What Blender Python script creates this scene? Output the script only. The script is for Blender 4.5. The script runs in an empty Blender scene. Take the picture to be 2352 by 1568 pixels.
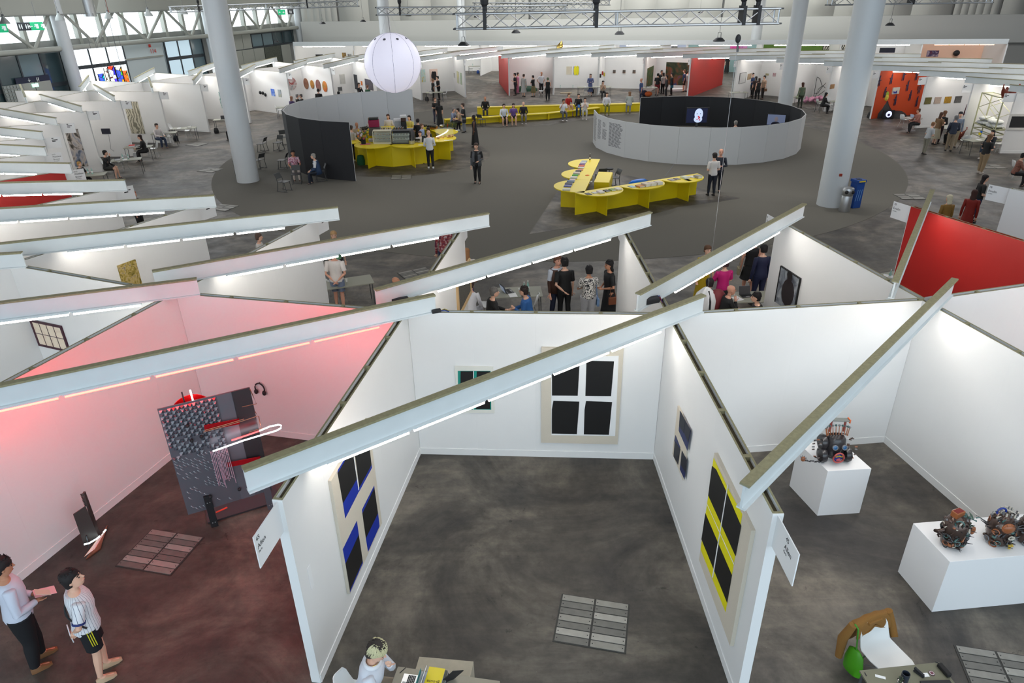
import bpy, bmesh, math, random
from mathutils import Vector, Matrix
rnd = random.Random(7)
sc = bpy.context.scene
COL = sc.collection
PI = math.pi
cos, sin = math.cos, math.sin
CAM_F, CAM_P, CAM_ROLL, CAM_H = 1579.3, 0.46910, -0.0178, 7.9328
_F = Vector((0, cos(CAM_P), -sin(CAM_P))); _U = Vector((0, sin(CAM_P), cos(CAM_P))); _R = Vector((1, 0, 0))
_R2 = _R * cos(CAM_ROLL) + _U * sin(CAM_ROLL); _U2 = _U * cos(CAM_ROLL) - _R * sin(CAM_ROLL)
cd = bpy.data.cameras.new('camera'); cam = bpy.data.objects.new('camera', cd); COL.objects.link(cam)
M3 = Matrix((_R2, _U2, -_F)).transposed()
cam.matrix_world = Matrix.Translation((0, 0, CAM_H)) @ M3.to_4x4()
cd.sensor_width = 36.0; cd.lens = CAM_F / 2352 * 36.0; cd.clip_start = 0.05; cd.clip_end = 400
sc.camera = cam
def G(px, py, h=0.0):
 """point of the horizontal plane z=h that was surveyed at pixel (px, py) of the 2352x1568 photograph"""
 d = _F + _R2 * ((px - 1176) / CAM_F) - _U2 * ((py - 784) / CAM_F)
 t = (h - CAM_H) / d.z
 return Vector((0, 0, CAM_H)) + d * t
def RAY(px, py, zc):
 return Vector((0, 0, CAM_H)) + (_F + _R2 * ((px - 1176) / CAM_F) - _U2 * ((py - 784) / CAM_F)) * zc
sc.view_settings.view_transform = 'Standard'
sc.view_settings.look = 'None'
sc.view_settings.gamma = 1.0
sc.view_settings.use_curve_mapping = False
sc.view_settings.exposure = 0.0
w = bpy.data.worlds.new('world'); sc.world = w; w.use_nodes = True
w.node_tree.nodes['Background'].inputs[0].default_value = (0.78, 0.9, 1.0, 1)
w.node_tree.nodes['Background'].inputs[1].default_value = 1.6
def area(name, loc, size, energy, color, direction, size_y=None):
 l = bpy.data.lights.new(name, 'AREA'); l.shape = 'RECTANGLE'; l.size = size; l.size_y = size_y or size
 l.energy = energy; l.color = color
 o = bpy.data.objects.new(name, l); COL.objects.link(o)
 o.location = loc; o.rotation_euler = Vector(direction).to_track_quat('-Z', 'Y').to_euler()
 return o
for i, (x, y, e) in enumerate([(-20, 20, 900), (8, 8, 900), (6, 38, 1100), (-22, 55, 2000), (34, 30, 1500), (10, 66, 2400), (40, 58, 2400)]):
 area('overhead_fill', (x, y, 13.2), 14, e, (0.97, 0.98, 1.0), (0, 0, -1))  # added soft fill lights under the closed ceiling, no roof openings above
area('curtain_fill', (8, 80, 13.0), 60, 5500, (0.97, 0.98, 0.94), (0, 0.75, -1), 5)  # added fill strip aimed at the far curtains to brighten them
area('left_window_daylight', (-34, 60, 9), 34, 2600, (0.85, 0.95, 1.0), (1, 0.1, -0.25), 4)
area('balcony_daylight', (0, -9, 8), 40, 1700, (0.62, 0.84, 1.0), (0, 1, -0.22), 10)
MATS = {}
def mat(name, color, rough=0.6, metal=0.0, emit=0.0, ecol=None, alpha=None, noise=0.0, nscale=20.0, bump=0.0, spec=None, trans=0.0):
 if name in MATS: return MATS[name]
 m = bpy.data.materials.new(name); m.use_nodes = True
 nt = m.node_tree; b = nt.nodes['Principled BSDF']
 c = tuple(color) + (1,)
 b.inputs['Base Color'].default_value = c; b.inputs['Roughness'].default_value = rough; b.inputs['Metallic'].default_value = metal
 if spec is not None: b.inputs['Specular IOR Level'].default_value = spec
 if trans: b.inputs['Transmission Weight'].default_value = trans
 if alpha is not None: b.inputs['Alpha'].default_value = alpha
 if emit:
  b.inputs['Emission Color'].default_value = tuple(ecol or color) + (1,); b.inputs['Emission Strength'].default_value = emit
 if noise or bump:
  tc = nt.nodes.new('ShaderNodeTexCoord'); nz = nt.nodes.new('ShaderNodeTexNoise')
  nz.inputs['Scale'].default_value = nscale; nz.inputs['Detail'].default_value = 4
  nt.links.new(tc.outputs['Object'], nz.inputs['Vector'])
  if noise:
   mx = nt.nodes.new('ShaderNodeMix'); mx.data_type = 'RGBA'
   mx.inputs[6].default_value = tuple(max(0, v * (1 - noise)) for v in color) + (1,)
   mx.inputs[7].default_value = tuple(min(1, v * (1 + noise)) for v in color) + (1,)
   nt.links.new(nz.outputs['Fac'], mx.inputs[0]); nt.links.new(mx.outputs[2], b.inputs['Base Color'])
  if bump:
   bp = nt.nodes.new('ShaderNodeBump'); bp.inputs['Strength'].default_value = bump; bp.inputs['Distance'].default_value = 0.01
   nt.links.new(nz.outputs['Fac'], bp.inputs['Height']); nt.links.new(bp.outputs['Normal'], b.inputs['Normal'])
 MATS[name] = m
 return m
def C255(r, g, b):
 f = lambda v: (v / 255 / 12.92) if v / 255 <= 0.04045 else (((v / 255) + 0.055) / 1.055) ** 2.4
 return (f(r), f(g), f(b))
def cm(r, g, b, rough=0.7, **k):
 return mat('paint_%d_%d_%d_%d%s' % (r, g, b, int(rough * 100), ''.join(sorted('_%s%s' % (a, str(v)[:5]) for a, v in k.items()))), C255(r, g, b), rough, **k)
WALL = mat('white_wall_paint', (0.80, 0.795, 0.785), 0.55, noise=0.012, nscale=3.0)
WALLG = mat('grey_wall_paint', (0.42, 0.43, 0.45), 0.6)
RED = mat('red_wall_paint', (0.43, 0.013, 0.010), 0.55, noise=0.04, nscale=1.2)
ORANGE = mat('orange_red_wall', (0.55, 0.06, 0.01), 0.6)
BEAMW = mat('beam_white_paint', (0.66, 0.70, 0.71), 0.5, noise=0.05, nscale=4.0)
OLIVE = mat('raw_chipboard_edge', (0.27, 0.245, 0.14), 0.8, noise=0.35, nscale=22.0)
DARKG = mat('wall_cavity_dark', (0.06, 0.045, 0.02), 0.9)
LED = mat('led_tube_white', (1, 1, 1), 0.5, emit=42.0, ecol=(1.0, 0.93, 0.85))
LEDR = mat('led_tube_red', (1, .5, .4), 0.5, emit=55.0, ecol=(1.0, 0.009, 0.005))
LEDO = mat('led_tube_orange', (1, .6, .4), 0.5, emit=12.0, ecol=(1.0, 0.42, 0.16))
YEL = mat('yellow_laminate', (0.80, 0.62, 0.006), 0.38)
WHITEP = mat('white_plastic', (0.78, 0.79, 0.78), 0.35)
BLACK = mat('black_matt', (0.012, 0.012, 0.014), 0.6)
DGREY = mat('dark_grey_metal', (0.09, 0.095, 0.10), 0.45, 0.3)
CHROME = mat('brushed_metal', (0.5, 0.51, 0.52), 0.32, 0.9)
ALU = mat('aluminium_tube', (0.52, 0.54, 0.56), 0.34, 0.85)
COLW = mat('column_paint', (0.62, 0.65, 0.67), 0.42, noise=0.03, nscale=1.5)
PAPER = mat('white_paper', (0.82, 0.82, 0.82), 0.8)
TBL = mat('grey_green_tabletop', (0.17, 0.165, 0.11), 0.5)
class MB:
 def __init__(s): s.v = []; s.f = []; s.m = []
 def add(s, vs, fs, mi=0):
  n = len(s.v); s.v += [Vector(a) for a in vs]; s.f += [tuple(i + n for i in f) for f in fs]; s.m += [mi] * len(fs); return s
 def box(s, c, d, rz=0.0, mi=0, M=None):
  hx, hy, hz = d[0] / 2, d[1] / 2, d[2] / 2
  R = Matrix.Rotation(rz, 3, 'Z') if M is None else M
  vs = [Vector(c) + R @ Vector((x * hx, y * hy, z * hz)) for z in (-1, 1) for y in (-1, 1) for x in (-1, 1)]
  return s.add(vs, [(0, 2, 3, 1), (4, 5, 7, 6), (0, 1, 5, 4), (2, 6, 7, 3), (0, 4, 6, 2), (1, 3, 7, 5)], mi)
 def box2(s, lo, hi, mi=0):
  return s.box([(a + b) / 2 for a, b in zip(lo, hi)], [b - a for a, b in zip(lo, hi)], 0, mi)
 def prism(s, poly, z0, z1, mi=0, mtop=None):
  n = len(poly); vs = [(p[0], p[1], z0) for p in poly] + [(p[0], p[1], z1) for p in poly]
  s.add(vs, [tuple(range(n - 1, -1, -1))] + [(i, (i + 1) % n, n + (i + 1) % n, n + i) for i in range(n)], mi)
  s.f.append(tuple(len(s.v) - n + i for i in range(n))); s.m.append(mi if mtop is None else mtop); return s
 def quad(s, a, b, c, d, mi=0): return s.add([a, b, c, d], [(0, 1, 2, 3)], mi)
 def tube(s, pts, r, n=8, mi=0, caps=True):
  pts = [Vector(p) for p in pts]
  rs = r if isinstance(r, (list, tuple)) else [r] * len(pts)
  rings = []
  up = Vector((0, 0, 1))
  for i, p in enumerate(pts):
   t = (pts[min(i + 1, len(pts) - 1)] - pts[max(i - 1, 0)])
   t = t.normalized() if t.length > 1e-9 else Vector((0, 0, 1))
   a = up if abs(t.z) < 0.95 else Vector((1, 0, 0))
   x = t.cross(a).normalized(); y = x.cross(t)
   rings.append([p + (x * cos(2 * PI * k / n) + y * sin(2 * PI * k / n)) * rs[i] for k in range(n)])
  return s.rings(rings, mi, caps)
 def rings(s, rings, mi=0, caps=True, closed=False):
  n = len(rings[0]); vs = [v for r in rings for v in r]; fs = []
  for i in range(len(rings) - (0 if closed else 1)):
   j = (i + 1) % len(rings)
   for k in range(n): fs.append((i * n + k, i * n + (k + 1) % n, j * n + (k + 1) % n, j * n + k))
  if caps and not closed: fs += [tuple(range(n - 1, -1, -1)), tuple((len(rings) - 1) * n + k for k in range(n))]
  return s.add(vs, fs, mi)
 def lathe(s, prof, c=(0, 0, 0), n=16, mi=0, caps=True, a0=0.0):
  return s.rings([[Vector((c[0] + r * cos(a0 + 2 * PI * k / n), c[1] + r * sin(a0 + 2 * PI * k / n), c[2] + z)) for k in range(n)] for r, z in prof], mi, caps)
 def sphere(s, c, r, n=12, m=8, mi=0, M=None):
  r3 = r if isinstance(r, (list, tuple)) else (r, r, r)
  R = M or Matrix.Identity(3); rg = []
  for i in range(1, m):
   a = PI * i / m
   rg.append([Vector(c) + R @ Vector((r3[0] * sin(a) * cos(2 * PI * k / n), r3[1] * sin(a) * sin(2 * PI * k / n), -r3[2] * cos(a))) for k in range(n)])
  n0 = len(s.v); s.rings(rg, mi, False)
  b = Vector(c) + R @ Vector((0, 0, -r3[2])); t = Vector(c) + R @ Vector((0, 0, r3[2]))
  s.v += [b, t]; ib, it = len(s.v) - 2, len(s.v) - 1
  for k in range(n):
   s.f.append((ib, n0 + (k + 1) % n, n0 + k)); s.m.append(mi)
   o = n0 + (m - 2) * n; s.f.append((it, o + k, o + (k + 1) % n)); s.m.append(mi)
  return s
 def mesh(s, name, mats, origin=(0, 0, 0), smooth=False):
  me = bpy.data.meshes.new(name); o = Vector(origin)
  me.from_pydata([tuple(v - o) for v in s.v], [], s.f)
  for m in (mats if isinstance(mats, (list, tuple)) else [mats]): me.materials.append(m)
  if len(me.materials) > 1: me.polygons.foreach_set('material_index', s.m)
  if smooth:
   me.polygons.foreach_set('use_smooth', [True] * len(me.polygons))
   try: me.set_sharp_from_angle(angle=math.radians(smooth if not isinstance(smooth, bool) else 50))
   except Exception: pass
  me.update()
  return me
 def build(s, name, mats, parent=None, smooth=False, bevel=0, origin=None):
  """world-space geometry; the object's origin is its parent's (a part) or `origin`"""
  o0 = Vector(parent.location) if parent is not None and parent.get('_t') else Vector(origin or (0, 0, 0))
  if parent is not None and not parent.get('_t'): o0 = Vector(parent.get('_o', (0, 0, 0)))
  me = s.mesh(name, mats, o0, smooth)
  o = bpy.data.objects.new(name, me); COL.objects.link(o)
  if parent is not None: o.parent = parent; o['_o'] = list(o0)
  else: o.location = o0; o['_o'] = list(o0)
  if bevel:
   b = o.modifiers.new('bevel', 'BEVEL'); b.width = bevel; b.segments = 2; b.limit_method = 'ANGLE'
  return o
def tag(o, label=None, cat=None, group=None, kind=None):
 if label: o['label'] = label
 if cat: o['category'] = cat
 if group: o['group'] = group
 if kind: o['kind'] = kind
 return o
def thing(name, loc, label=None, cat=None, group=None, rz=0.0, kind=None):
 o = bpy.data.objects.new(name, None); o.empty_display_size = 0.2; COL.objects.link(o)
 o.location = Vector(loc); o['_t'] = 1
 if rz: o.rotation_euler = (0, 0, rz)
 return tag(o, label, cat, group, kind)
_KIDS = {}
def kids(o): return [c for c in o.children]
def dup(root, loc, rz=0.0, label=None, cat=None, group=None, scale=None):
 """a copy of a thing with copies of its parts and sub-parts (shared meshes)"""
 r = root.copy(); COL.objects.link(r); r.location = Vector(loc); r.rotation_euler = (0, 0, rz)
 if scale: r.scale = scale
 if label: r['label'] = label
 if cat: r['category'] = cat
 if group: r['group'] = group
 if root not in _KIDS: _KIDS[root] = [(c, list(c.children)) for c in root.children]
 for ch, sub in _KIDS[root]:
  c = ch.copy(); COL.objects.link(c); c.parent = r
  for g in sub:
   d = g.copy(); COL.objects.link(d); d.parent = c
 return r
_PROTO = {}
def proto(key, maker, loc, rz=0.0, label=None, cat=None, group=None):
 """first use builds the thing (at the origin, unrotated) and moves it; later uses copy it"""
 if key not in _PROTO:
  r = maker(); r.location = Vector(loc); r.rotation_euler = (0, 0, rz); _PROTO[key] = r
  tag(r, label, cat, group); return r
 r = dup(_PROTO[key], loc, rz, label, cat)
 if group: r['group'] = group
 elif 'group' in r: del r['group']
 return r
TH0 = math.radians(-87.71); ST = 2 * PI / 39; CC = Vector((2.3483, 39.1369, 0))
def th(k): return TH0 - k * ST
def PP(r, k, z=0.0): a = th(k); return Vector((CC.x + r * cos(a), CC.y + r * sin(a), z))
def floor_material():
 m = bpy.data.materials.new('worn_concrete'); m.use_nodes = True; nt = m.node_tree; b = nt.nodes['Principled BSDF']; L = nt.links
 N = lambda t: nt.nodes.new(t)
 tc = N('ShaderNodeTexCoord')
 def noise(scale, detail=5, rough=0.6, dist=0.0, vec=None):
  n = N('ShaderNodeTexNoise'); n.inputs['Scale'].default_value = scale; n.inputs['Detail'].default_value = detail
  n.inputs['Roughness'].default_value = rough; n.inputs['Distortion'].default_value = dist
  L.new(vec or tc.outputs['Object'], n.inputs['Vector']); return n.outputs['Fac']
 def ramp(src, stops):
  r = N('ShaderNodeValToRGB'); e = r.color_ramp.elements
  e[0].position, e[0].color = stops[0][0], tuple(stops[0][1]) + (1,)
  e[1].position, e[1].color = stops[-1][0], tuple(stops[-1][1]) + (1,)
  for p, c in stops[1:-1]: x = e.new(p); x.color = tuple(c) + (1,)
  L.new(src, r.inputs[0]); return r.outputs[0]
 def mix(f, a, bb, mode='MIX'):
  x = N('ShaderNodeMix'); x.data_type = 'RGBA'; x.blend_type = mode
  for i, s in ((0, f), (6, a), (7, bb)):
   if isinstance(s, (int, float)): x.inputs[i].default_value = s
   elif isinstance(s, tuple): x.inputs[i].default_value = s + (1,)
   else: L.new(s, x.inputs[i])
  return x.outputs[2]
 base = ramp(noise(0.42, 8, 0.66, 0.8), [(0.36, (0.030, 0.026, 0.0235)), (0.5, (0.066, 0.057, 0.047)), (0.62, (0.135, 0.116, 0.094))])
 mid = ramp(noise(3.2, 6, 0.7), [(0.3, (0.62, 0.62, 0.62)), (0.7, (1.3, 1.3, 1.3))])
 c = mix(1.0, base, mid, 'MULTIPLY')
 mp = N('ShaderNodeMapping'); mp.inputs['Rotation'].default_value = (0, 0, math.radians(-62)); mp.inputs['Scale'].default_value = (0.22, 2.4, 1)
 L.new(tc.outputs['Object'], mp.inputs['Vector'])
 st = ramp(noise(1.3, 6, 0.65, 0.3, mp.outputs[0]), [(0.46, (0, 0, 0)), (0.72, (1, 1, 1))])
 c = mix(st, c, mix(1.0, c, (1.45, 1.42, 1.36), 'MULTIPLY'))
 sp = ramp(noise(1.7, 9, 0.78, 1.6), [(0.625, (0, 0, 0)), (0.65, (1, 1, 1))])
 c = mix(sp, c, mix(1.0, c, (0.45, 0.44, 0.44), 'MULTIPLY'))
 sp2 = ramp(noise(16, 3, 0.6, 0.0), [(0.70, (0, 0, 0)), (0.74, (1, 1, 1))])
 c = mix(sp2, c, mix(1.0, c, (0.5, 0.5, 0.5), 'MULTIPLY'))
 fl = ramp(noise(60, 2, 0.5), [(0.765, (0, 0, 0)), (0.80, (1, 1, 1))])
 c = mix(fl, c, (0.30, 0.29, 0.26))
 mp2 = N('ShaderNodeMapping'); mp2.inputs['Rotation'].default_value = (0, 0, 0.7); mp2.inputs['Scale'].default_value = (0.7, 45, 1)
 L.new(tc.outputs['Object'], mp2.inputs['Vector'])
 sc1 = ramp(noise(1.1, 3, 0.5, 0.2, mp2.outputs[0]), [(0.72, (0, 0, 0)), (0.78, (1, 1, 1))])
 c = mix(sc1, c, mix(1.0, c, (1.9, 1.9, 1.85), 'MULTIPLY'))
 L.new(c, b.inputs['Base Color'])
 rr = ramp(noise(1.5, 4), [(0.3, (0.42,) * 3), (0.7, (0.62,) * 3)]); L.new(rr, b.inputs['Roughness'])
 bp = N('ShaderNodeBump'); bp.inputs['Strength'].default_value = 0.15; bp.inputs['Distance'].default_value = 0.01
 L.new(noise(40, 4), bp.inputs['Height']); L.new(bp.outputs[0], b.inputs['Normal'])
 return m
FLOORM = floor_material()
fl = MB().box2((-75, -14, -0.2), (75, 125, 0)).build('floor', FLOORM); tag(fl, 'dark stained concrete hall floor', kind='structure')
CARPET = mat('grey_carpet', (0.128, 0.120, 0.102), 0.95, noise=0.12, nscale=60.0)
cc = MB().prism([(CC.x + 17.75 * cos(a), CC.y + 17.75 * sin(a)) for a in [2 * PI * i / 120 for i in range(120)]], 0.0, 0.006)
tag(cc.build('floor_carpet', CARPET), 'round mid grey carpet of the central plaza', kind='structure')
CONC2 = FLOORM
def cutout(poly, z=0.0075):
 tag(MB().prism(poly, 0.006, z + 0.0015).build('floor_bare_patch', CONC2), 'bare concrete patch left in the plaza carpet', kind='structure')
BAR = Vector((-6.02, 38.45, 0))
cutout([(BAR.x + 0.2 + 4.8 * cos(a), BAR.y + 4.8 * sin(a)) for a in [2 * PI * i / 60 for i in range(60)]])
cutout([tuple(G(*p).xy) for p in ((1216, 538), (1270, 455), (1300, 415), (1375, 388), (1480, 412), (1600, 430), (1640, 445), (1700, 455), (1655, 463), (1560, 475), (1500, 492), (1390, 510))])
cutout([tuple(G(*p).xy) for p in ((1040, 292), (1150, 293), (1260, 288), (1390, 266), (1475, 260), (1475, 248), (1097, 256), (1030, 270))])
a_, b_ = G(1548, 378), G(1528, 405)
tag(MB().tube([(a_.x, a_.y, 0.008), (b_.x, b_.y, 0.008)], 0.02, 4).build('trim_1', cm(120, 122, 122)), 'pale cable strip crossing the carpet', kind='structure')
# ---- outer walls of the hall
def dirv(a): return Vector((cos(a), sin(a), 0))
ang = math.atan2(-0.217, 1)
far0 = Vector((-26.5, 96.8, 0)); ax = dirv(ang)
def farp(t, off=0.0, z=0.0):
 n = Vector((ax.y, -ax.x, 0)); p = far0 + ax * t + n * off; return Vector((p.x, p.y, z))
CURT = mat('white_blackout_curtain', (0.60, 0.60, 0.56), 0.8, noise=0.03, nscale=0.4)
def wall_slab(name, p, q, z0, z1, m, t=0.3, label=None):
 d = (q - p).normalized(); n = Vector((-d.y, d.x, 0)) * t
 return tag(MB().prism([p.xy, q.xy, (q + n).xy, (p + n).xy], z0, z1).build(name, m), label, kind='structure')
wall_slab('wall_back', farp(-2, 0), farp(96, 0), 0, 13.5, mat('far_wall_grey', (0.42, 0.42, 0.40), 0.8), label='far hall wall behind the curtains')
seams = [5.7, 30, 52, 75.5, 80, 94]
for i in range(len(seams)):
 a0 = ([0.6] + seams)[i]; a1 = seams[i]
 mb = MB(); n = 6; top = []; bot = []
 for k in range(n + 1):
  t = a0 + 0.12 + (a1 - a0 - 0.24) * k / n; off = 0.46
  bot.append(farp(t, off, 2.6)); top.append(farp(t + 0.15, off * 0.9, 13.4))
 for k in range(n): mb.quad(bot[k], bot[k + 1], top[k + 1], top[k])
 o = mb.build('trim_curtain', CURT, smooth=True); s = o.modifiers.new('solid', 'SOLIDIFY'); s.thickness = 0.02
 tag(o, 'tall white curtain panel covering the far hall wall', kind='structure')
mb = MB().prism([farp(0.6, .62).xy, farp(94, .62).xy, farp(94, .5).xy, farp(0.6, .5).xy], 2.4, 5.1)
tag(mb.build('trim_curtain_hem', mat('curtain_lower', (0.57, 0.575, 0.55), 0.8)), 'doubled lower strip of the far curtains', kind='structure')
wall_slab('wall_right', farp(96, -0.3), Vector((64, -14, 0)), 0, 13.5, mat('hall_grey', (0.35, 0.36, 0.36), 0.8), label='right side wall of the hall')
def VP(px, py, A, B, off=0.0):
 """point on the vertical plane through A and B (shifted off metres to the left of A->B) seen at a surveyed pixel"""
 A = Vector((A[0], A[1], 0)); B = Vector((B[0], B[1], 0)); d = (B - A).normalized(); n = Vector((-d.y, d.x, 0))
 A = A + n * off
 o = Vector((0, 0, CAM_H)); r = RAY(px, py, 1.0) - o
 t = (A - o).dot(n) / r.dot(n)
 return o + r * t
# ---- left glazed wall: columns L0..L3, lattice girder, windows, doors
L3 = Vector((-26.5, 97.0, 0)); L2 = Vector((-31.0, 79.0, 0)); L1 = Vector((-36.6, 62.2, 0)); L0 = L1 + (L1 - L2); LM = L0 + (L1 - L2) * 2.2
ld = (L2 - L1).normalized(); ln = Vector((-ld.y, ld.x, 0))
def column(p, r, ztop, name='column'):
 return MB().lathe([(r, 0), (r, ztop)], p, 40).build(name, COLW, smooth=True, origin=p)
for i, p in enumerate((L0, L1, L2, L3)):
 tag(column(p, 0.52, 13), 'round pale column of the glazed left wall, %s' % ('outside the left edge', 'the one beside the stained glass panels', 'half hidden behind the big left plaza column', 'at the corner with the white curtains')[i], 'column')
HG = mat('hall_steel_grey', (0.40, 0.41, 0.37), 0.6, noise=0.03, nscale=1.0)
HG2 = mat('hall_steel_dark', (0.30, 0.31, 0.29), 0.6)  # darker grey for window sill, glass block base and pipe run
FRAME = mat('dark_window_frame', (0.055, 0.065, 0.075), 0.4, 0.3)
GLOW = mat('daylit_glazing', (0.9, 0.95, 1.0), 0.3, emit=2.2, ecol=(0.86, 0.95, 1.0))
GLOW2 = mat('daylit_glazing_soft', (0.5, 0.6, 0.65), 0.3, emit=0.55, ecol=(0.62, 0.84, 0.98))
TEAL = mat('teal_glass', (0.045, 0.075, 0.085), 0.08, spec=0.8)
TEAL2 = mat('blue_grey_glass', (0.16, 0.23, 0.26), 0.15, spec=0.6)
for a, b in ((LM, L0), (L0, L1), (L1, L2), (L2, L3)):
 d = (b - a).normalized(); n = Vector((-d.y, d.x, 0)); R = math.atan2(d.y, d.x)
 nb = 1 if a is not LM else 2
 ch = thing('lattice_girder', (a + b) / 2 + Vector((0, 0, 4.4)), 'white steel girder with V struts above the %s doors of the left wall' % {0: 'offscreen', 1: 'dark glass', 2: 'white numbered', 3: 'far grey'}[[LM, L0, L1, L2].index(a)], 'girder')
 MB().tube([a + d * .53 + Vector((0, 0, 4.42)), b - d * .53 + Vector((0, 0, 4.42))], 0.2, 12).build('bottom_chord', HG, ch, smooth=True)
 tag(MB().box((a + b) / 2 + Vector((0, 0, 8.6)), ((b - a).length, 0.9, 3.4), R).build('trim_box_beam', HG), 'deep grey box beam over the left windows', kind='structure')
 L = (b - a).length; nv = 3 * nb
 for i in range(nv):
  m = a + d * (L * (i + 0.52) / nv); l = a + d * max(.75, L * (i + 0.04) / nv); r = a + d * min(L - .75, L * (i + 0.97) / nv)
  for q in (l, r):
   MB().tube([q + Vector((0, 0, 6.95)), m + Vector((0, 0, 4.5))], 0.13, 8).build('strut', HG, ch, smooth=True)
 c = thing('window_%d' % (1 + [LM, L0, L1, L2].index(a)), (a + b) / 2 + n * 1.2, 'bright clerestory window band in the left wall', kind='structure')
 o = n * 1.3
 npn = 7 * nb
 skip = (0, 1) if a is L2 else ()
 for i in range(npn):
  p = a + o + d * (L * (i + 0.06) / npn); q = a + o + d * (L * (i + 0.94) / npn)
  if i in skip: MB().prism([p.xy, q.xy, (q + n * .1).xy, (p + n * .1).xy], 4.2, 7.4).build('panel', HG, c); continue
  MB().quad(p + Vector((0, 0, 5.0)), q + Vector((0, 0, 5.0)), q + Vector((0, 0, 7.4)), p + Vector((0, 0, 7.4))).build('pane', GLOW, c)
 for i in range(npn + 1):
  MB().box(a + n * 1.05 + d * (L * i / npn) + Vector((0, 0, 5.9)), (0.3, 0.4, 3.2), R).build('mullion', HG, c)
 MB().box((a + b) / 2 + n * 1.1 + Vector((0, 0, 4.65)), (L, 0.35, 0.75), R).build('sill', HG2, c)
tag(MB().prism([(LM + ln * 2.0).xy, (L3 + ln * 2.0).xy, (L3 + ln * 2.3).xy, (LM + ln * 2.3).xy], 0, 13.5).build('wall_left', mat('left_wall_grey', (0.30, 0.31, 0.30), 0.8)), 'solid part of the left hall wall', kind='structure')
tag(MB().box(((L0 + L3) / 2 + ln * 0.6 + Vector((0, 0, 9.4))), ((L0 - LM).length * 4.5, 3.2, 5.0), math.atan2(ld.y, ld.x)).build('ceiling_edge_beam', HG2), 'deep grey edge beam above the left windows', kind='structure') if False else None
WO = 0.9
def wq(px, py, a, b, off=WO): return VP(px, py, a, b, off)
def wall_rect(name, x0, x1, z0, z1, a, b, m, parent, t=0.06, off=WO):
 """vertical rectangle between two surveyed columns x0, x1 (pixels measured at y about 150)"""
 p = wq(x0[0], x0[1], a, b, off); q = wq(x1[0], x1[1], a, b, off); d = (q - p); d.z = 0; d.normalize(); n = Vector((-d.y, d.x, 0)) * t
 return MB().prism([p.xy, q.xy, (q + n).xy, (p + n).xy], z0, z1).build(name, m, parent), p, q
def glazing(name, label, x0, x1, cols, rows, a, b, panemat, parent_kind='structure'):
 p = wq(x0[0], x0[1], a, b); q = wq(x1[0], x1[1], a, b); d = q - p; d.z = 0; L = d.length; d.normalize(); R = math.atan2(d.y, d.x)
 t = thing(name, (p.x, p.y, 0), label, kind='structure')
 p = Vector((p.x, p.y, 0))
 for i in range(cols):
  for j in range(len(rows) - 1):
   c = p + d * (L * (i + .5) / cols); m = panemat[(i + j * 3) % len(panemat)]
   MB().box(c + Vector((0, 0, (rows[j] + rows[j + 1]) / 2)), (L / cols - 0.16, 0.03, rows[j + 1] - rows[j] - 0.16), R).build('pane', m, t)
 for i in range(cols + 1):
  MB().box(p + d * (L * i / cols) + Vector((0, 0, (rows[0] + rows[-1]) / 2)), (0.13, 0.14, rows[-1] - rows[0]), R).build('mullion', FRAME, t)
 for j in range(len(rows)):
  MB().box(p + d * (L / 2) + Vector((0, 0, rows[j])), (L, 0.16, 0.3 if j == 1 else 0.13), R).build('transom', FRAME, t)
 return t
glazing('window_5', 'dark teal glass screen left of the first wall column', (-130, 170), (146, 150), 5, (0.0, 1.7, 4.2), L0, L1, (TEAL2, TEAL, TEAL2, TEAL2, TEAL, TEAL))
glazing('window_6', 'bright glass screen behind the stained glass panels', (167, 150), (291, 150), 3, (0.0, 2.75, 4.25), L1, L2, (GLOW, GLOW, GLOW))
glazing('window_7', 'blue glass screen right of the white door numbered 114', (383, 130), (470, 130), 3, (0.0, 2.6, 4.25), L1, L2, (GLOW2, GLOW2, TEAL2))
glazing('window_8', 'dark green glass band above the far grey doors', (577, 90), (690, 75), 5, (2.7, 4.2), L2, L3, (TEAL2, TEAL2, TEAL, TEAL, TEAL))
d1 = thing('door_1', (wq(340, 150, L1, L2).x, wq(340, 150, L1, L2).y, 0), 'tall white hall door numbered 114', kind='structure')
DW = mat('door_pale_blue_white', (0.62, 0.70, 0.72), 0.5)
wall_rect('door_leaf', (290, 150), (382, 150), 0, 2.95, L1, L2, DW, d1); wall_rect('door_lintel', (290, 150), (382, 150), 3.0, 4.3, L1, L2, DW, d1)
wall_rect('rail', (290, 150), (378, 150), 2.93, 3.05, L1, L2, HG, d1, -0.15)
def wtext(body, pos, d, size, m, parent=None, name='lettering', n_off=0.04, extr=0.002, align='CENTER', up=Vector((0, 0, 1))):
 """flat lettering facing the side n = d x up of a vertical surface; d = reading direction"""
 cu = bpy.data.curves.new(name, 'FONT'); cu.body = body; cu.size = size; cu.align_x = align; cu.align_y = 'CENTER'; cu.extrude = extr
 o = bpy.data.objects.new(name, cu); COL.objects.link(o); cu.materials.append(m)
 d = d.normalized(); n = d.cross(up).normalized(); u = n.cross(d)
 Mw = Matrix((d, u, n)).transposed().to_4x4(); Mw.translation = Vector(pos) + n * n_off
 if parent is not None:
  o.parent = parent; Mw.translation -= Vector(parent.location)
 o.matrix_basis = Mw
 me = bpy.data.meshes.new_from_object(o); o2 = bpy.data.objects.new(name, me); COL.objects.link(o2)
 if not me.materials: me.materials.append(m)
 o2.parent = parent; o2.matrix_basis = Mw; bpy.data.objects.remove(o)
 return o2
p = wq(350, 118, L1, L2)
wtext('114', (p.x, p.y, 3.45), ld, 0.55, mat('signal_red_print', (0.7, 0.05, 0.03), 0.6), d1, n_off=0.1)
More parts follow.
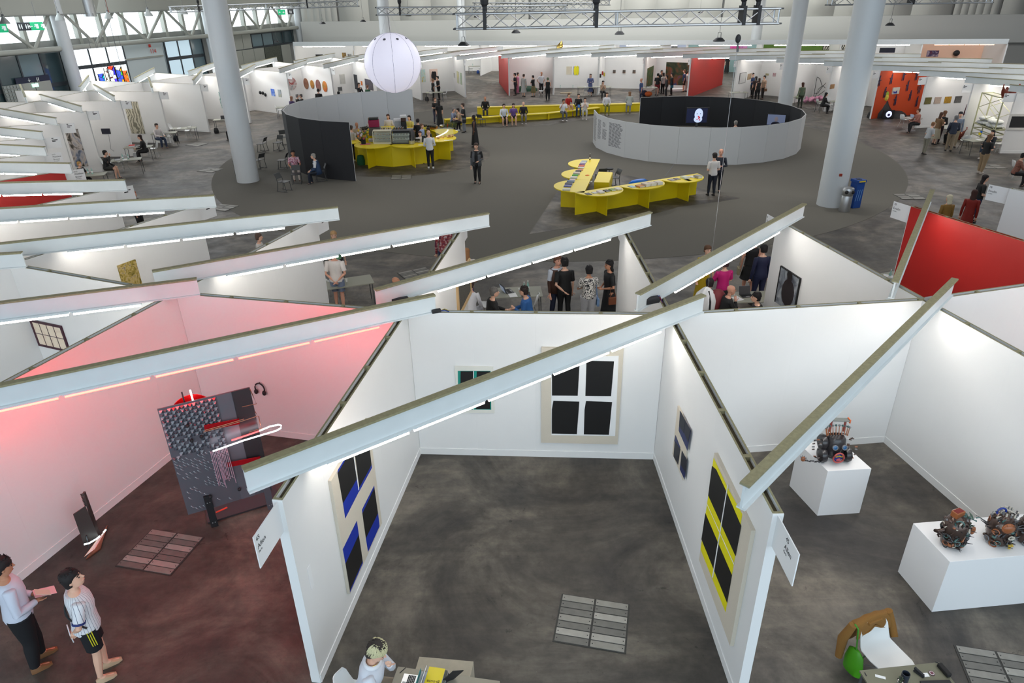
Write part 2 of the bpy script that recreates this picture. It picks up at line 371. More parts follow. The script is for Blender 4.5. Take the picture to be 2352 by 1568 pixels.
MB().box(Vector((p.x, p.y, 3.95)) - ld * 0.25 - ln * 0.07, (0.28, 0.02, 0.26), math.atan2(ld.y, ld.x)).build('pictogram', mat('signal_red_print', (0, 0, 0)), d1)
d2 = thing('door_2', (wq(590, 140, L2, L3).x, wq(590, 140, L2, L3).y, 0), 'grey panelled doors under the far left window band', kind='structure')
for i, (x0, x1) in enumerate(((536, 556), (557, 583), (584, 607), (648, 668))):
 wall_rect('door_panel', (x0, 120), (x1, 120), 0, 2.55, L2, L3, HG, d2)
for i, (x0, x1) in enumerate(((536, 556), (557, 577))):
 wall_rect('door_panel', (x0, 90), (x1, 90), 2.65, 4.2, L2, L3, HG, d2)
wall_rect('grille', (609, 120), (646, 120), 0, 2.55, L2, L3, mat('perforated_metal', (0.10, 0.11, 0.09), 0.7, noise=0.6, nscale=6), d2)
EXITG = mat('exit_sign_green', (0.0, 0.33, 0.13), 0.4, emit=0.35, ecol=(0.0, 0.5, 0.2))
EXITW = mat('exit_sign_glow', (0.6, 1, 0.8), 0.4, emit=1.2, ecol=(0.55, 1.0, 0.8))
SIGNW = mat('sign_white', (0.85, 0.88, 0.86), 0.5)
SIGNK = mat('sign_black', (0.02, 0.02, 0.025), 0.5)
def pictos(t, c, d, h, kinds):
 """row of little pictograms on a board: arrows, running figure in a door, a man and a woman"""
 n = d.cross(Vector((0, 0, 1)))
 for i, k in enumerate(kinds):
  p = c + d * ((i - (len(kinds) - 1) / 2) * h * 0.92) + n * 0.035
  mb = MB()
  def B(x, z, sx, sz, a=0.0):
   Rm = Matrix((d, n, Vector((0, 0, 1)))).transposed() @ Matrix.Rotation(a, 3, 'Y')
   mb.box(p + d * (x * h) + Vector((0, 0, z * h)), (sx * h, 0.012, sz * h), M=Rm)
  if k == 'v': B(0, .05, .1, .5); B(-.12, -.12, .09, .32, -.8); B(.12, -.12, .09, .32, .8)
  if k == 'h': B(.05, 0, .5, .1); B(-.15, .1, .28, .08, -.8); B(-.15, -.1, .28, .08, .8)
  if k == 'r': B(0.1, 0, .42, .66); B(-.24, .02, .12, .3, .5); B(-.2, .26, .12, .12)
  if k == 'w':
   for sx in (-.17, .17): B(sx, -.02, .17, .36); B(sx, .26, .12, .12); B(sx, -.27, .1, .2)
  mb.build('pictogram', SIGNW, t)
def hang_sign(px, py, zc, wid, h, segs, label, group=None):
 c = RAY(px, py, zc); d = (ld if px < 400 else ld)
 d = Vector((1, 0.12, 0)).normalized()
 t = thing('exit_sign', c, label, 'sign', group); n = len(segs); L = wid
 for i, (m, kk) in enumerate(segs):
  cc_ = c + d * (L * ((i + .5) / n - .5))
  MB().box(cc_, (L / n - 0.01, 0.05, h), math.atan2(d.y, d.x)).build('board', m, t)
  pictos(t, cc_, d, h * 0.8, kk)
 MB().tube([c + d * (L * .3), c + d * (L * .3) + Vector((0, 0, 1.5))], 0.012, 5).build('wire', DGREY, t)
 return t
hang_sign(70.5, 60.5, 46, 1.62, 0.5, [(SIGNK, 'w'), (SIGNK, 'w'), (EXITG, 'hr'), (EXITG, 'vr')], 'black and green hanging sign with toilet and exit pictograms, upper left')
hang_sign(3, 65, 42, 0.7, 0.48, [(EXITG, 'vr')], 'green hanging exit sign cut by the left picture edge')
hang_sign(647, 28, 60, 0.62, 0.42, [(EXITG, 'hv')], 'small green exit sign beside the far left column')
hang_sign(667.5, 27, 60, 0.5, 0.40, [(SIGNK, 'w')], 'small black toilet sign beside the far left column')
t = thing('wayfinding_board', wq(75, 183, L0, L1, .7), 'dark wayfinding board with lit exit light over the left hall door', 'sign')
c = wq(75, 183, L0, L1, .7)
MB().box(c, (3.0, 0.08, 0.5), math.atan2(ld.y, ld.x)).build('board', mat('sign_navy', (0.015, 0.02, 0.05), 0.5), t)
pictos(t, c - ln * 0.05, ld, 0.42, 'v w')
MB().box(c - Vector((0, 0, 0.42)) - ln * .1, (0.55, 0.06, 0.26), math.atan2(ld.y, ld.x)).build('exit_light', EXITW, t)
d3 = thing('door_3', c + Vector((0, 0, -c.z)), 'grey double door under the dark wayfinding board', kind='structure')
for s in (-.75, .77): MB().box(c + ld * s - Vector((0, 0, c.z - 1.05)) - ln * 0.02, (1.45, 0.07, 2.1), math.atan2(ld.y, ld.x)).build('door_leaf', HG, d3)
gb = thing('wall_glass_blocks', wq(40, 195, L0, L1, .6) * 1.0, 'wall of small glass blocks', kind='structure')
c0 = wq(2, 190, L0, L1, .6); c1 = wq(50, 186, L0, L1, .6); Lw = (c1 - c0).length
MB().prism([c0.xy, c1.xy, (c1 + ln * .1).xy, (c0 + ln * .1).xy], 0, 2.1).build('wall_base', HG2, gb)
GBM = mat('glass_block', (0.34, 0.37, 0.36), 0.2)
me = MB().box((0, 0, 0), (0.2, 0.08, 0.2)).mesh('glass_block', GBM)
for i in range(int(Lw / .27)):
 for j in range(7):
  o = bpy.data.objects.new('glass_block', me); COL.objects.link(o); o.parent = gb
  o.location = Vector((c0.x, c0.y, 0)) + (c1 - c0).normalized() * 0 + ld * (.15 + i * .27) + Vector((0, 0, 0.35 + j * 0.27)) - ln * .02 - gb.location
  o.rotation_euler = (0, 0, math.atan2(ld.y, ld.x))
SG = [(886, 938, 662, 742, [(.02, .25, .75), (.0, .6, .7), (.05, .1, .6)]), (938, 968, 612, 742, [(.6, .75, .2), (.8, .1, .1), (.9, .85, .7)]),
      (971, 1032, 595, 742, [(.03, .02, .55), (.1, .05, .8), (.8, .05, .02), (.75, .8, .85)]), (1040, 1098, 600, 742, [(.1, .65, .05), (.9, .4, .02), (.75, .8, .7), (.05, .1, .7)]), (1103, 1150, 634, 742, [(.95, .35, .02), (.9, .55, .05), (.8, .15, .02)])]
def glass_mat(i, cols):
 m = bpy.data.materials.new('stained_glass_%d' % i); m.use_nodes = True; nt = m.node_tree; b = nt.nodes['Principled BSDF']
 tc = nt.nodes.new('ShaderNodeTexCoord'); v = nt.nodes.new('ShaderNodeTexVoronoi'); v.inputs['Scale'].default_value = 2.3
 nt.links.new(tc.outputs['Object'], v.inputs['Vector']); r = nt.nodes.new('ShaderNodeValToRGB'); r.color_ramp.interpolation = 'CONSTANT'
 e = r.color_ramp.elements; e[0].position = 0; e[0].color = tuple(cols[0]) + (1,); e[1].position = 1 / len(cols); e[1].color = tuple(cols[1]) + (1,)
 for k in range(2, len(cols)): x = e.new(k / len(cols)); x.color = tuple(cols[k]) + (1,)
 sx = nt.nodes.new('ShaderNodeSeparateColor'); nt.links.new(v.outputs['Color'], sx.inputs[0]); nt.links.new(sx.outputs[0], r.inputs[0])
 v2 = nt.nodes.new('ShaderNodeTexVoronoi'); v2.feature = 'DISTANCE_TO_EDGE'; v2.inputs['Scale'].default_value = 2.3; nt.links.new(tc.outputs['Object'], v2.inputs['Vector'])
 g = nt.nodes.new('ShaderNodeMath'); g.operation = 'GREATER_THAN'; g.inputs[1].default_value = 0.035; nt.links.new(v2.outputs['Distance'], g.inputs[0])
 mx = nt.nodes.new('ShaderNodeMix'); mx.data_type = 'RGBA'; mx.inputs[6].default_value = (0, 0, 0, 1); nt.links.new(g.outputs[0], mx.inputs[0]); nt.links.new(r.outputs[0], mx.inputs[7])
 nt.links.new(mx.outputs[2], b.inputs['Base Color']); nt.links.new(mx.outputs[2], b.inputs['Emission Color']); b.inputs['Emission Strength'].default_value = 0.9
 return m
sgl = ['blue and teal stained glass panel, leftmost and lowest of five', 'narrow red and green stained glass panel', 'tall deep blue stained glass panel with a ring of yellow flecks', 'tall green and orange stained glass panel', 'orange stained glass panel, rightmost of five']
for i, (x0, x1, y0, y1, cols) in enumerate(SG):
 x0, x1, y0 = x0 / 3.92, x1 / 3.92, y0 / 3.92
 off = -3.0
 a0 = VP(x0, y0 + 8, L1, L2, off); b0 = VP(x1, y0 + 8, L1, L2, off); zt = VP((x0 + x1) / 2, y0, L1, L2, off).z
 a0.z = 0; b0.z = 0
 t = thing('stained_glass_panel', (a0 + b0) / 2 + Vector((0, 0, zt)), sgl[i], 'artwork', 'stained glass panels hung in the left window')
 n = ln * 0.03
 MB().prism([a0.xy, b0.xy, (b0 + n).xy, (a0 + n).xy], zt - 2.6, zt).build('glass', glass_mat(i, cols), t)
 for q in (a0, b0):
  MB().tube([q + Vector((0, 0, zt - 2.6)), q + Vector((0, 0, zt))], 0.03, 5).build('lead_edge', BLACK, t)
  MB().tube([q + Vector((0, 0, zt)), q + Vector((0, 0, 7.0))], 0.014, 4).build('wire', DGREY, t)
p = VP(200, 8, L1, L2, -0.4)
tag(MB().lathe([(0.5, -.9), (0.5, 1.5)], (p.x, p.y, 7.6), 20).build('ventilation_duct', CHROME, smooth=True, origin=(p.x, p.y, 7.6)), 'silver ventilation duct dropping from the upper left beam', 'duct')
p = VP(243, 8, L1, L2, -0.4)
tag(MB().tube([(p.x, p.y, 9), (p.x, p.y, 7.2), (p.x + .1, p.y, 6.9)], 0.06, 8).build('red_pipe', cm(120, 50, 40), origin=(p.x, p.y, 7)), 'thin rust red pipe on the upper left beam', 'pipe')
tag(MB().tube([LM + Vector((0, 0, 6.95)) - ln * .6, L2 + Vector((0, 0, 6.95)) - ln * .6], 0.05, 6).build('cable_tray', HG2, origin=L1 + Vector((0, 0, 7))), 'long pipe run under the upper left box beam', 'pipe')
# ---- free standing columns in the hall
for p, lab in ((G(570, 421) + Vector((-.15, .48, 0)), 'big round white column left of the plaza, in front of the chairs'), (G(1909, 478) + Vector((.15, .48, 0)), 'big round white column right of the plaza, beside the waste bins')):
 c = column(p, 0.52, 13.2); tag(c, lab, 'column')
tag(column(Vector((19.9, 51.6, 0)), 0.50, 13.2), 'round white column rising behind the round black screen', 'column')
for px, py, zc, rad, lab in ((885, 70, 61, .5, 'round pale column rising behind the glowing sphere'), (1061, 70, 80, .45, 'pale column behind the pendant lamp in the middle of the far wall'), (1740, 60, 72, .52, 'pinkish white column just left of the third plaza column, far back'), (2316, 60, 75, .62, 'pale column at the right end of the curtained wall')):
 p = RAY(px, py, zc); tag(column(Vector((p.x, p.y, 0)), rad, 13.2), lab, 'column')
q = G(1931, 402, 0); p = VP(1931, 402, G(1877, 474), G(1942, 478))
tag(MB().box2((-75, -14, 13.6), (75, 125, 13.9)).build('ceiling', mat('ceiling_grey', (0.45, 0.45, 0.44), 0.8)), 'hall ceiling', kind='structure')
H = 3.0; WT = 0.12
AISLE = {19, 24, 37}
def wall_thing(name, L, ends=(True, True), face_a=None, face_b=None, npan=5, detail=True):
 """partition wall along local +x from 0 to L, faces at +-WT/2 (a: +y, b: -y)"""
 t = thing(name, (0, 0, 0))
 for sgn, m in ((1, face_a or WALL), (-1, face_b or WALL)):
  for i in range(npan):
   x0, x1 = L * i / npan, L * (i + 1) / npan
   MB().box2((x0 + 0.0003, min(sgn * (WT / 2 - .025), sgn * WT / 2), 0), (x1 - 0.0003, max(sgn * (WT / 2 - .025), sgn * WT / 2), H), 0).build('panel', m, t)
 mb = MB(); mb.box2((0.01, -WT / 2 + .026, 0), (L - 0.01, WT / 2 - .026, H - 0.05))
 mb.build('wall_core', DARKG, t)
 if detail:
  mb = MB()
  for sgn in (1, -1): mb.box2((0, min(sgn * (WT / 2 - .024), sgn * (WT / 2 - .001)), H + .0005), (L, max(sgn * (WT / 2 - .024), sgn * (WT / 2 - .001)), H + .004))
  for i in range(npan + 1):
   x = L * i / npan; mb.box2((max(0, x - .03), -WT / 2 + .024, H - .06), (min(L, x + .03), WT / 2 - .024, H + .003))
  mb.build('top_edge', OLIVE, t)
 for sgn, m in ((1, face_a or WALL), (-1, face_b or WALL)):
  MB().box2((0.0, min(sgn * WT / 2, sgn * (WT / 2 + .012)), 0), (L, max(sgn * WT / 2, sgn * (WT / 2 + .012)), .14)).build('baseboard', m, t)
 if ends[0]: MB().box2((-.012, -WT / 2, 0), (0, WT / 2, H)).build('end_board', WALL, t)
 if ends[1]: MB().box2((L, -WT / 2, 0), (L + .012, WT / 2, H)).build('end_board', WALL, t)
 tag(t, kind='structure'); return t
WK = 0.17
def wall_obj(key, maker, p, rz):
 t = proto(key, maker, p, rz); t['kind'] = 'structure'; return t
R_IN, R_X, R_OUT = 23.62, 28.47, 33.52
for k in range(39):
 a = th(k + WK)
 redA = k in (4, 19, 23, 36) ; 
 fa = fb = None; key = 'w'
 if k == 37: fb = fa = RED; key = 'red_both'
 if k == 5: fa = RED; key = 'red_a'
 if k == 19: fa = fb = RED; key = 'red_both'
 if k == 23: fa = fb = RED; key = 'red_both'
 if k == 27: fa = ORANGE; key = 'orange_a'
 if k == 27: fb = ORANGE; fa = None; key = 'orange_b'
 near = k in (36, 37, 38, 0, 1, 2, 3, 4, 5)
 t = wall_obj('in_' + key, lambda fa=fa, fb=fb: wall_thing('partition_wall', R_X - R_IN, (True, False), fa, fb), PP(R_IN, k + WK), a)
 tag(t, 'radial exhibition wall of the booth ring, plaza half')
 kout = key if key in ('red_both',) else 'w'
 t = wall_obj('out_' + kout, lambda fa=fa, fb=fb, kk=kout: wall_thing('partition_wall', R_OUT - R_X, (False, True), RED if kk != 'w' else None, RED if kk != 'w' else None), PP(R_X, k + WK), a)
 tag(t, 'radial exhibition wall of the booth ring, outer half')
Lx = 2 * R_X * sin(ST / 2)
for j in range(39):
 if j in AISLE: continue
 p = PP(R_X, j + WK); q = PP(R_X, j - 1 + WK); d = q - p
 fa = fb = None; key = 'w'
 t = wall_obj('cross', lambda: wall_thing('partition_wall', Lx - WT, (False, False), npan=4), p + d.normalized() * (WT / 2), math.atan2(d.y, d.x))
 tag(t, 'exhibition cross wall between inner and outer booths')
# ---- lighting beams
BL = 7.85
def beam_maker(n_tubes, start, led, L, H0=3.0, tl=1.13, pitch=1.17):
 def mk():
  t = thing('timber_beam', (0, 0, 0))
  MB().box2((0, -.055, .305), (L, .055, .335)).build('top_flange', OLIVE, t)
  mb = MB().box2((0, -.045, .30), (L, .045, .312)); mb.box2((0, -.014, .02), (L, .014, .30)); mb.build('web', BEAMW, t)
  MB().box2((0, -.05, 0.0), (L, .05, .022)).build('bottom_flange', BEAMW, t)
  for i in range(n_tubes):
   x = start + i * pitch
   c = MB().box2((x, -.022, -.035), (x + tl, .022, -.0005)).build('light_housing', BEAMW, t)
   MB().tube([(x + .02, 0, -.055), (x + tl - .02, 0, -.055)], 0.021, 8).build('light_tube', led, c)
  return t
 return mk
def place_beam(key, mk, A, B, label, group=None):
 d = B - A; return proto(key, mk, Vector((A.x, A.y, H + .006)), math.atan2(d.y, d.x), label, 'beam', group)
ordw = ['first', 'second', 'third', 'fourth', 'fifth', 'sixth', 'seventh', 'eighth', 'ninth', 'tenth', 'eleventh', 'twelfth', 'thirteenth', 'fourteenth', 'fifteenth', 'sixteenth', 'seventeenth', 'eighteenth', 'nineteenth', 'twentieth']
def ord_label(k):
 if k == 0: return 'the one aimed at the book counter'
 if k > 30: return '%s right of the one aimed at the book counter' % ordw[39 - k - 1]
 if k <= 19: return '%s left of the one aimed at the book counter' % ordw[k - 1]
 return '%s clockwise beyond the far red-walled aisle' % ordw[k - 20]
for k in range(39):
 if k in (32, 33, 34, 35, 36): continue
 A = PP(28.35, k + 1.29); B = PP(23.53, k)
 place_beam('beam_in', beam_maker(4, 1.27, LED, (B - A).length), A, B, 'white inner-ring beam, ' + ord_label(k), 'light beams over the inner ring of booths')
 A = PP(33.45, k + 1.24); B = PP(28.45, k + .05)
 led, key = (LEDR, 'beam_red') if k == 1 else (LED, 'beam_out')
 if k == 36: continue
 place_beam(key, beam_maker(5, .92, led, (B - A).length), A, B, ('white I-beam with glowing red tubes over the pink booth' if k == 1 else 'white outer-ring beam, ' + ord_label(k)), 'light beams over the outer ring of booths')
# ---- straight row of booths along the far wall
r0 = Vector((-23.9, 83.9, 0)); r1 = Vector((46.2, 68.6, 0)); rd = (r1 - r0).normalized(); rn = Vector((-rd.y, rd.x, 0)); RL = (r1 - r0).length
nb = 10; bw = RL / nb
tag(MB().box(((r0 + r1) / 2 + Vector((0, 0, 3.22))), (RL, 0.12, .42), math.atan2(rd.y, rd.x)).build('long_white_beam', BEAMW, origin=(r0 + r1) / 2 + Vector((0, 0, 3.22))), 'long white beam above the straight row of booths along the far wall', 'beam')
fd = {6: cm(150, 178, 180), 7: cm(90, 120, 40), 9: cm(235, 190, 165)}
for i in range(nb + 1):
 p = r0 + rd * (bw * i)
 L = 5.0; q = p + rn * L
 m = WALL
 t = thing('partition_wall', p, 'cross wall of the far straight booth row', kind='structure')
 MB().box((p + q) / 2 + Vector((0, 0, 1.5)), (L, .12, 3.0), math.atan2(rn.y, rn.x)).build('panel', m, t)
 if i < nb:
  a0 = p + rn * 5.0
  m = {5: cm(175, 185, 205), 6: cm(150, 182, 182), 7: cm(88, 122, 45), 9: cm(238, 196, 170)}.get(i, WALL)
  t = thing('partition_wall', a0, 'back wall of a booth in the far straight row', kind='structure')
  MB().box(a0 + rd * (bw / 2) + Vector((0, 0, 1.55)), (bw - .12, .12, 3.1), math.atan2(rd.y, rd.x)).build('panel', m, t)
  led = LEDO if i == 9 else LED
  c = p + rd * (bw / 2) + Vector((0, 0, 2.93)) + rn * 0.1
  t = thing('light_line', c, 'line of light tubes under the long far beam, %s bay from the left' % ordw[i], 'lamp', 'light lines of the far booth row')
  for s in range(4):
   cs = c + rd * ((s - 1.5) * 1.28)
   MB().tube([cs - rd * .6, cs + rd * .6], .028, 6).build('light_tube', led, t)
def round_screen(name, label, c, R, a0, n, step, h, outer, inner, label_out=None):
 t = thing(name, (c[0], c[1], 0), label, 'screen')
 for i in range(n):
  b0, b1 = math.radians(a0 + i * step) , math.radians(a0 + (i + 1) * step)
  e = 0.0006
  b0 += e * (1 if step > 0 else -1); b1 -= e * (1 if step > 0 else -1)
  for r0_, r1_, m, nm in ((R, R + .04, outer, 'panel'), (R - .04, R - .001, inner, 'inner_panel')):
   MB().prism([(c[0] + r0_ * cos(b0), c[1] + r0_ * sin(b0)), (c[0] + r0_ * cos(b1), c[1] + r0_ * sin(b1)), (c[0] + r1_ * cos(b1), c[1] + r1_ * sin(b1)), (c[0] + r1_ * cos(b0), c[1] + r1_ * sin(b0))][::(1 if step > 0 else -1)], 0.008, h).build(nm, m, t)
 return t
SCRW = mat('screen_white', (0.55, 0.56, 0.57), 0.6); SCRK = mat('screen_black', (0.010, 0.011, 0.014), 0.75); SCRD = mat('screen_charcoal', (0.017, 0.018, 0.022), 0.75)
DR = (10.72, 40.68); DRR = 5.76
drum = round_screen('round_screen', 'large round white screen wall, black inside, right of the yellow book counter', DR, DRR, -187, 20, 15, 1.84, SCRW, SCRK)
cw = round_screen('round_screen', 'curved screen wall behind the yellow bar, charcoal outside and pale grey inside', (-5.83, 38.8), 6.05, -104.5, 11, -15, 2.72, SCRD, mat('screen_pale_grey', (0.60, 0.62, 0.64), 0.6))
INK = mat('grey_print', (0.10, 0.10, 0.11), 0.7)
def drum_text(ac0, ac1, z1, rows, cols, ragged=0.3):
 mb = MB(); rr = DRR + .0415
 for c0_, c1_, zz, nrow in cols:
  for j in range(nrow):
   z = zz - j * 0.062
   f = 1 - rnd.random() * ragged
   nw = 4
   for k in range(nw):
    u0 = c0_ + (c1_ - c0_) * f * (k + .04) / nw; u1 = c0_ + (c1_ - c0_) * f * (k + .9) / nw
    a, b = math.radians(ac0 + (ac1 - ac0) * u0), math.radians(ac0 + (ac1 - ac0) * u1)
    pa = Vector((DR[0] + DRR * cos(math.radians(ac0)), DR[1] + DRR * sin(math.radians(ac0)), 0)); pb = Vector((DR[0] + DRR * cos(math.radians(ac1)), DR[1] + DRR * sin(math.radians(ac1)), 0))
    nn = Vector(((pa + pb).x / 2 - DR[0], (pa + pb).y / 2 - DR[1], 0)).normalized() * 0.0415
    A, B = pa.lerp(pb, u0) + nn, pa.lerp(pb, u1) + nn
    mb.quad(A + Vector((0, 0, z)), B + Vector((0, 0, z)), B + Vector((0, 0, z + .03)), A + Vector((0, 0, z + .03)))
 return mb
for a, cols in ((-172, [(.1, .42, 1.55, 17), (.55, .85, 1.5, 4), (.55, .95, 1.15, 9)]), (-157, [(.08, .88, 1.6, 20)]), (-187, [(.2, .95, 1.6, 22)])):
 drum_text(a, a + 15, 1.6, 20, cols).build('printed_text', INK, drum)
def dshape(c, d, n, r, inner, seg=22):
 """semicircle on the n side of the line through c along d, plus a strip of width `inner` on the other side"""
 pts = [c + d * (r * cos(PI * i / seg)) + n * (r * sin(PI * i / seg)) for i in range(seg + 1)]
 if inner: pts += [c - d * r - n * inner, c + d * r - n * inner]
 p = [v.xy for v in pts]
 area2 = sum(p[i].x * p[(i + 1) % len(p)].y - p[(i + 1) % len(p)].x * p[i].y for i in range(len(p)))
 return p if area2 > 0 else p[::-1]
def panel(a, b, z0, z1, t=0.03):
 d = (b - a); d.z = 0; d.normalize(); n = Vector((-d.y, d.x, 0)) * (t / 2)
 return MB().prism([(a - n).xy, (b - n).xy, (b + n).xy, (a + n).xy], z0, z1)
def lobe(t, c, d, n, r, h, inner, fin=.73):
 MB().prism(dshape(c, d, n, r, inner), h - .035, h).build('counter_top', YEL, t)
 panel(c - d * r, c + d * r, 0.008, h - .035).build('back_panel', YEL, t)
 panel(c + n * .016, c + n * fin, 0.008, h - .035).build('fin_panel', YEL, t)
HB = 0.91
S = Vector((2.59, 26.67, 0)); bd = Vector((.892, .451, 0)).normalized(); bn = Vector((bd.y, -bd.x, 0))
be = Vector((.221, .975, 0)).normalized(); bm = Vector((-be.y, be.x, 0))
bc1 = thing('book_counter', S + bd * 3.07, 'right arm of the yellow book counter, three half-round tops in a row', 'counter', 'yellow book counter arms')
for i in range(3): lobe(bc1, S + bd * (1.025 + 2.05 * i), bd, bn, 1.025, HB, .03)
bc2 = thing('book_counter', S + be * 3.07, 'left arm of the yellow book counter, three half-round tops pointing left', 'counter', 'yellow book counter arms')
for i in range(3): lobe(bc2, S + be * (1.06 + 2.05 * i), be, bm, 1.02, HB, .34)
dk = thing('desk', S + be * 3.2 - bm * .8, 'small yellow desk inside the crook of the book counter', 'desk')
c = S + be * 3.35 - bm * .78
MB().box((c.x, c.y, .74), (1.9, .62, .03), math.atan2(be.y, be.x)).build('desk_top', YEL, dk)
for s in (-.93, .93):
 q = c + be * s; panel(q - bm * .3, q + bm * .3, .008, .725).build('side_panel', YEL, dk)
q = c - bm * .02; panel(q - bm * .29 - be * .9, q - bm * .29 + be * .9, .3, .725).build('back_panel', YEL, dk)
HBAR = 1.10
bar = thing('bar_counter', BAR, 'round yellow bar counter made of eight half-round tops', 'counter')
RB = 2.62
def barv(i): a = math.radians(-89.5 + 45 * i); return BAR + Vector((RB * cos(a), RB * sin(a), 0))
for i in range(8):
 a, b = barv(i), barv(i + 1); d = (b - a).normalized(); n = Vector((d.y, -d.x, 0))
 lobe(bar, (a + b) / 2, d, n, 1.0, HBAR, .25, .72)
def bench(name, label, pts, h, depth, fins, lip=True):
 pts = [Vector((p[0], p[1], 0)) for p in pts]
 t = thing(name, pts[len(pts) // 2], label, 'bench', 'yellow plaza benches')
 for a, b in zip(pts[:-1], pts[1:]):
  d = (b - a).normalized(); n = Vector((-d.y, d.x, 0))
  MB().prism([a.xy, b.xy, (b + n * depth).xy, (a + n * depth).xy], h - .05, h).build('seat_board', YEL, t)
  back = .28 if fins else .04
  MB().prism([(a + n * back).xy, (b + n * back).xy, (b + n * (back + .04)).xy, (a + n * (back + .04)).xy], .008, h - .05).build('front_board', YEL, t)
  if fins:
   L = (b - a).length; k = max(1, int(round(L / 1.9)))
   for i in range(k + 1):
    q = a + d * (L * min(max(i / k, .01), .99)); panel(q + n * .03, q + n * (back - .01), .008, h - .05, .04).build('fin_panel', YEL, t)
 return t
bench('bench', 'low front yellow bench with support fins, people seated on it', [G(1022, 275, .43), G(1150, 267, .43), G(1261, 260, .43), G(1380, 247, .43)], .43, .5, True)
bench('bench', 'taller back yellow bench behind the front bench', [G(1096, 247, .56), G(1290, 242, .56), G(1391, 240, .56), G(1476, 237.5, .56)], .56, .55, False)
sp = RAY(902, 145, 37); SR = 1.50
st = thing('balloon_lamp', sp, 'large glowing white balloon sphere hung above the bar', 'lamp')
def sphere_mat():
 m = bpy.data.materials.new('glowing_balloon'); m.use_nodes = True; nt = m.node_tree; b = nt.nodes['Principled BSDF']
 b.inputs['Base Color'].default_value = (.75, .75, .8, 1); b.inputs['Roughness'].default_value = .4
 b.inputs['Emission Color'].default_value = (0.80, 0.78, 1.0, 1); b.inputs['Emission Strength'].default_value = .52
 return m
MB().sphere((sp.x, sp.y, sp.z), SR, 48, 32).build('balloon_skin', sphere_mat(), st, smooth=True)
seam = MB()
for k in range(8):
 a = 2 * PI * k / 8 + .17
 seam.tube([sp + Vector((cos(a) * sin(u), sin(a) * sin(u), cos(u))) * (SR + .002) for u in [PI * j / 20 for j in range(21)]], .008, 4)
seam.build('seam', cm(150, 150, 170), st)
vent = mat('vent_grey', (.12, .12, .14), .6)
for k in range(8):
 a = 2 * PI * k / 8 + .17 + PI / 8; d = Vector((cos(a) * sin(.62), sin(a) * sin(.62), cos(.62)))
 d = Matrix.Rotation(0, 3, 'Z') @ d
 M = d.to_track_quat('Z', 'Y').to_matrix(); mb = MB(); rg = [[sp + d * (SR + z) + M @ Vector((.075 * cos(2 * PI * j / 14), .075 * sin(2 * PI * j / 14), 0)) for j in range(14)] for z in (-.02, .012)]
 mb.rings(rg).build('air_vent', vent, st)
MB().tube([sp + Vector((0, 0, SR)), sp + Vector((-.05, 0, 7.2 - sp.z))], .012, 5).build('cable', DGREY, st)
for s in (-.5, .5): MB().tube([sp + Vector((s, 0, SR * .86)), sp + Vector((0, 0, SR + 1.2))], .006, 4).build('guy_line', CHROME, st)
def truss(A, B, hgt, wid, label, fine=True, rad=.026, bay=.55, straps=(), drop=()):
 A, B = Vector(A), Vector(B); L = (B - A).length; d = (B - A).normalized(); up = Vector((0, 0, 1)); s = d.cross(up).normalized(); up = s.cross(d)
 t = thing('lighting_truss', (A + B) / 2, label, 'truss')
 cs = [A + up * (a * hgt / 2) + s * (b * wid / 2) for a in (1, -1) for b in (-1, 1)]
 for c0 in cs:
  MB().tube([c0, c0 + d * L], rad, 10).build('chord', ALU, t, smooth=True)
  MB().tube([c0 - d * .06, c0], rad * .7, 8).build('coupler', DGREY, t); MB().tube([c0 + d * L, c0 + d * (L + .06)], rad * .7, 8).build('coupler', DGREY, t)
 n = int(L / bay); bl = L / n
 R = Matrix((d, s, up)).transposed()
 mb = MB(); pieces = []
 for side, (u, v, w_) in enumerate(((up, s, hgt), (up, -s, hgt), (s, up, wid), (s, -up, wid))):
  off = (wid if side < 2 else hgt) / 2
  for i in range(n):
   z0, z1 = (1, -1) if (i + (side % 2)) % 2 else (-1, 1)
   p = A + d * (i * bl) + u * (z0 * w_ / 2) + v * off; q = A + d * ((i + 1) * bl) + u * (z1 * w_ / 2) + v * off
   if fine: MB().tube([p, q], rad * .5, 6).build('brace', ALU, t, smooth=True)
   else: mb.tube([p, q], rad * .5, 4)
 if not fine: tag(mb.build('bracing', ALU, t), kind='stuff')
 for f in (0.004, .5, .996):
  for u in (-1, 1):
   MB().tube([A + d * (L * f) + s * (u * wid / 2) - up * hgt / 2, A + d * (L * f) + s * (u * wid / 2) + up * hgt / 2], rad * .7, 6).build('end_post', ALU, t)
 for f in straps:
  p = A + d * (L * f)
  MB().box(p + up * .02, (.07, wid + .07, hgt + .09), M=R).build('sling', BLACK, t)
  MB().tube([p + up * hgt * .5, p + up * 2.5 + d * .1], [.05, .03], 8).build('hoist_chain', BLACK, t)
  MB().sphere(p + up * (hgt * .5 + .25), (.09, .09, .14), 8, 6).build('hoist_hook', BLACK, t)
 return t
ta, tb = RAY(1047, 43.5, 14.8), RAY(1786, 36, 14.8); tb.z = ta.z = 7.40
truss(ta, tb, .29, .29, 'big box truss with crossed aluminium braces in the upper middle', True, .024, .365, (.09, .435, .89, .935))
a, b = RAY(866, 26, 31), RAY(1300, 21, 31.5); truss(a, b, .30, .30, 'thin truss behind the glowing sphere, right of the pale column', False, .03, .42, (.12,))
a, b = RAY(390, 22, 44), RAY(823, 8, 46); truss(a, b, .32, .32, 'thin truss crossing behind the big left column', False, .035, .45, (.15, .72))
a, b = RAY(1088, 14, 38), RAY(1362, 14, 38); truss(a, b, .32, .32, 'short truss behind the big box truss, left end above the lamp row', False, .03, .42, (.1,))
a, b = RAY(1150, 2, 46), RAY(1400, 6, 46); truss(a, b, .3, .3, 'farthest small truss at the top centre edge', False, .03, .42)
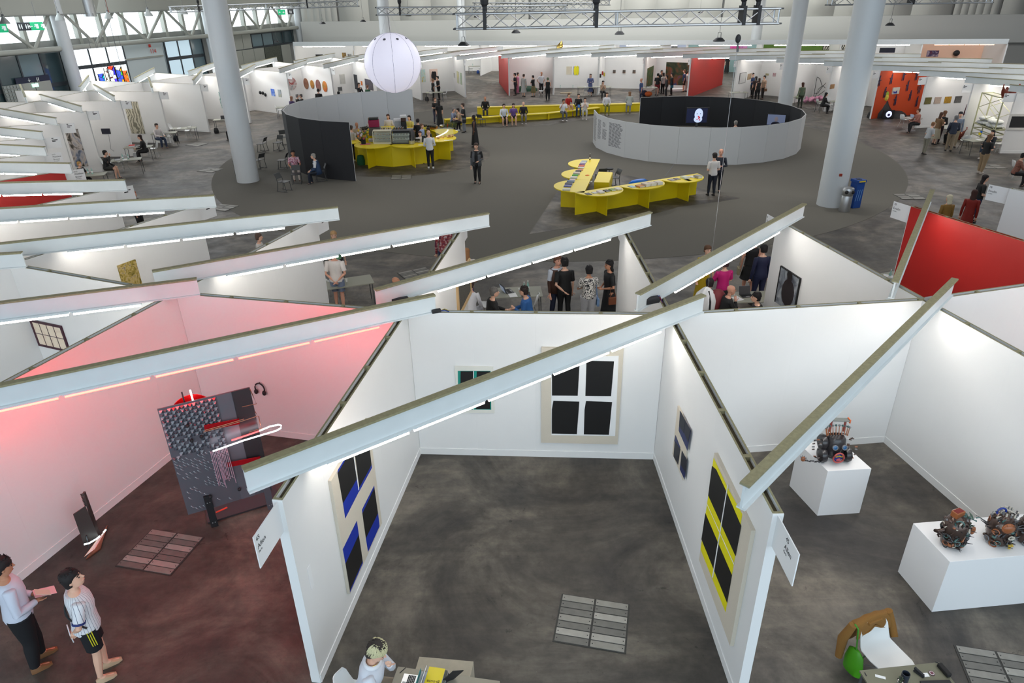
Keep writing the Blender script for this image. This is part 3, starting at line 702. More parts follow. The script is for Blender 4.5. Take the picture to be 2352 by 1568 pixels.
a, b = RAY(1905, 1.5, 26), RAY(2275, -4, 27); truss(a, b, .3, .3, 'truss at the top right edge carrying a pendant lamp', False, .026, .42, (.5,))
def bay_maker():
 t = thing('pendant_lamp', (0, 0, 0))
 MB().lathe([(.215, 0), (.215, .03), (.19, .05), (.15, .085), (.12, .12), (.06, .135)], n=24).build('lamp_body', mat('lamp_dark_metal', (.05, .052, .055), .4, .4), t, smooth=40)
 MB().lathe([(.18, -.004), (.18, .0)], n=20).build('lens', mat('lamp_lens', (.3, .3, .28), .3), t)
 MB().tube([(-.06, 0, .12), (-.05, 0, .3), (.05, 0, .3), (.06, 0, .12)], .012, 6).build('bracket', DGREY, t)
 MB().tube([(0, 0, .3), (0, 0, 3.2)], .008, 5).build('cable', DGREY, t)
 return t
bl = [((1065, 103), 'over the walkway left of the box truss'), ((1185, 74), 'second from the glowing sphere under the box truss'), ((1423, 77), 'middle one under the box truss'), ((1651, 93), 'under the right end of the box truss'), ((2044, 57), 'hanging at the upper right beside the right column'),
      ((741, 53), 'farthest left one in front of the white curtains'), ((834, 48), 'just left of the pale column behind the sphere'), ((938, 37), 'seen under the thin truss right of the sphere'), ((1094, 38), 'small one in the gap of the box truss left end'), ((1342, 33), 'small one seen through the box truss'), ((1608, 30), 'faint one seen through the right half of the box truss'), ((636, 97), 'hanging low in front of the far left doors')]
for (p, lab) in bl:
 q = G(p[0], p[1] + 2, 6.22) if p[0] not in (636, 1342, 1608, 938) else RAY(p[0], p[1], {636: 62, 1342: 60, 1608: 66, 938: 49}[p[0]])
 proto('bay', bay_maker, q, 0, 'dark pendant bay lamp, ' + lab, 'lamp', 'pendant bay lamps')
def bell_maker():
 t = thing('bell_lamp', (0, 0, 0))
 MB().lathe([(.33, 0), (.3, .1), (.2, .27), (.1, .42), (.08, .5)], n=20, caps=False).build('shade', cm(120, 124, 122, .5), t, smooth=True)
 MB().lathe([(.08, .5), (.07, .62)], n=12).build('socket', DGREY, t); MB().tube([(0, 0, .6), (0, 0, 2.6)], .012, 5).build('cable', DGREY, t)
 return t
for (p, lab) in (((12, 52), 'leftmost, above the green exit sign'), ((138, 44), 'second from the left, beside the toilet sign'), ((250, 40), 'third, below the red pipe'), ((342, 34), 'fourth, before the bright window middle'), ((423, 30), 'last before the big left column')):
 proto('bell', bell_maker, RAY(p[0], p[1] + 3, 48 + p[0] * .02), 0, 'grey bell-shaped lamp under the left window beam, ' + lab, 'lamp', 'bell lamps by the left windows')
for (x, y) in ((-6, 28), (4, 31.5), (10, 29), (-3, 46), (8, 47), (19, 40), (-14, 44), (16, 26), (0, 37)):
 l = area('bay_light', (x, y, 6.2), .45, 62, (1.0, .96, .88), (0, 0, -1)); l.data.shape = 'DISK'; l.data.spread = math.radians(150)
wx, wy = 4.95, 16.0
wt = thing('hoist_wire', (wx, wy, 4.5), 'thin steel wire hanging from the truss hook down to the white netting', 'wire')
MB().tube([(wx, wy, 7.0), (wx, wy, 1.25)], .006, 5).build('wire', CHROME, wt)
MB().sphere((wx, wy, 6.98), (.06, .06, .09), 10, 8).build('hook_block', BLACK, wt); MB().tube([(wx, wy, 6.95), (wx + .02, wy, 6.72)], .025, 8).build('swivel', DGREY, wt)
MB().lathe([(.02, -.12), (.02, 0)], (wx, wy, 1.45), 10).build('tensioner', DGREY, wt)
net = mat('white_netting', (.8, .8, .8), .8)
nt_ = thing('hanging_netting', (wx, wy, .9), 'bundle of white netting over a red cloth form, hanging from the thin wire', 'sculpture')
mb = MB()
prof = [(.02, .34), (.09, .29), (.2, .17), (.25, 0), (.24, -.25), (.2, -.5), (.05, -.62)]
mb.rings([[Vector((wx - .03 + r * (1 + .14 * sin(7 * a_)) * cos(a_), wy + r * (1 + .14 * sin(7 * a_)) * sin(a_), .93 + z)) for a_ in [2 * PI * i / 35 for i in range(35)]] for r, z in prof], 0, False)
mb.build('netting', net, nt_, smooth=True)
MB().sphere((wx + .28, wy + .05, .84), (.25, .2, .34), 16, 10).build('red_form', cm(120, 45, 50), nt_, smooth=True)
MB().tube([(wx, wy - .12, 1.2), (wx + .02, wy - .27, .98), (wx + .04, wy - .27, .6)], .022, 6).build('black_strap', BLACK, nt_)
def tube_legs(mb, pts, r=.011): 
 for p in pts: mb.tube(p, r, 6)
def grey_chair_maker(col=None):
 def mk():
  m = col or mat('chair_graphite', (.055, .058, .06), .5)
  t = thing('skid_chair', (0, 0, 0))
  MB().rings([[Vector((x, y, .44 + .012 * (abs(y) / .2) ** 2 + (.02 if x < -.15 else 0))) + Vector((0, 0, dz)) for (y, dz) in ((-.21, 0), (.21, 0), (.21, -.018), (-.21, -.018))] for x in (-.2, -.1, .1, .23)]).build('seat', m, t, smooth=40)
  MB().rings([[Vector((-.2 - .035 * k, y, .58 + .075 * k)) + Vector((dx, 0, 0)) for (y, dx) in ((-.2, 0), (.2, 0), (.2, -.018), (-.2, -.018))] for k in range(4)]).build('backrest', m, t, smooth=40)
  for s in (-1, 1):
   f = MB().tube([(.22, s * .2, .02), (.16, s * .2, .43)], .015, 6); f.build('leg', m, t)
   MB().tube([(-.25, s * .2, .02), (-.18, s * .2, .43), (-.22, s * .2, .62)], .015, 6).build('leg', m, t)
   MB().tube([(-.3, s * .2, .045), (-.1, s * .2, .014), (.28, s * .2, .014)], .014, 6).build('skid', m, t)
  MB().tube([(.0, -.2, .016), (.0, .2, .016)], .011, 6).build('stretcher', m, t)
  return t
 return mk
def shell_mesh(t, m):
 mb = MB(); rings = []
 prof = [(.22, .455, .17), (.16, .435, .205), (.0, .425, .215), (-.13, .44, .21), (-.2, .5, .205), (-.235, .6, .20), (-.26, .7, .19), (-.28, .78, .15), (-.285, .80, .10)]
 for x, z, w_ in prof:
  row = []
  for k in range(9):
   u = -1 + k / 4; lift = .045 * u * u
   if x > -.15: row.append(Vector((x, u * w_, z + lift)))
   else: row.append(Vector((x + lift * 1.2, u * w_, z)))
  back = [v + (Vector((0, 0, -.012)) if x > -.15 else Vector((-.012, 0, 0))) for v in reversed(row)]
  rings.append(row + back)
 mb.rings(rings, 0, True); return mb.build('shell', m, t, smooth=True)
def shell_chair_maker(m=None, dark=False):
 def mk():
  t = thing('shell_chair', (0, 0, 0)); shell_mesh(t, m or WHITEP)
  lm = BLACK if dark else CHROME
  for sx, sy in ((1, 1), (1, -1), (-1, 1), (-1, -1)):
   MB().tube([(sx * .11, sy * .13, .42), (sx * .2, sy * .21, .0)], .009, 6).build('leg', lm, t)
  MB().tube([(.16, .17, .21), (-.16, -.17, .21)], .006, 5).build('stretcher', lm, t); MB().tube([(.16, -.17, .21), (-.16, .17, .21)], .006, 5).build('stretcher', lm, t)
  return t
 return mk
def table_maker(L=1.4, W=.7):
 def mk():
  t = thing('table', (0, 0, 0))
  MB().box((0, 0, .725), (L, W, .025)).build('table_top', mat('table_linoleum', (.30, .30, .24), .5), t)
  for sx in (-1, 1):
   for sy in (-1, 1): MB().tube([(sx * (L / 2 - .06), sy * (W / 2 - .06), .712), (sx * (L / 2 - .04), sy * (W / 2 - .04), 0)], .014, 6).build('leg', DGREY, t)
   MB().tube([(sx * (L / 2 - .06), -W / 2 + .06, .7), (sx * (L / 2 - .06), W / 2 - .06, .7)], .01, 5).build('crossbar', DGREY, t)
  return t
 return mk
def put_chair(kind, px, py, face, label, group, z=0.0):
 p = G(px, py, 0); p.z = z
 mk = {'grey': grey_chair_maker(), 'shell': shell_chair_maker(), 'dark': shell_chair_maker(None, True)}[kind]
 return proto(kind, mk, p, math.radians(face), label, 'chair', group)
for px, py, f, lab in ((655, 332, -60, 'farthest back of the loose graphite chairs left of the charcoal screen'), (641, 345, -110, 'graphite chair in the second row left of the charcoal screen'), (604, 348, 170, 'graphite chair just right of the big left column'), (652, 387, 180, 'graphite chair with its back to the charcoal screen, facing left'),
                       (598, 387, 150, 'graphite chair partly behind the big left column'), (655, 439, -20, 'nearest empty graphite chair, in front of the seated pair'), (553, 402, 100, 'graphite chair almost hidden left of the big column')):
 put_chair('grey', px, py, f, lab, 'loose graphite chairs by the left column')
put_chair('grey', 683, 421, -80, 'graphite chair with a red bag beside the woman in the patterned top', 'chairs under the seated pair')
put_chair('grey', 738, 415, 200, 'graphite chair under the grey haired man in a blue vest', 'chairs under the seated pair')
put_chair('grey', 1106, 290, 60, 'graphite chair standing alone before the yellow bench', 'chairs round the plaza')
put_chair('grey', 1408, 430, 200, 'graphite chair inside the crook of the book counter', 'chairs at the book counter'); put_chair('grey', 1379, 424, 100, 'graphite chair half hidden by the small yellow desk', 'chairs at the book counter')
stl = thing('stool', G(1398, 425), 'black round stool on a thin post behind the book counter', 'stool'); p = stl.location
MB().lathe([(.17, .72), (.18, .74), (.18, .765), (.15, .775)], p, 20).build('seat', BLACK, stl, smooth=40); MB().lathe([(.015, .02), (.015, .72)], p, 8).build('post', BLACK, stl); MB().lathe([(.17, .008), (.16, .03), (.03, .05)], p, 20).build('base', BLACK, stl)
b1 = G(1937, 484) + Vector((0, -.05, 0)); t = thing('waste_bin', b1, 'round stainless steel waste bin beside the right column', 'bin')
MB().lathe([(.21, .01), (.21, .62), (.2, .64)], b1, 28).build('bin_body', CHROME, t, smooth=40); MB().lathe([(.2, .64), (.215, .66), (.215, .92), (.19, .95), (.15, .95)], b1, 28).build('bin_head', CHROME, t, smooth=40)
for a in (-2.2, -1.0): MB().sphere(b1 + Vector((.205 * cos(a), .205 * sin(a), .80)), (.07, .07, .075), 12, 8).build('opening', BLACK, t)
b2 = G(1953, 479) + Vector((.2, .2, 0)); t = thing('recycling_bin', b2, 'blue cardboard recycling bin behind the steel bin', 'bin')
BLU = mat('bin_blue', (.012, .07, .32), .5); MB().box(b2 + Vector((0, 0, .52)), (.36, .36, 1.02), .3).build('bin_body', BLU, t, bevel=.01)
MB().box(b2 + Vector((0, 0, 1.08)), (.42, .42, .1), .3).build('lid', BLU, t, bevel=.01); MB().box(b2 + Vector((0, 0, 1.134)), (.16, .16, .012), .3).build('slot', BLACK, t)
d = Vector((cos(.3), sin(.3), 0)); nn = Vector((d.y, -d.x, 0)); MB().box(b2 + nn * .212 + Vector((0, 0, 1.08)), (.3, .006, .05), .3).build('yellow_label', cm(230, 200, 40), t); 
for s in (-.1, 0, .1): MB().tube([b2 + nn * .183 + d * (s - .04) + Vector((0, 0, .3)), b2 + nn * .183 + d * s + Vector((0, 0, .75))], .012, 4).build('bottle_print', cm(120, 170, 220), t)
t = thing('fire_call_point', VP(1931, 402, G(1877, 474), G(1942, 478), -.55), 'small red call point on the right column', 'call point'); MB().box(t.location, (.1, .06, .1)).build('case', cm(150, 50, 30), t)
def grate_maker():
 t = thing('floor_grate', (0, 0, 0)); mb = MB().box((0, 0, .004), (1.0, .86, .006)).build('grate_frame', mat('grate_dark', (.035, .033, .03), .6), t)
 SM = [mat('grate_slat_a', (.26, .25, .225), .5, .3, noise=.25, nscale=9), mat('grate_slat_b', (.16, .155, .14), .55, .3, noise=.25, nscale=9), mat('grate_slat_c', (.34, .33, .30), .5, .3, noise=.2, nscale=9)]
 for c_ in range(2):
  for j in range(7):
   cx = (-.245, .245)[c_]; cy = -.36 + j * .12; m = SM[(j * 2 + c_ * 3) % 3 if (j + c_) % 4 else 1]
   MB().box((cx, cy, .011), (.46, .104, .010)).build('slat', m, t)
   for s in (-.205, .205): pass
 for c_ in range(2):
  mb = MB()
  for j in range(7):
   for s in (-.205, .205): mb.box(((-.245, .245)[c_] + s, -.36 + j * .12, .0165), (.014, .014, .002))
  tag(mb.build('bolts', BLACK, t), kind='stuff')
 return t
def grate(c4, label):
 cx = sum((G(*p) for p in c4), Vector()) / 4; d = G(*c4[1]) - G(*c4[0]); proto('grate', grate_maker, (cx.x, cx.y, 0), math.atan2(d.y, d.x), label, 'grate', 'floor grates')
grate([(1297, 1378), (1436, 1400), (1427, 1483), (1283, 1462)], 'metal floor grate with seven slats per side in the middle booth')
grate([(345, 1226), (450, 1243), (396, 1310), (286, 1290)], 'pinkish lit floor grate in the pink booth')
for p, a, lab in (((2315, 1560), -13, 'grey floor grate at the lower right corner beside the desk'), ((958, 630), 30, 'floor grate seen under the beam in the walkway booth'), ((922, 407), 5, 'floor grate in front of the bar'), ((452, 332), -20, 'floor grate before the farther left table row'), ((483, 391), -20, 'floor grate left of the big column near the carpet edge'),
                  ((512, 477), -20, 'floor grate cut by the carpet edge, lower left'), ((2089, 452), 0, 'floor grate above the red wall sign'), ((2278, 383), 0, 'floor grate on the right walkway'), ((1866, 248), 0, 'floor grate behind the round screen, near the woman in green'), ((1128, 191), 0, 'floor grate far in the aisle beside the red wall'), ((1084, 213), 0, 'floor grate in the aisle mouth left of the red wall'), ((778, 236), 0, 'x')):
 if lab == 'x': continue
 q = G(*p); proto('grate', grate_maker, (q.x, q.y, .002), math.radians(a), lab, 'grate', 'floor grates')
class WP:
 """a wall face: u metres along A->B, z up, d metres out of the wall (towards off's side)"""
 def __init__(s, A, B, off):
  s.A = Vector((A[0], A[1], 0)); s.d = (Vector((B[0], B[1], 0)) - s.A); s.L = s.d.length; s.d.normalize()
  s.n = Vector((-s.d.y, s.d.x, 0)) * (1 if off > 0 else -1); s.off = abs(off)
  s.o = s.A + s.n * s.off
  s.right = s.d if s.n.dot(Vector((s.d.y, -s.d.x, 0))) > 0 else -s.d
 def ray(s, px, py):
  o = Vector((0, 0, CAM_H)); r = RAY(px, py, 1.0) - o; k = r.dot(s.n)
  if abs(k) < 1e-9: return None
  t = (s.o - o).dot(s.n) / k; q = o + r * t
  return t, (q - s.A).dot(s.d), q.z, k
 def uz(s, px, py): r = s.ray(px, py); return r[1], r[2]
 def P(s, u, z, d=0.0): return s.o + s.d * u + s.n * d + Vector((0, 0, z))
def rwall(k, side): return WP(PP(R_IN, k + WK), PP(R_OUT, k + WK), WT / 2 if side == 'a' else -WT / 2)
def xwall(j, side): return WP(PP(R_X, j + WK), PP(R_X, j - 1 + WK), WT / 2 if side == 'in' else -WT / 2)
WPS = [rwall(k, s) for k in range(39) for s in 'ab'] + [xwall(j, s) for j in range(39) if j not in AISLE for s in ('in', 'out')]
FARW = [WP(r0 + rn * 5.0 + rd * (bw * i), r0 + rn * 5.0 + rd * (bw * (i + 1)), -.06) for i in range(nb)]
def hit(px, py, pool=None):
 best = None
 for w_ in (pool or WPS):
  r = w_.ray(px, py)
  if r is None or r[0] <= 0 or r[3] >= 0: continue
  if -0.02 <= r[1] <= w_.L + .02 and 0 <= r[2] <= 3.12 and (best is None or r[0] < best[0]): best = (r[0], w_)
 return best[1] if best else None
def slab(w_, u0, u1, z0, z1, t, d0=0.0):
 """thin box on a wall face"""
 mb = MB(); vs = [w_.P(u, z, d) for d in (d0, d0 + t) for (u, z) in ((u0, z0), (u1, z0), (u1, z1), (u0, z1))]
 return mb.add(vs, [(0, 1, 2, 3), (4, 7, 6, 5), (0, 4, 5, 1), (1, 5, 6, 2), (2, 6, 7, 3), (3, 7, 4, 0)])
def fix(me):
 bm = bmesh.new(); bm.from_mesh(me); bmesh.ops.recalc_face_normals(bm, faces=bm.faces); bm.to_mesh(me); bm.free()
def B_(mb, name, m, t, **k):
 o = mb.build(name, m, t, **k); fix(o.data); return o
def polyp(w_, pts, m, t, name='painted_shape', d=.046, th=.0025):
 """flat painted shape given by its surveyed pixel corners"""
 vs = []
 for p in pts:
  r = WP(w_.A, w_.A + w_.d, (1 if w_.n.dot(Vector((-w_.d.y, w_.d.x, 0))) > 0 else -1) * (w_.off + d)).uz(*p); vs.append(r)
 n = len(vs); mb = MB(); mb.add([w_.P(u, z, d) for u, z in vs] + [w_.P(u, z, d + th) for u, z in vs], [tuple(range(n)), tuple(range(2 * n - 1, n - 1, -1))] + [(i, (i + 1) % n, n + (i + 1) % n, n + i) for i in range(n)])
 return B_(mb, name, m, t)
def rect_of(w_, a, b):
 (u0, z1), (u1, z0) = w_.uz(*a), w_.uz(*b); return min(u0, u1), max(u0, u1), min(z0, z1), max(z0, z1)
def art(a, b, m, label, name='painting', t=.03, frame=None, group=None, pool=None, w_=None, cat='painting', fw=.03, build=True):
 w_ = w_ or hit((a[0] + b[0]) / 2, (a[1] + b[1]) / 2, pool)
 if w_ is None: print('NO WALL', label); return None
 u0, u1, z0, z1 = rect_of(w_, a, b)
 th_ = thing(name, w_.P((u0 + u1) / 2, (z0 + z1) / 2, 0), label, cat, group); th_['_t'] = 1
 if not build: return th_, w_, (u0, u1, z0, z1)
 B_(slab(w_, u0, u1, z0, z1, t, .001), 'canvas', m, th_)
 if frame:
  mb = MB()
  for q in ((u0 - fw, u0, z0 - fw, z1 + fw), (u1, u1 + fw, z0 - fw, z1 + fw), (u0, u1, z0 - fw, z0), (u0, u1, z1, z1 + fw)):
   s_ = slab(w_, *q, t + .012, .001); mb.add(s_.v, s_.f)
  B_(mb, 'frame', frame, th_)
 return th_, w_, (u0, u1, z0, z1)
def artm(name, cols, scale=3.0, dist=1.5, kind='noise', rough=.6):
 m = bpy.data.materials.new(name); m.use_nodes = True; nt = m.node_tree; b = nt.nodes['Principled BSDF']; b.inputs['Roughness'].default_value = rough
 tc = nt.nodes.new('ShaderNodeTexCoord')
 if kind == 'noise': n = nt.nodes.new('ShaderNodeTexNoise'); n.inputs['Distortion'].default_value = dist; n.inputs['Detail'].default_value = 4
 else: n = nt.nodes.new('ShaderNodeTexWave'); n.inputs['Distortion'].default_value = dist * 6; n.inputs['Detail'].default_value = 3
 n.inputs['Scale'].default_value = scale; nt.links.new(tc.outputs['Object'], n.inputs['Vector'])
 r = nt.nodes.new('ShaderNodeValToRGB'); e = r.color_ramp.elements
 k = len(cols); e[0].position = .3; e[0].color = C255(*cols[0]) + (1,); e[1].position = .7; e[1].color = C255(*cols[-1]) + (1,)
 for i in range(1, k - 1): x = e.new(.3 + .4 * i / (k - 1)); x.color = C255(*cols[i]) + (1,)
 nt.links.new(n.outputs['Fac'], r.inputs[0]); nt.links.new(r.outputs[0], b.inputs['Base Color']); return m
BEIGE = mat('raw_linen', C255(205, 196, 180), .85, noise=.05, nscale=60); PBLK = mat('painted_black', C255(16, 14, 14), .55); PBLU = mat('painted_ultramarine', C255(12, 44, 158), .55)
PYEL = mat('painted_yellow', C255(232, 222, 10), .5); PWHT = mat('painted_white', C255(236, 236, 236), .6); PTEAL = mat('painted_teal', C255(20, 140, 125), .55)
w1 = xwall(1, 'out')
t, w_, q = art((1243.7, 795.6), (1418, 1017), BEIGE, 'large beige canvas with a white window frame and four black panes on the back wall', w_=w1, t=.045)
polyp(w_, [(1266, 822), (1421, 817), (1413, 1001), (1266.5, 999)], PWHT, t, 'painted_frame')
for i, p in enumerate(([(1267.5, 832), (1331.5, 830), (1327, 908.6), (1267.8, 908)], [(1347, 828), (1410.5, 829.5), (1403.5, 909.5), (1344.5, 909)], [(1271, 920), (1330.7, 922), (1325, 996.6), (1267.3, 995.5), (1267.5, 940)], [(1346, 920.5), (1406, 923), (1398.5, 998), (1341, 997), (1342.5, 941)])):
 polyp(w_, p, PBLK, t, 'painted_pane', .049)
t, w_, q = art((1044.8, 839.4), (1136, 946.7), mat('pale_canvas', C255(222, 221, 212), .8), 'small pale canvas with a teal window of black panes, half hidden by the long beam', w_=w1, t=.03)
polyp(w_, [(1051.5, 851.5), (1127, 851.5), (1128.5, 940.5), (1053, 939.5)], PTEAL, t, 'painted_frame', .032)
for p in ([(1058, 852.5), (1087, 852.5), (1083, 939), (1056, 939)], [(1095, 852.5), (1126, 852.5), (1126, 939), (1093, 939)]): polyp(w_, p, PBLK, t, 'painted_pane', .035)
for p in ([(1087, 852), (1088.5, 852), (1088, 940), (1086.5, 940)],): polyp(w_, p, PWHT, t, 'painted_line', .035)
c3 = lambda x, y: (600 + x / 3.35, 1100 + y / 3.35)
c7 = lambda x, y: (700 + x / 2.851, 650 + y / 2.851)
w2 = rwall(1, 'a')
t, w_, q = art((757, 1103), (872, 1207), BEIGE, 'tall beige canvas with slanting ultramarine and black panes, left wall of middle booth', w_=w2, t=.04, build=False)
u0 = w_.uz(797, 1363)[0]; u1 = w_.uz(872, 1207)[0]; z0 = w_.uz(797, 1363)[1]; z1 = w_.uz(849, 1034)[1]
B_(slab(w_, min(u0, u1), max(u0, u1), z0, max(z1, w_.uz(755, 1100)[1]), .045, .001), 'canvas', BEIGE, t)
for m, pts in ((PBLK, [c7(215, 1245), c7(265, 1155), c7(322, 1130), c7(345, 1278), c7(250, 1440)]), (PBLU, [c7(250, 1440), c7(345, 1275), c7(355, 1362), c7(265, 1540)]), (PBLU, [c7(215, 1242), c7(218, 1220), c7(262, 1150), c7(270, 1150)]),
               (PBLK, [c7(330, 1132), c7(341, 1115), c7(425, 1092), c7(437, 1190), c7(357, 1338)]), (PBLU, [c7(357, 1335), c7(437, 1188), c7(440, 1208), c7(355, 1365)]),
               (PBLU, [c3(775, 235), c3(868, 50), c3(870, 65), c3(778, 262)]), (PBLK, [c3(778, 262), c3(870, 65), c3(898, 262), c3(805, 455)]), (PBLU, [c3(805, 455), c3(898, 262), c3(910, 362), c3(822, 558)]),
               (PBLU, [c3(627, 540), c3(735, 320), c3(750, 425), c3(648, 648)]), (PBLK, [c3(648, 648), c3(750, 425), c3(780, 630), c3(682, 855)]), (PBLU, [c3(780, 630), c3(782, 645), c3(683, 870), c3(682, 855)])):
 polyp(w_, pts, m, t, 'painted_pane', .047)
polyp(w_, [c7(320, 1140), c7(324, 1138), c7(356, 1352), c7(352, 1356)], PWHT, t, 'painted_line', .050)
t, w_, q = art(c3(352, 690), c3(405, 815), PAPER, 'small wall text sheet near the end of the left wall of the middle booth', 'wall_text', w_=w2, t=.004, cat='label')
c4 = lambda x, y: (1200 + x / 3.35, 1100 + y / 3.35)
c6 = lambda x, y: (1500 + x / 2.76, 650 + y / 2.76)
w3 = rwall(0, 'b')
t, w_, q = art((1643, 1043), (1676.7, 1483.6), BEIGE, 'tall beige canvas of black panes crossed by yellow bands, right wall of middle booth', w_=w3, t=.05, build=False)
w3f = WP(w3.A, w3.A + w3.d, -(WT / 2 + .05))
u0, z0 = w3f.uz(*c4(1597, 1285)); u1 = w3f.uz(*c4(1352, 668))[0]; z1 = (w3f.uz(*c4(1745, 362))[1])
B_(slab(w3, min(u0, u1), max(u0, u1), z0, z1, .05, .001), 'canvas', BEIGE, t)
polyp(w3, [c6(385, 1108), c6(470, 1290), c4(1692, 270), c4(1563, 1022), c4(1371, 540)], PYEL, t, 'painted_field', .052)
polyp(w3, [c6(374, 1158), c4(1430, 125), c4(1640, 592), c4(1683, 360), c4(1585, 130), c6(400, 1180)], PBLK, t, 'painted_band', .055)
polyp(w3, [c4(1408, 262), c4(1378, 462), c4(1575, 950), c4(1612, 738)], PBLK, t, 'painted_band', .055)
polyp(w3, [c4(1578, 40), c4(1583, 45), c4(1466, 762), c4(1460, 752)], PWHT, t, 'painted_line', .0582)
polyp(w3, [c4(1421, 190), c4(1423, 200), c4(1627, 660), c4(1628, 648)], PWHT, t, 'painted_line', .0582)
t, w_, q = art((1561, 931), (1572, 1103), BEIGE, 'narrow canvas with four dark blue panes, further back on the middle booth\'s right wall', w_=w3, t=.03, build=False)
u0, z1 = w3.uz(*c6(168, 775)); u1, z0 = w3.uz(*c6(200, 1250)); B_(slab(w3, min(u0, u1), max(u0, u1), z0, z1, .03, .001), 'canvas', BEIGE, t)
NAVY = mat('painted_navy', C255(30, 40, 92), .5, noise=.3, nscale=12); NAVD = mat('painted_dark_navy', C255(18, 20, 34), .5, noise=.3, nscale=12)
for m, p in ((NAVY, [c6(172, 810), c6(240, 935), c6(218, 1062), c6(163, 935)]), (NAVD, [c6(175, 812), c6(205, 870), c6(195, 950), c6(165, 905)]), (NAVD, [c6(205, 875), c6(238, 935), c6(222, 1010), c6(198, 950)]), (NAVY, [c6(143, 962), c6(173, 1040), c6(165, 1062), c6(135, 1000)]), (NAVD, [c6(138, 1000), c6(173, 1050), c6(158, 1150), c6(130, 1098)]), (NAVY, [c6(183, 1060), c6(215, 1120), c6(200, 1245), c6(170, 1180)]), (NAVD, [c6(183, 1062), c6(214, 1120), c6(205, 1200), c6(175, 1150)])):
 polyp(w3, p, m, t, 'painted_pane', .032 + (.003 if m is NAVD else 0))
w4 = xwall(2, 'out'); u, z = w4.uz(599, 890)
t = thing('headphones', w4.P(u, z, 0), 'black headphones hanging on the pink booth wall', 'headphones')
MB().tube([w4.P(u + .1 * cos(a), z + .12 * sin(a), .04) for a in [-.5 + 4.2 * i / 14 for i in range(15)]], .014, 8).build('headband', BLACK, t)
for a in (-.6, 3.6): MB().sphere(w4.P(u + .1 * cos(a), z + .12 * sin(a) - .02, .045), (.04, .035, .055), 12, 8).build('ear_cushion', BLACK, t)
MB().tube([w4.P(u, z + .12, 0), w4.P(u, z + .12, .06)], .008, 6).build('hook', DGREY, t)
w5 = hit(105, 765) or xwall(3, 'out')
t, w_, q = art((75, 738), (158, 803), artm('drawing_sheet', [(232, 214, 190), (238, 222, 200), (222, 198, 175)], 4), 'beige drawing sheets in a dark maroon frame, lower left white room', w_=w5, t=.02, frame=mat('maroon_frame', C255(66, 22, 40), .5), fw=.05, name='framed_drawing', cat='drawing')
u0, u1, z0, z1 = q; mb = MB()
for i in range(1, 4): s_ = slab(w5, u0 + (u1 - u0) * i / 4 - .006, u0 + (u1 - u0) * i / 4 + .006, z0, z1, .006, .022); mb.add(s_.v, s_.f)
s_ = slab(w5, u0, u1, (z0 + z1) / 2 - .006, (z0 + z1) / 2 + .006, .006, .022); mb.add(s_.v, s_.f); B_(mb, 'glazing_bar', mat('maroon_frame', (0, 0, 0)), t)
A = lambda *a, **k: art(*a, **k)
A((268, 610), (326, 655), artm('olive_swirl', [(96, 84, 30), (150, 130, 50), (190, 165, 110), (90, 92, 100)], 5, 3), 'square olive and gold swirling painting behind the long beams at left', w_=hit(290, 625))
A((1049, 652), (1078, 668), artm('grey_print', [(40, 38, 36), (120, 115, 105)], 60, 0), 'small dark print in a wide beige frame beside the seated man in white', frame=mat('beige_frame', C255(214, 180, 132), .6), w_=rwall(1, 'a'), fw=.11, name='framed_print')
w6 = rwall(38, 'b')
t, w_, q = art((1796.6, 610.7), (1830.6, 696.4), artm('grey_photo', [(20, 20, 24), (44, 46, 52), (110, 112, 118), (150, 152, 158)], 3.5, 1.2), 'dark grey painted portrait in a thin black frame on the white wall at right', frame=PBLK, w_=w6, fw=.02, build=False)
u0, z1 = w6.uz(1797, 612); u1 = w6.uz(1840, 640)[0]; z0 = w6.uz(1830, 697)[1] ; ua, ub = min(u0, u1), max(u0, u1)
B_(slab(w6, ua, ub, z0 - .3, z1, .03, .001), 'canvas', artm('portrait_ground', [(60, 64, 74), (120, 126, 134), (168, 172, 176)], 3, 1.5), t)
mb = MB()
for q2 in ((ua - .02, ua, z0 - .3, z1 + .02), (ub, ub + .02, z0 - .3, z1 + .02), (ua, ub, z1, z1 + .02)): s_ = slab(w6, *q2, .045, .001); mb.add(s_.v, s_.f)
B_(mb, 'frame', PBLK, t)
def oval(w_, px, py, rx, rz, m, t, name='painted_shape', d=.033, n=18):
 u, z = w_.uz(px, py); return B_(MB().add([w_.P(u + rx * cos(2 * PI * i / n), z + rz * sin(2 * PI * i / n), d + e) for e in (0, .003) for i in range(n)], [tuple(range(n)), tuple(range(2 * n - 1, n - 1, -1))] + [(i, (i + 1) % n, n + (i + 1) % n, n + i) for i in range(n)]), name, m, t)
SKD = mat('painted_dark_skin', C255(38, 32, 34), .5)
oval(w6, 1817, 637, .10, .15, SKD, t); oval(w6, 1812, 672, .26, .33, SKD, t); oval(w6, 1817, 631, .105, .1, PBLK, t, d=.036)
def P2(a, b, cols, label, **k):
 m = artm('art_' + label[:24].replace(' ', '_'), cols, k.pop('scale', 2.0), k.pop('dist', 1.5), k.pop('kind', 'noise')) if isinstance(cols, list) else cols
 return art(a, b, m, label, **k)
P2((148, 297), (203, 381), [(30, 32, 26), (58, 52, 44), (190, 180, 172), (120, 130, 150), (36, 40, 22)], 'tall dark painting with a pale cloud, left of the seated man drinking', scale=1.2)
P2((284, 233), (334, 307), [(120, 116, 100), (162, 156, 138), (186, 180, 158), (196, 190, 170)], 'tall unframed beige drawing with swirling grey lines, left ring wall', kind='wave', scale=1.6, dist=2.2)
P2((232.5, 295), (255, 307), cm(28, 30, 48, .3), 'black wall screen with hanging cable, left ring wall', name='wall_screen', cat='screen', t=.06)
w_ = hit(244, 312)
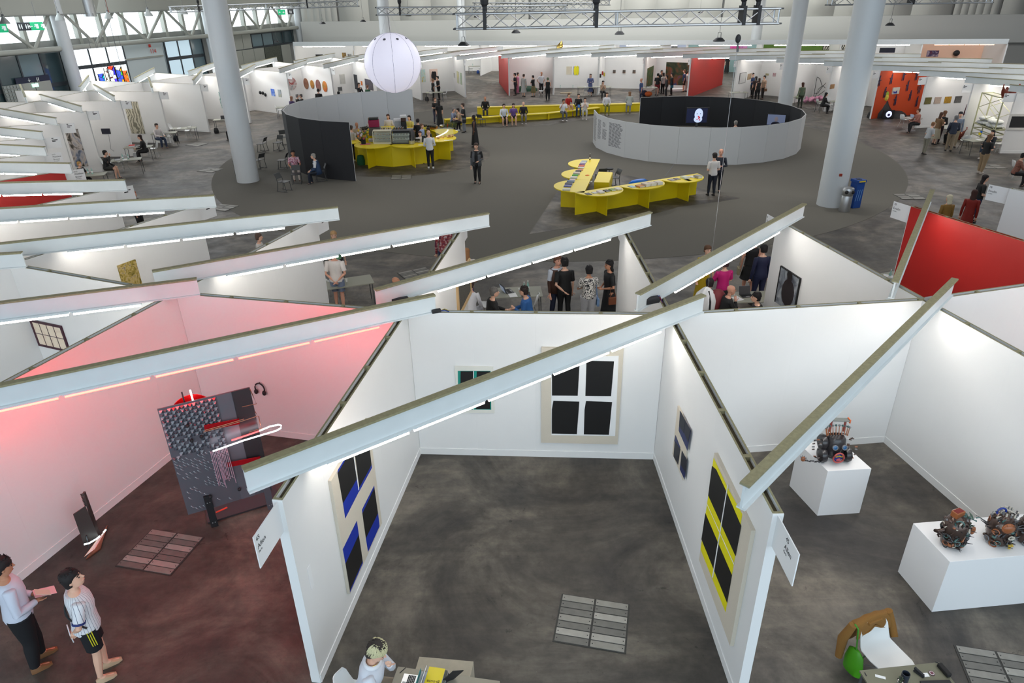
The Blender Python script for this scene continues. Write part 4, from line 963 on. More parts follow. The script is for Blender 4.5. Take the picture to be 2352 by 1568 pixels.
if w_:
 u, z = w_.uz(250, 309); tag(MB().tube([w_.P(u, z, .02), w_.P(u + .1, z - .8, .02), w_.P(u - .05, .3, .03)], .01, 4).build('screen_cable', cm(150, 150, 150), origin=w_.P(u, z, 0)), 'thin cable hanging below the black wall screen', 'cable')
P2((502, 211), (522, 249), [(70, 120, 120), (150, 190, 186), (220, 228, 222)], 'grey-teal wavy textile behind the big left column', kind='wave', scale=3)
for i, (x, y) in enumerate(((599, 212.5), (605, 213.5), (611, 217.5))):
 w_ = hit(x, y); u, z = w_.uz(x, y); tag(MB().sphere(w_.P(u, z, .06), (.1, .08, .13), 10, 8).build('head_sculpture', BLACK, smooth=True, origin=w_.P(u, z, 0)), 'small black head on the wall, %s of three' % ('leftmost', 'middle', 'rightmost')[i], 'sculpture', 'small black wall heads')
P2((622, 203.5), (632.5, 221), [(40, 60, 170), (90, 130, 220), (190, 210, 235)], 'small blue painting left of the red round picture')
P2((638, 205.5), (647.5, 223), [(196, 196, 190), (160, 170, 180), (190, 180, 120)], 'small pale painting just right of the blue one')
for i, (x, y, rx, rz, c) in enumerate(((668, 192, .50, .50, [(120, 30, 30), (150, 40, 36), (190, 190, 190), (40, 44, 60)]), (703.5, 192, .40, .42, [(110, 60, 50), (150, 110, 80)]), (717.5, 193.5, .30, .32, [(190, 140, 50), (150, 90, 50)]), (731.5, 196, .38, .44, [(120, 50, 60), (140, 110, 90)]), (746.5, 198.5, .36, .40, [(60, 120, 60), (200, 120, 40), (190, 60, 50)]))):
 w_ = hit(x, y)
 if w_:
  u, z = w_.uz(x, y); t = thing('round_painting', w_.P(u, z, 0), ('large red and white round painting', 'brown round painting left of the yellow one', 'small yellow and brown round painting', 'reddish brown round painting', 'orange and green round painting, rightmost')[i], 'painting', 'round paintings')
  B_(MB().add([w_.P(u + rx * cos(2 * PI * j / 24), z + rz * sin(2 * PI * j / 24), e) for e in (.001, .04) for j in range(24)], [tuple(range(24)), tuple(range(47, 23, -1))] + [(j, (j + 1) % 24, 24 + (j + 1) % 24, 24 + j) for j in range(24)]), 'disc', artm('disc%d' % i, c, 1.2), t)
P2((779, 171), (793.5, 192), [(176, 176, 172), (196, 196, 190)], 'pale pencil drawing in the booth left of the sphere')
P2((812.5, 170.5), (823.5, 206), [(40, 44, 50), (60, 64, 70)], 'tall dark grey window painting beside the man in a suit')
P2((829, 186), (833, 196), [(220, 120, 30), (190, 90, 30)], 'tiny orange picture by the sphere')
P2((838, 180.5), (858, 208), [(74, 70, 80), (96, 92, 100)], 'grey violet panel partly behind the sphere')
P2((775.5, 200), (786, 208), [(40, 42, 46), (120, 122, 124)], 'small dark photograph below the pencil drawing')
P2((963, 160), (978, 188), [(170, 205, 205), (200, 220, 215), (210, 180, 70)], 'pale turquoise figure painting just right of the sphere')
t_ = P2((986, 159), (1006, 187), cm(222, 196, 184), 'pink painting of two dark figures above the standing man in black')
if t_:
 t, w_, q = t_
 for dx in (-2.2, 2.2): oval(w_, 996.5 + dx, 168, .13, .16, SKD, t); oval(w_, 996.5 + dx, 175, .16, .34, SKD, t)
P2((1042.5, 167), (1045.5, 179), [(170, 170, 168), (200, 200, 198)], 'small sketch at the left of the wall before the aisle'); P2((1049.5, 163), (1055, 192), [(206, 196, 120), (180, 190, 180)], 'yellowish narrow painting on the wall before the aisle'); P2((1056.5, 166), (1061.5, 195), [(150, 180, 150), (190, 200, 180)], 'greenish narrow painting on the wall before the aisle')
P2((1301, 152.5), (1313.5, 171), [(206, 198, 176), (216, 208, 188)], 'cream drawing left of the blue and yellow one')
t_ = P2((1317.5, 152.5), (1330, 171), cm(110, 122, 150), 'blue painting with two yellow figures')
if t_:
 t, w_, q = t_
 for dx in (-2.6, 2.6): oval(w_, 1323.8 + dx, 162, .13, .42, PYEL, t)
for i, x in enumerate((1408, 1430.5, 1453.5)): P2((x, 160.5), (x + 6, 168), [(120, 110, 96), (70, 66, 64), (190, 130, 80)], 'small picture, %s of three in the far booth left of the forest painting' % ('first', 'second', 'third')[i], group='three small pictures', t=.08)
P2((1487, 157), (1498, 194), [(30, 66, 30), (50, 90, 44), (150, 90, 50)], 'green painting seen at an angle left of the forest painting')
P2((1531, 142.5), (1579, 196), [(14, 24, 14), (26, 44, 24), (60, 60, 34), (120, 60, 30), (40, 60, 110)], 'large dark forest painting behind the group of visitors', scale=.9)
P2((1699.5, 169), (1710.5, 189), cm(205, 205, 203), 'white framed sheet in the booth right of the red wall', frame=cm(60, 60, 60), fw=.02); P2((1717.5, 170), (1724.5, 181.5), [(190, 170, 140), (150, 120, 90)], 'small tan picture in the booth right of the red wall')
P2((1759, 168.5), (1765.5, 173.5), [(170, 160, 120), (190, 180, 150)], 'tiny ochre picture left of the third column'); P2((1776, 167.5), (1781.5, 176), [(160, 100, 110), (210, 200, 200)], 'tiny reddish picture beside the third column')
P2((1907.5, 194), (1915, 203), [(150, 110, 70), (170, 130, 90)], 'small brown panel left of the right column'); P2((1983.5, 186), (1991, 196.5), [(196, 192, 178), (180, 176, 160)], 'small cream sheet just right of the right column')
for i, (x, y, c) in enumerate(((2125.5, 224, [(80, 76, 30), (120, 110, 60)]), (2147.5, 223, [(170, 150, 140), (190, 170, 150)]), (2171, 222, [(200, 150, 20), (120, 90, 40)]), (2194.5, 221, [(70, 66, 66), (110, 110, 106)]))):
 P2((x, y), (x + 11, y + 14.5), c, ('olive', 'pinkish grey', 'bright yellow', 'dark grey')[i] + ' small painting in the row of four right of the orange wall', group='row of four small paintings', scale=5)
P2((2323.5, 267), (2352, 293), cm(30, 30, 32), 'framed black photograph cut by the right edge', frame=cm(205, 203, 198), fw=.12)
wo = rwall(27, 'b')
FIG = mat('purple_black_figure', C255(52, 34, 62), .6, noise=.4, nscale=14)
for i, (x, y) in enumerate(((2019, 187), (2047, 182), (2075, 174), (2105, 173), (2084, 198), (2111, 204), (2032, 213), (2090, 220), (2056, 231), (2105, 234))):
 if not hit(x, y) or hit(x, y).d != wo.d: pass
 u, z = wo.uz(x, y); t = thing('wall_figure', wo.P(u, z, 0), 'small dark purple cut-out figure on the orange wall, %s' % ('top left', 'upper left of centre', 'top right of centre', 'top right', 'right of the little canvas', 'beside the right edge at mid height', 'left, below the first one', 'lower right of the canvas', 'lowest in the middle', 'lowest at the right edge')[i], 'figure', 'dark figures on the orange wall')
 mb = MB(); r_ = random.Random(i)
 for (du, dz, ru, rz) in ((0, .22, .07, .09), (0, .02, .09, .17), (r_.uniform(-.12, .12), .08, .12, .035), (-.06, -.2, .035, .13), (.06, -.18, .035, .13), (.02, .33, .04, .05)):
  mb.sphere(wo.P(u + du, z + dz, .03), 1, 8, 6); mb.v[-44:] = mb.v[-44:]
  n0 = len(mb.v) - (8 * 5 + 2)
  for j in range(n0, len(mb.v)):
   q_ = mb.v[j] - wo.P(u + du, z + dz, .03); mb.v[j] = wo.P(u + du, z + dz, .03) + wo.d * (q_.x * ru) + wo.n * (q_.y * .025) + Vector((0, 0, q_.z * rz))
 mb.build('cutout', FIG, t, smooth=True)
t, w_, q = art((2050.5, 201), (2062, 215), cm(200, 196, 186), 'little cream and blue canvas in the middle of the orange wall', w_=wo, t=.08)
polyp(wo, [(2052, 209), (2056, 211), (2061, 207), (2060, 214.5), (2052, 214.5)], cm(30, 44, 130), t, d=.083)
P2((2108, 198), (2114, 207), [(60, 30, 34), (150, 60, 50)], 'small dark picture at the right edge of the orange wall', w_=wo, t=.05)
fp = G(2032, 272) + Vector((0, .5, 0)); t = thing('draped_figure', fp, 'black draped figure with a yellow pineapple-topped mask before the orange wall', 'sculpture')
mb = MB(); mb.rings([[Vector((fp.x + r * cos(a) * (1 + .15 * sin(3 * a)), fp.y + r * .6 * sin(a), z)) for a in [2 * PI * i / 18 for i in range(18)]] for r, z in ((.85, 0.01), (.8, .3), (.5, .6), (.34, .9), (.3, 1.05), (.2, 1.15), (.22, 1.3), (.15, 1.5), (.02, 1.56))]); mb.build('black_cloth', BLACK, t, smooth=True)
mb = MB(); mb.rings([[Vector((fp.x + .9 + r * cos(a), fp.y - .2 + r * .6 * sin(a), z)) for a in [2 * PI * i / 14 for i in range(14)]] for r, z in ((.8, 0.01), (.6, .25), (.3, .42), (.02, .45))]); mb.build('black_cloth', BLACK, t, smooth=True)
MB().sphere(fp + Vector((-.05, -.26, 1.3)), (.14, .05, .2), 14, 10).build('yellow_mask', cm(214, 196, 70), t, smooth=True)
for s in (-.05, .05): MB().sphere(fp + Vector((-.05 + s, -.315, 1.34)), (.02, .012, .02), 8, 6).build('mask_eye', BLACK, t)
MB().sphere(fp + Vector((-.05, -.315, 1.22)), (.035, .012, .025), 8, 6).build('mask_mouth', cm(120, 60, 30), t)
for j in range(5): MB().lathe([(.05, 0), (.03, .1), (.002, .2)], fp + Vector((-.05 + .035 * (j - 2), -.24, 1.48 + .02 * (2 - abs(j - 2)))), 6).build('leaf', cm(150, 170, 50), t)
tv = thing('floor_screen', fp + Vector((.05, -.75, 0)), 'small glowing screen on the floor before the draped figure', 'screen')
q = fp + Vector((.05, -.75, .3)); MB().box(q, (.75, .12, .55)).build('case', BLACK, tv)
MB().lathe([(.17, 0), (.17, .004)], (0, 0, 0), 22); M_ = Matrix.Rotation(PI / 2, 3, 'X')
def disc(c, n, r, m, t, name, th=.006, seg=22):
 M = Vector(n).to_track_quat('Z', 'Y').to_matrix(); B_(MB().rings([[Vector(c) + M @ Vector((r * cos(2 * PI * i / seg), r * sin(2 * PI * i / seg), z)) for i in range(seg)] for z in (0, th)]), name, m, t)
disc(q + Vector((0, -.062, .02)), (0, -1, 0), .2, mat('screen_lilac', (.5, .5, .9), .4, emit=1.3, ecol=(.6, .65, 1.0)), tv, 'bright_disc'); disc(q + Vector((0, -.07, -.02)), (0, -1, 0), .09, mat('screen_dark', (.02, .02, .06), .4, emit=.1, ecol=(.1, .05, .2)), tv, 'dark_disc')
for a, b, c, lab in (((785.5, 121), (796, 133), [(190, 150, 70), (120, 90, 40), (220, 210, 190)], 'gold ornate frame in the far row, left one'), ((798.5, 124), (808, 131), [(90, 90, 90), (200, 200, 200)], 'small grey picture between two gold frames'), ((811, 116), (820, 126), [(200, 160, 80), (140, 110, 50)], 'gold ornate frame in the far row, right one'),
                     ((1542.5, 105.5), (1556, 109.5), [(60, 60, 62), (140, 140, 140)], 'small grey picture edge above the far beams'), ((1677.5, 106), (1699, 111.5), [(200, 50, 140), (230, 90, 170)], 'magenta painting glimpsed above the beams'), ((1700.5, 106), (1716, 111.5), [(150, 50, 140), (220, 150, 200), (120, 30, 110)], 'purple and pink painting next to the magenta one'),
                     ((1890.5, 103), (1923, 114), [(20, 20, 20), (210, 206, 190)], 'black line drawing on the green wall, left one'), ((1931, 103), (1945, 114), [(20, 20, 20), (210, 206, 190)], 'black line drawing on the green wall, beside the right column'),
                     ((2021.5, 109.5), (2031.5, 121), [(16, 20, 34), (20, 24, 40)], 'dark screen on the far wall, narrow one'), ((2034, 109.5), (2054.5, 121), [(14, 14, 34), (20, 20, 44)], 'dark screen on the far wall, wide one'), ((2130, 116), (2154, 130), [(120, 40, 40), (60, 50, 90), (200, 180, 190)], 'colourful tilted painting before the orange lit booth'),
                     ((720, 125), (742, 129), [(30, 30, 34), (50, 50, 54)], 'dark low picture in the far left booth of the row')):
 P2(a, b, c, lab, pool=FARW, scale=1.5, kind='wave' if 'line drawing' in lab else 'noise')
for x, y in ((2195.5, 121.5), (2284, 126)):
 w_ = hit(x, y, FARW)
 if w_:
  u, z = w_.uz(x, y); tag(MB().sphere(w_.P(u, z, .2), (.32, .25, .28), 9, 6).build('wall_sculpture', BLACK, origin=w_.P(u, z, 0)), 'black spiky blob on the orange lit far wall, %s' % ('left one' if x < 2250 else 'right one'), 'sculpture', 'black blobs in the orange booth')
gp = RAY(1287, 103, 66); tag(MB().rings([[gp + Vector((r * cos(a) + .35 * z, r * .7 * sin(a), z)) for a in [2 * PI * i / 10 for i in range(10)]] for r, z in ((.25, -.3), (.32, -.1), (.2, .1), (.03, .35))]).build('gold_shell', mat('gold', (.6, .42, .12), .25, 1.0), smooth=True, origin=gp), 'small golden shell-shaped sculpture above the far beams', 'sculpture')
def sign_board(k, outer, lines, label):
 r_ = R_OUT if outer else R_IN; s = 1 if outer else -1
 a = PP(r_ + s * .01, k + WK); b = PP(r_ + s * .58, k + WK); d = (b - a).normalized(); n = Vector((-d.y, d.x, 0))
 t = thing('booth_sign', (a + b) / 2 + Vector((0, 0, 2.77)), label, 'sign')
 B_(MB().prism([(a - n * .006).xy, (b - n * .006).xy, (b + n * .006).xy, (a + n * .006).xy], 2.56, 2.985), 'board', PAPER, t)
 for side in (1, -1):
  nn = n * side; rdv = d if nn.dot(Vector((d.y, -d.x, 0))) > 0 else -d
  x0 = b - d * .30 if rdv.dot(d) > 0 else b - d * .03
  if rdv.dot(d) > 0: x0 = b - d * .30
  if lines:
   for (txt, z, sz) in lines:
    wtext(txt, Vector((x0.x, x0.y, z)), rdv, sz, mat('sign_print', (.03, .03, .035), .6), t, 'lettering', .0075, .0005, 'LEFT')
  else:
   mb = MB()
   for z, L_ in ((2.93, .07), (2.86, .2), (2.81, .12)):
    p = x0 + nn * .0075 + Vector((0, 0, z)); mb.quad(p, p + rdv * L_, p + rdv * L_ + Vector((0, 0, .03)), p + Vector((0, 0, .03)))
   mb.build('lettering', mat('sign_print', (0, 0, 0)), t)
SL = {0: 'middle booth'}
for k in range(39):
 lines = {37: [('78', 2.92, .075), ('Emalin', 2.82, .085), ('London', 2.75, .04)], 36: [('78', 2.92, .075), ('Emalin', 2.82, .085), ('London', 2.75, .04)], 38: [('9', 2.92, .07), ('Chica', 2.83, .07)],
             5: [('H15', 2.92, .06), ('Matthew', 2.84, .075), ('Brown', 2.75, .075), ('Los Angeles', 2.69, .035)], 6: [('H15', 2.92, .06), ('Matthew', 2.84, .075), ('Brown', 2.75, .075), ('Los Angeles', 2.69, .035)]}.get(k)
 nm = {37: 'white sign reading 78 Emalin at the left end of the red wall', 36: 'white sign reading 78 Emalin on the white wall beyond the red one', 38: 'white sign half hidden by the beam end at upper right of centre'}.get(k)
 if 32 <= k <= 35: continue
 lab = nm or 'white sign on a wall end, ' + ord_label(k)
 sign_board(k, False, lines, lab)
for k in (0, 1): sign_board(k, True, [('45', 2.92, .075), ('Allen', 2.82, .085), ('Paris', 2.755, .04)], 'white sign reading 45 Allen on the %s wall end of the middle booth' % ('right' if k == 0 else 'left'))
SK = {'l': C255(226, 178, 152), 'm': C255(190, 134, 104), 'd': C255(96, 62, 46), 'r': C255(214, 158, 134)}
def ell(c, rx, ry, n=14, fwd=0.0): return [Vector((c[0] + rx * cos(2 * PI * i / n), c[1] + ry * sin(2 * PI * i / n), c[2] + fwd * cos(2 * PI * i / n))) for i in range(n)]
ARMS = {'down': ((.0, .03, -.185), (.03, .035, -.345)), 'front': ((-.01, .045, -.18), (.105, -.055, -.215)), 'phone': ((.02, .035, -.175), (.15, -.045, -.13)), 'back': ((-.05, .045, -.165), (-.085, -.075, -.275)),
  'cross': ((.05, .05, -.165), (.13, -.09, -.155)), 'table': ((.07, .05, -.16), (.21, -.03, -.19)), 'chin': ((.1, .01, -.165), (.11, -.075, -.03)), 'hip': ((-.05, .11, -.15), (-.02, .03, -.27)), 'lap': ((.03, .05, -.18), (.17, -.02, -.25)), 'drink': ((.08, .06, -.14), (.13, -.04, .06))}
def person(pos, H=1.72, face=0.0, pose='stand', arms='down', top=(200, 200, 200), bot=(30, 30, 34), hair=(40, 30, 26), skin='l', label='', det=0, long=0, dress=None, sleeve=1, legs='long', shoes=(30, 28, 28), seat=.46,
           turn=0.0, tilt=0.0, lean=None, stripe=None, topmat=None, botmat=None, bald=False, group=None, extra=None, legx=.03, arml=None, armr=None, cap=None, headpitch=0.0):
 t = thing('person', pos, label, 'person', group, rz=math.radians(face)); k = H
 skm = mat('skin_%s' % skin, SK[skin], .55); 
 sit = pose == 'sit'; hz = (seat + .09) if sit else .515 * k
 ln_ = math.radians(lean if lean is not None else (9 if sit else 2))
 L = lambda x, y, z: Vector((x, y, z))
 def T(x, y, z):
  return L(x * cos(ln_) + (z) * sin(ln_), y, hz + z * cos(ln_) - x * sin(ln_))
 tl = .305 * k
 rings_t = [(.0, .0, .078, .098), (.06, .005, .074, .092), (.16, .005, .066, .080), (.27, .008, .070, .088), (.42, .012, .072, .103), (.60, .008, .073, .112)]
 tr = [(-.06, .0, .070, .090), (.0, 0, .076, .098), (.2, .002, .070, .090), (.42, .006, .066, .083), (.62, .010, .071, .096), (.82, .006, .070, .108), (.95, .0, .058, .104), (1.03, -.004, .040, .060), (1.1, 0, .032, .034)]
 def torso(mb, g=0.0, i0=0, i1=9, flare=0):
  rg = []
  for i, (f, x, rx, ry) in enumerate(tr[i0:i1]):
   c = T(x * k, 0, f * tl); gg = g + (flare * (1 - i / 3) if i < 3 else 0)
   rg.append([c + L(cos(a) * (rx * k + gg) * cos(ln_), sin(a) * (ry * k + gg), -cos(a) * (rx * k + gg) * sin(ln_)) for a in [2 * PI * j / 16 for j in range(16)]])
  mb.rings(rg)
 nk = T(0, 0, 1.06 * tl); hc = T(.012 * k, 0, 1.06 * tl + .105 * k) 
 hd = Matrix.Rotation(math.radians(turn), 3, 'Z') @ Matrix.Rotation(math.radians(headpitch), 3, 'Y')
 J = {}
 for s in (1, -1):
  a = ARMS[(arml if s > 0 else armr) or arms]; sh = T(0, s * .105 * k, .93 * tl)
  J[s] = (sh, sh + L(a[0][0], s * a[0][1], a[0][2]) * k, sh + L(a[1][0], s * a[1][1], a[1][2]) * k)
 LG = {}
 for s in (1, -1):
  hp = L(0, s * .052 * k, hz)
  if sit:
   kn = L(.245 * k, s * .075 * k, seat + .065); an = L(.235 * k + s * legx * k, s * .07 * k, .055)
   if pose == 'sit' and seat > .6: pass
  else:
   kn = L(.012 * k + s * legx * .5 * k, s * .055 * k, .28 * k); an = L(-.01 * k + s * legx * k, s * .06 * k, .052 * k)
  LG[s] = (hp, kn, an)
 def leg(mb, s, g, z_to=1.0, r=1.0, n=10):
  hp, kn, an = LG[s]
  p = [hp + (hp - kn).normalized() * .02, hp.lerp(kn, .35), kn.lerp(hp, .08), kn.lerp(an, .06), kn.lerp(an, .32), an]; rr = [.055 * k, .048 * k, .033 * k, .031 * k, .032 * k, .019 * k]
  if z_to < 1:
   p = [p[0], hp.lerp(kn, .35), hp.lerp(kn, z_to)]; rr = [.055 * k, .05 * k, .046 * k]
  mb.tube(p, [a_ * r + g for a_ in rr], n)
 def arm(mb, s, g, upto=1.0, n=9):
  sh, el, wr = J[s]; p = [sh, sh.lerp(el, .5), el, el.lerp(wr, .35), wr]; rr = [.031 * k, .026 * k, .021 * k, .0205 * k, .0135 * k]; gs = .006 if g else 0
  if upto < .6: p, rr = p[:2] + [sh.lerp(el, .78)], [rr[0] * 1.1, rr[1] * 1.15, rr[1] * 1.15]
  elif upto < .99: p, rr = p[:4], rr[:4]
  if g: p = [sh + (sh - el).normalized() * .03, sh + (sh - el).normalized() * .014] + p; rr = [rr[0] * .45, rr[0] * .95] + rr; rr[2] += .004
  mb.tube(p, [a_ + g for a_ in rr], n)
 # ---- body: one continuous remeshed figure
 b = MB(); torso(b)
 b.tube([nk - L(0, 0, .03), nk.lerp(hc, .55)], .030 * k, 10)
 def HP(x, y, z): return hc + hd @ L(x * k, y * k, z * k)
 n0 = 22 if det == 2 else (16 if det else 12)
 prof = [(-.068, .012, .018, .020), (-.058, .016, .036, .034), (-.035, .010, .050, .041), (0, .002, .058, .046), (.03, -.004, .060, .048), (.055, -.008, .050, .042), (.070, -.010, .026, .024)]
 b.rings([[HP(x + rx * cos(a), ry * sin(a), z) for a in [2 * PI * j / n0 for j in range(n0)]] for z, x, rx, ry in prof])
 b.tube([HP(.055, 0, .012), HP(.072, 0, -.014), HP(.060, 0, -.02)], [.006 * k, .0085 * k, .006 * k], 6)
 for s in (1, -1): b.sphere(HP(-.002, s * .048, -.004), (.012 * k, .006 * k, .018 * k), 8, 6)
 if det: 
  b.tube([HP(.058, -.014, -.036), HP(.062, 0, -.036), HP(.058, .014, -.036)], .0045 * k, 6)
 for s in (1, -1):
  arm(b, s, 0.0); sh, el, wr = J[s]; d = (wr - el).normalized()
  side = d.cross(L(0, 0, 1)); side = side.normalized() if side.length > .1 else L(0, 1, 0)
  pc = wr + d * .026 * k; curl = -d.cross(side).normalized() * .3 if abs(d.z) < .9 else L(.5, 0, 0)
  b.tube([wr, pc, wr + d * .048 * k], [.014 * k, .018 * k, .016 * k], 8)
  if det:
   for j, (o_, l_) in enumerate(((-.018, .036), (-.0065, .044), (.0055, .042), (.017, .033))):
    p0 = wr + d * .044 * k + side * o_ * k
    b.tube([p0, p0 + (d + curl * .3) * l_ * .55 * k, p0 + (d + curl * 1.2) * l_ * k], [.0056 * k, .005 * k, .0042 * k], 6)
   p0 = wr + d * .016 * k - side * .015 * k * s
   b.tube([p0, p0 + (d * .6 - side * s * .8) * .022 * k, p0 + (d * 1.2 - side * s * .8) * .036 * k], [.0068 * k, .006 * k, .005 * k], 6)
  leg(b, s, 0.0)
  hp, kn, an = LG[s]; b.tube([an, an + L(.03 * k, 0, -.03 * k), an + L(.085 * k, 0, -.04 * k)], [.02 * k, .022 * k, .013 * k], 8)
 body = b.build('body', skm, t, smooth=True)
 rm = body.modifiers.new('skin_surface', 'REMESH'); rm.mode = 'VOXEL'; rm.voxel_size = (.026, .013, .0062)[det]; rm.use_smooth_shade = True
 if det == 2: sm = body.modifiers.new('smooth', 'SMOOTH'); sm.iterations = 3; sm.factor = .4
 # ---- eyes, brows, mouth
 if det:
  mb = MB()
  for s in (1, -1): mb.sphere(HP(.050, s * .019, .006), (.008 * k, .007 * k, .0055 * k), 8, 6)
  mb.build('eyes', mat('eye_dark', (.02, .015, .012), .2), t)
  mb = MB()
  for s in (1, -1): mb.tube([HP(.054, s * .010, .019), HP(.0535, s * .021, .0215), HP(.047, s * .031, .018)], .0024 * k, 5)
  mb.build('eyebrows', mat('brow', C255(*hair), .8), t)
  MB().tube([HP(.0585, -.013, -.0355), HP(.0635, 0, -.0355), HP(.0585, .013, -.0355)], .0032 * k, 6).build('mouth', mat('lips', C255(150, 80, 74), .5), t)
 # ---- hair
 hm = mat('hair_%d_%d_%d' % hair, C255(*hair), .75, noise=.25, nscale=30)
 if not bald:
  mb = MB(); g = .007
  hp_ = [(-.040, -.030, .034, .046), (-.015, -.024, .043, .051), (.012, -.016, .052, .054), (.034, -.006, .064, .055), (.058, -.009, .058, .048), (.078, -.012, .030, .028)]
  if long: hp_ = [(-.17 if long > 1 else -.10, -.052, .022, .046), (-.07, -.045, .032, .050)] + hp_
  mb.rings([[HP(x + rx * cos(a) * (1 + .05 * sin(5 * a + z * 90)), (ry + .004) * sin(a) * (1 + .05 * sin(4 * a + z * 60)), z) for a in [2 * PI * j / 18 for j in range(18)]] for z, x, rx, ry in hp_])
  if det == 2:
   r_ = random.Random(len(label))
   for j in range(170):
    a = r_.uniform(-PI, PI); z = r_.uniform(.02, .08); rr = .06 * math.sqrt(max(.05, 1 - ((z - .01) / .085) ** 2))
    p = HP(-.008 + rr * cos(a), rr * .86 * sin(a), z); q_ = HP(-.008 + (rr + .010) * cos(a + .2), (rr + .008) * .86 * sin(a + .2), z - .012 + r_.uniform(0, .02))
    mb.tube([p, q_], [.0055 * k, .0012 * k], 5)
  mb.build('hair', hm, t, smooth=True)
 if cap:
  mb = MB(); mb.rings([[HP(-.004 + rx * cos(a), ry * sin(a), z) for a in [2 * PI * j / 16 for j in range(16)]] for z, rx, ry in ((.028, .064, .054), (.055, .060, .051), (.076, .036, .032), (.082, .01, .01))])
  mb.rings([[HP(x, y * u, .03) for u in (-1, 1)] + [HP(x, y * u, .036) for u in (1, -1)] for x, y in ((.04, .04), (.085, .032), (.10, .014))]); mb.build('cap', cm(*cap), t, smooth=True)
 # ---- clothes
 tm = topmat or cm(*top, noise=.06, nscale=14); bm_ = botmat or cm(*bot, noise=.08, nscale=14)
 mb = MB(); torso(mb, .012 + (.012 if det == 2 and not dress else 0), 0, 8, 0 if dress else .010)
 for s in (1, -1):
  if sleeve: arm(mb, s, .010 + (.006 if det == 2 else 0), {1: .5, 2: 1.0, 3: .8}[sleeve])
 mb.build('shirt' if not dress else 'bodice', tm, t, smooth=True)
 if dress:
  mb = MB(); z1 = hz + .02; z0 = {'long': .07 * k, 'knee': .30 * k, 'mid': .2 * k}[dress]
  if sit:
   for s in (1, -1): leg(mb, s, .02, 1.0 if dress == 'long' else .98)
  else:
   mb.rings([ell((0, 0, z1 - (z1 - z0) * f + 0), (.085 + .05 * f) * k, (.100 + .045 * f) * k, 18) for f in (0, .25, .5, .75, 1.0)])
  mb.build('skirt', bm_, t, smooth=True)
 elif legs != 'none':
  mb = MB(); c0 = L(0, 0, hz)
  mb.rings([ell((0, 0, hz - .05 * k), .070 * k, .092 * k, 16), ell((0, 0, hz), .084 * k, .107 * k, 16), ell(tuple(T(0, 0, .1 * tl)), .078 * k, .1 * k, 16)])
  for s in (1, -1): leg(mb, s, .012 if legs == 'long' else .016, {'long': 1.0, 'shorts': .78, 'wide': 1.0}[legs], 1.3 if legs == 'wide' else 1.06)
  mb.build('trousers' if legs != 'shorts' else 'shorts', bm_, t, smooth=True)
 for s in (1, -1):
  an = LG[s][2]; mb = MB()
  mb.rings([[an + L(x * k, y * w_ * k, z * k) for (y, z) in ((-1, -.052), (1, -.052), (.95, -.052 + h_), (.4, -.052 + h_ * 1.25), (-.4, -.052 + h_ * 1.25), (-.95, -.052 + h_))] for x, w_, h_ in ((-.034, .016, .026), (-.01, .022, .042), (.03, .024, .036), (.07, .026, .022), (.10, .014, .014))])
  mb.build('shoe', cm(*shoes), t, smooth=True)
 if extra: extra(t, HP, J, T, k)
 for c in t.children:
  for v in c.data.vertices: v.co += Vector(pos)
 return t
def bag(col, dy=.16, z=-.55, strap=True):
 def f(t, HP, J, T, k):
  p = J[1][0] + Vector((0, dy * .6, -.42 * k * .9)) if dy > 0 else J[-1][0] + Vector((0, dy * .6, -.42 * k * .9))
  MB().box(p, (.24, .07, .2)).build('bag', cm(*col), t, bevel=.01)
  if strap: MB().tube([p + Vector((.08, 0, .1)), J[1 if dy > 0 else -1][0] + Vector((.02, 0, .03)), p + Vector((-.08, 0, .1))], .009, 5).build('bag_strap', cm(*col), t)
 return f
def hold(col, size=(.02, .15, .21), emit=0):
 def f(t, HP, J, T, k):
  p = (J[1][2] + J[-1][2]) / 2 + Vector((.07, 0, .02)); M = Matrix.Rotation(-.6, 3, 'Y')
  MB().box(p, size, M=M).build('held_sheet', cm(*col), t)
 return f
def blazer(col):
 def f(t, HP, J, T, k):
  mb = MB()
  for s in (1, -1):
   pts = []
   for z, rx in ((-.2, .085), (.2, .08), (.6, .082), (1.0, .06)):
    pts.append([T((rx + .012) * cos(a) * k, s * (rx + .04) * sin(a) * k, z * .305 * k) for a in [.35 + (PI - .35) * j / 8 for j in range(9)]])
   n0 = len(mb.v)
   for r_ in pts: mb.v += r_
   for i in range(3):
    for j in range(8): mb.f.append((n0 + i * 9 + j, n0 + i * 9 + j + 1, n0 + (i + 1) * 9 + j + 1, n0 + (i + 1) * 9 + j)); mb.m.append(0)
  o = mb.build('jacket', cm(*col), t, smooth=True); s_ = o.modifiers.new('solid', 'SOLIDIFY'); s_.thickness = .01
  mb = MB()
  for s in (1, -1): 
   sh, el, wr = J[s]; mb.tube([sh, sh.lerp(el, .5), el, wr.lerp(el, .1)], [.036 * k, .032 * k, .028 * k, .021 * k], 9)
  mb.build('jacket_sleeves', cm(*col), t, smooth=True)
 return f
def F(px, py): return G(px, py, 0)
def Hd(px, py, H): p = G(px, py, H); return Vector((p.x, p.y, 0))
FL = 0.007
def stand(px, py, face, label, H=1.72, z=0.0, head=False, **k):
 p = Hd(px, py, H * 1.0) if head else F(px, py); p.z = z; return person(p, H, face, label=label, **k)
def seated(px, py, face, label, H=1.72, seat=.46, **k):
 """placed by the top of the head; seated head height is seat + .80"""
 zt = seat + .09 + .305 * H * math.cos(.15) * 1.06 + .18 * H
 p = G(px, py, zt); c = math.radians(face); p = Vector((p.x, p.y, 0)) - Vector((cos(c), sin(c), 0)) * .08
 k.setdefault('arms', 'lap'); return person(p, H, face, 'sit', label=label, seat=seat, **k)
BK = (18, 18, 20); WH = (222, 222, 222)
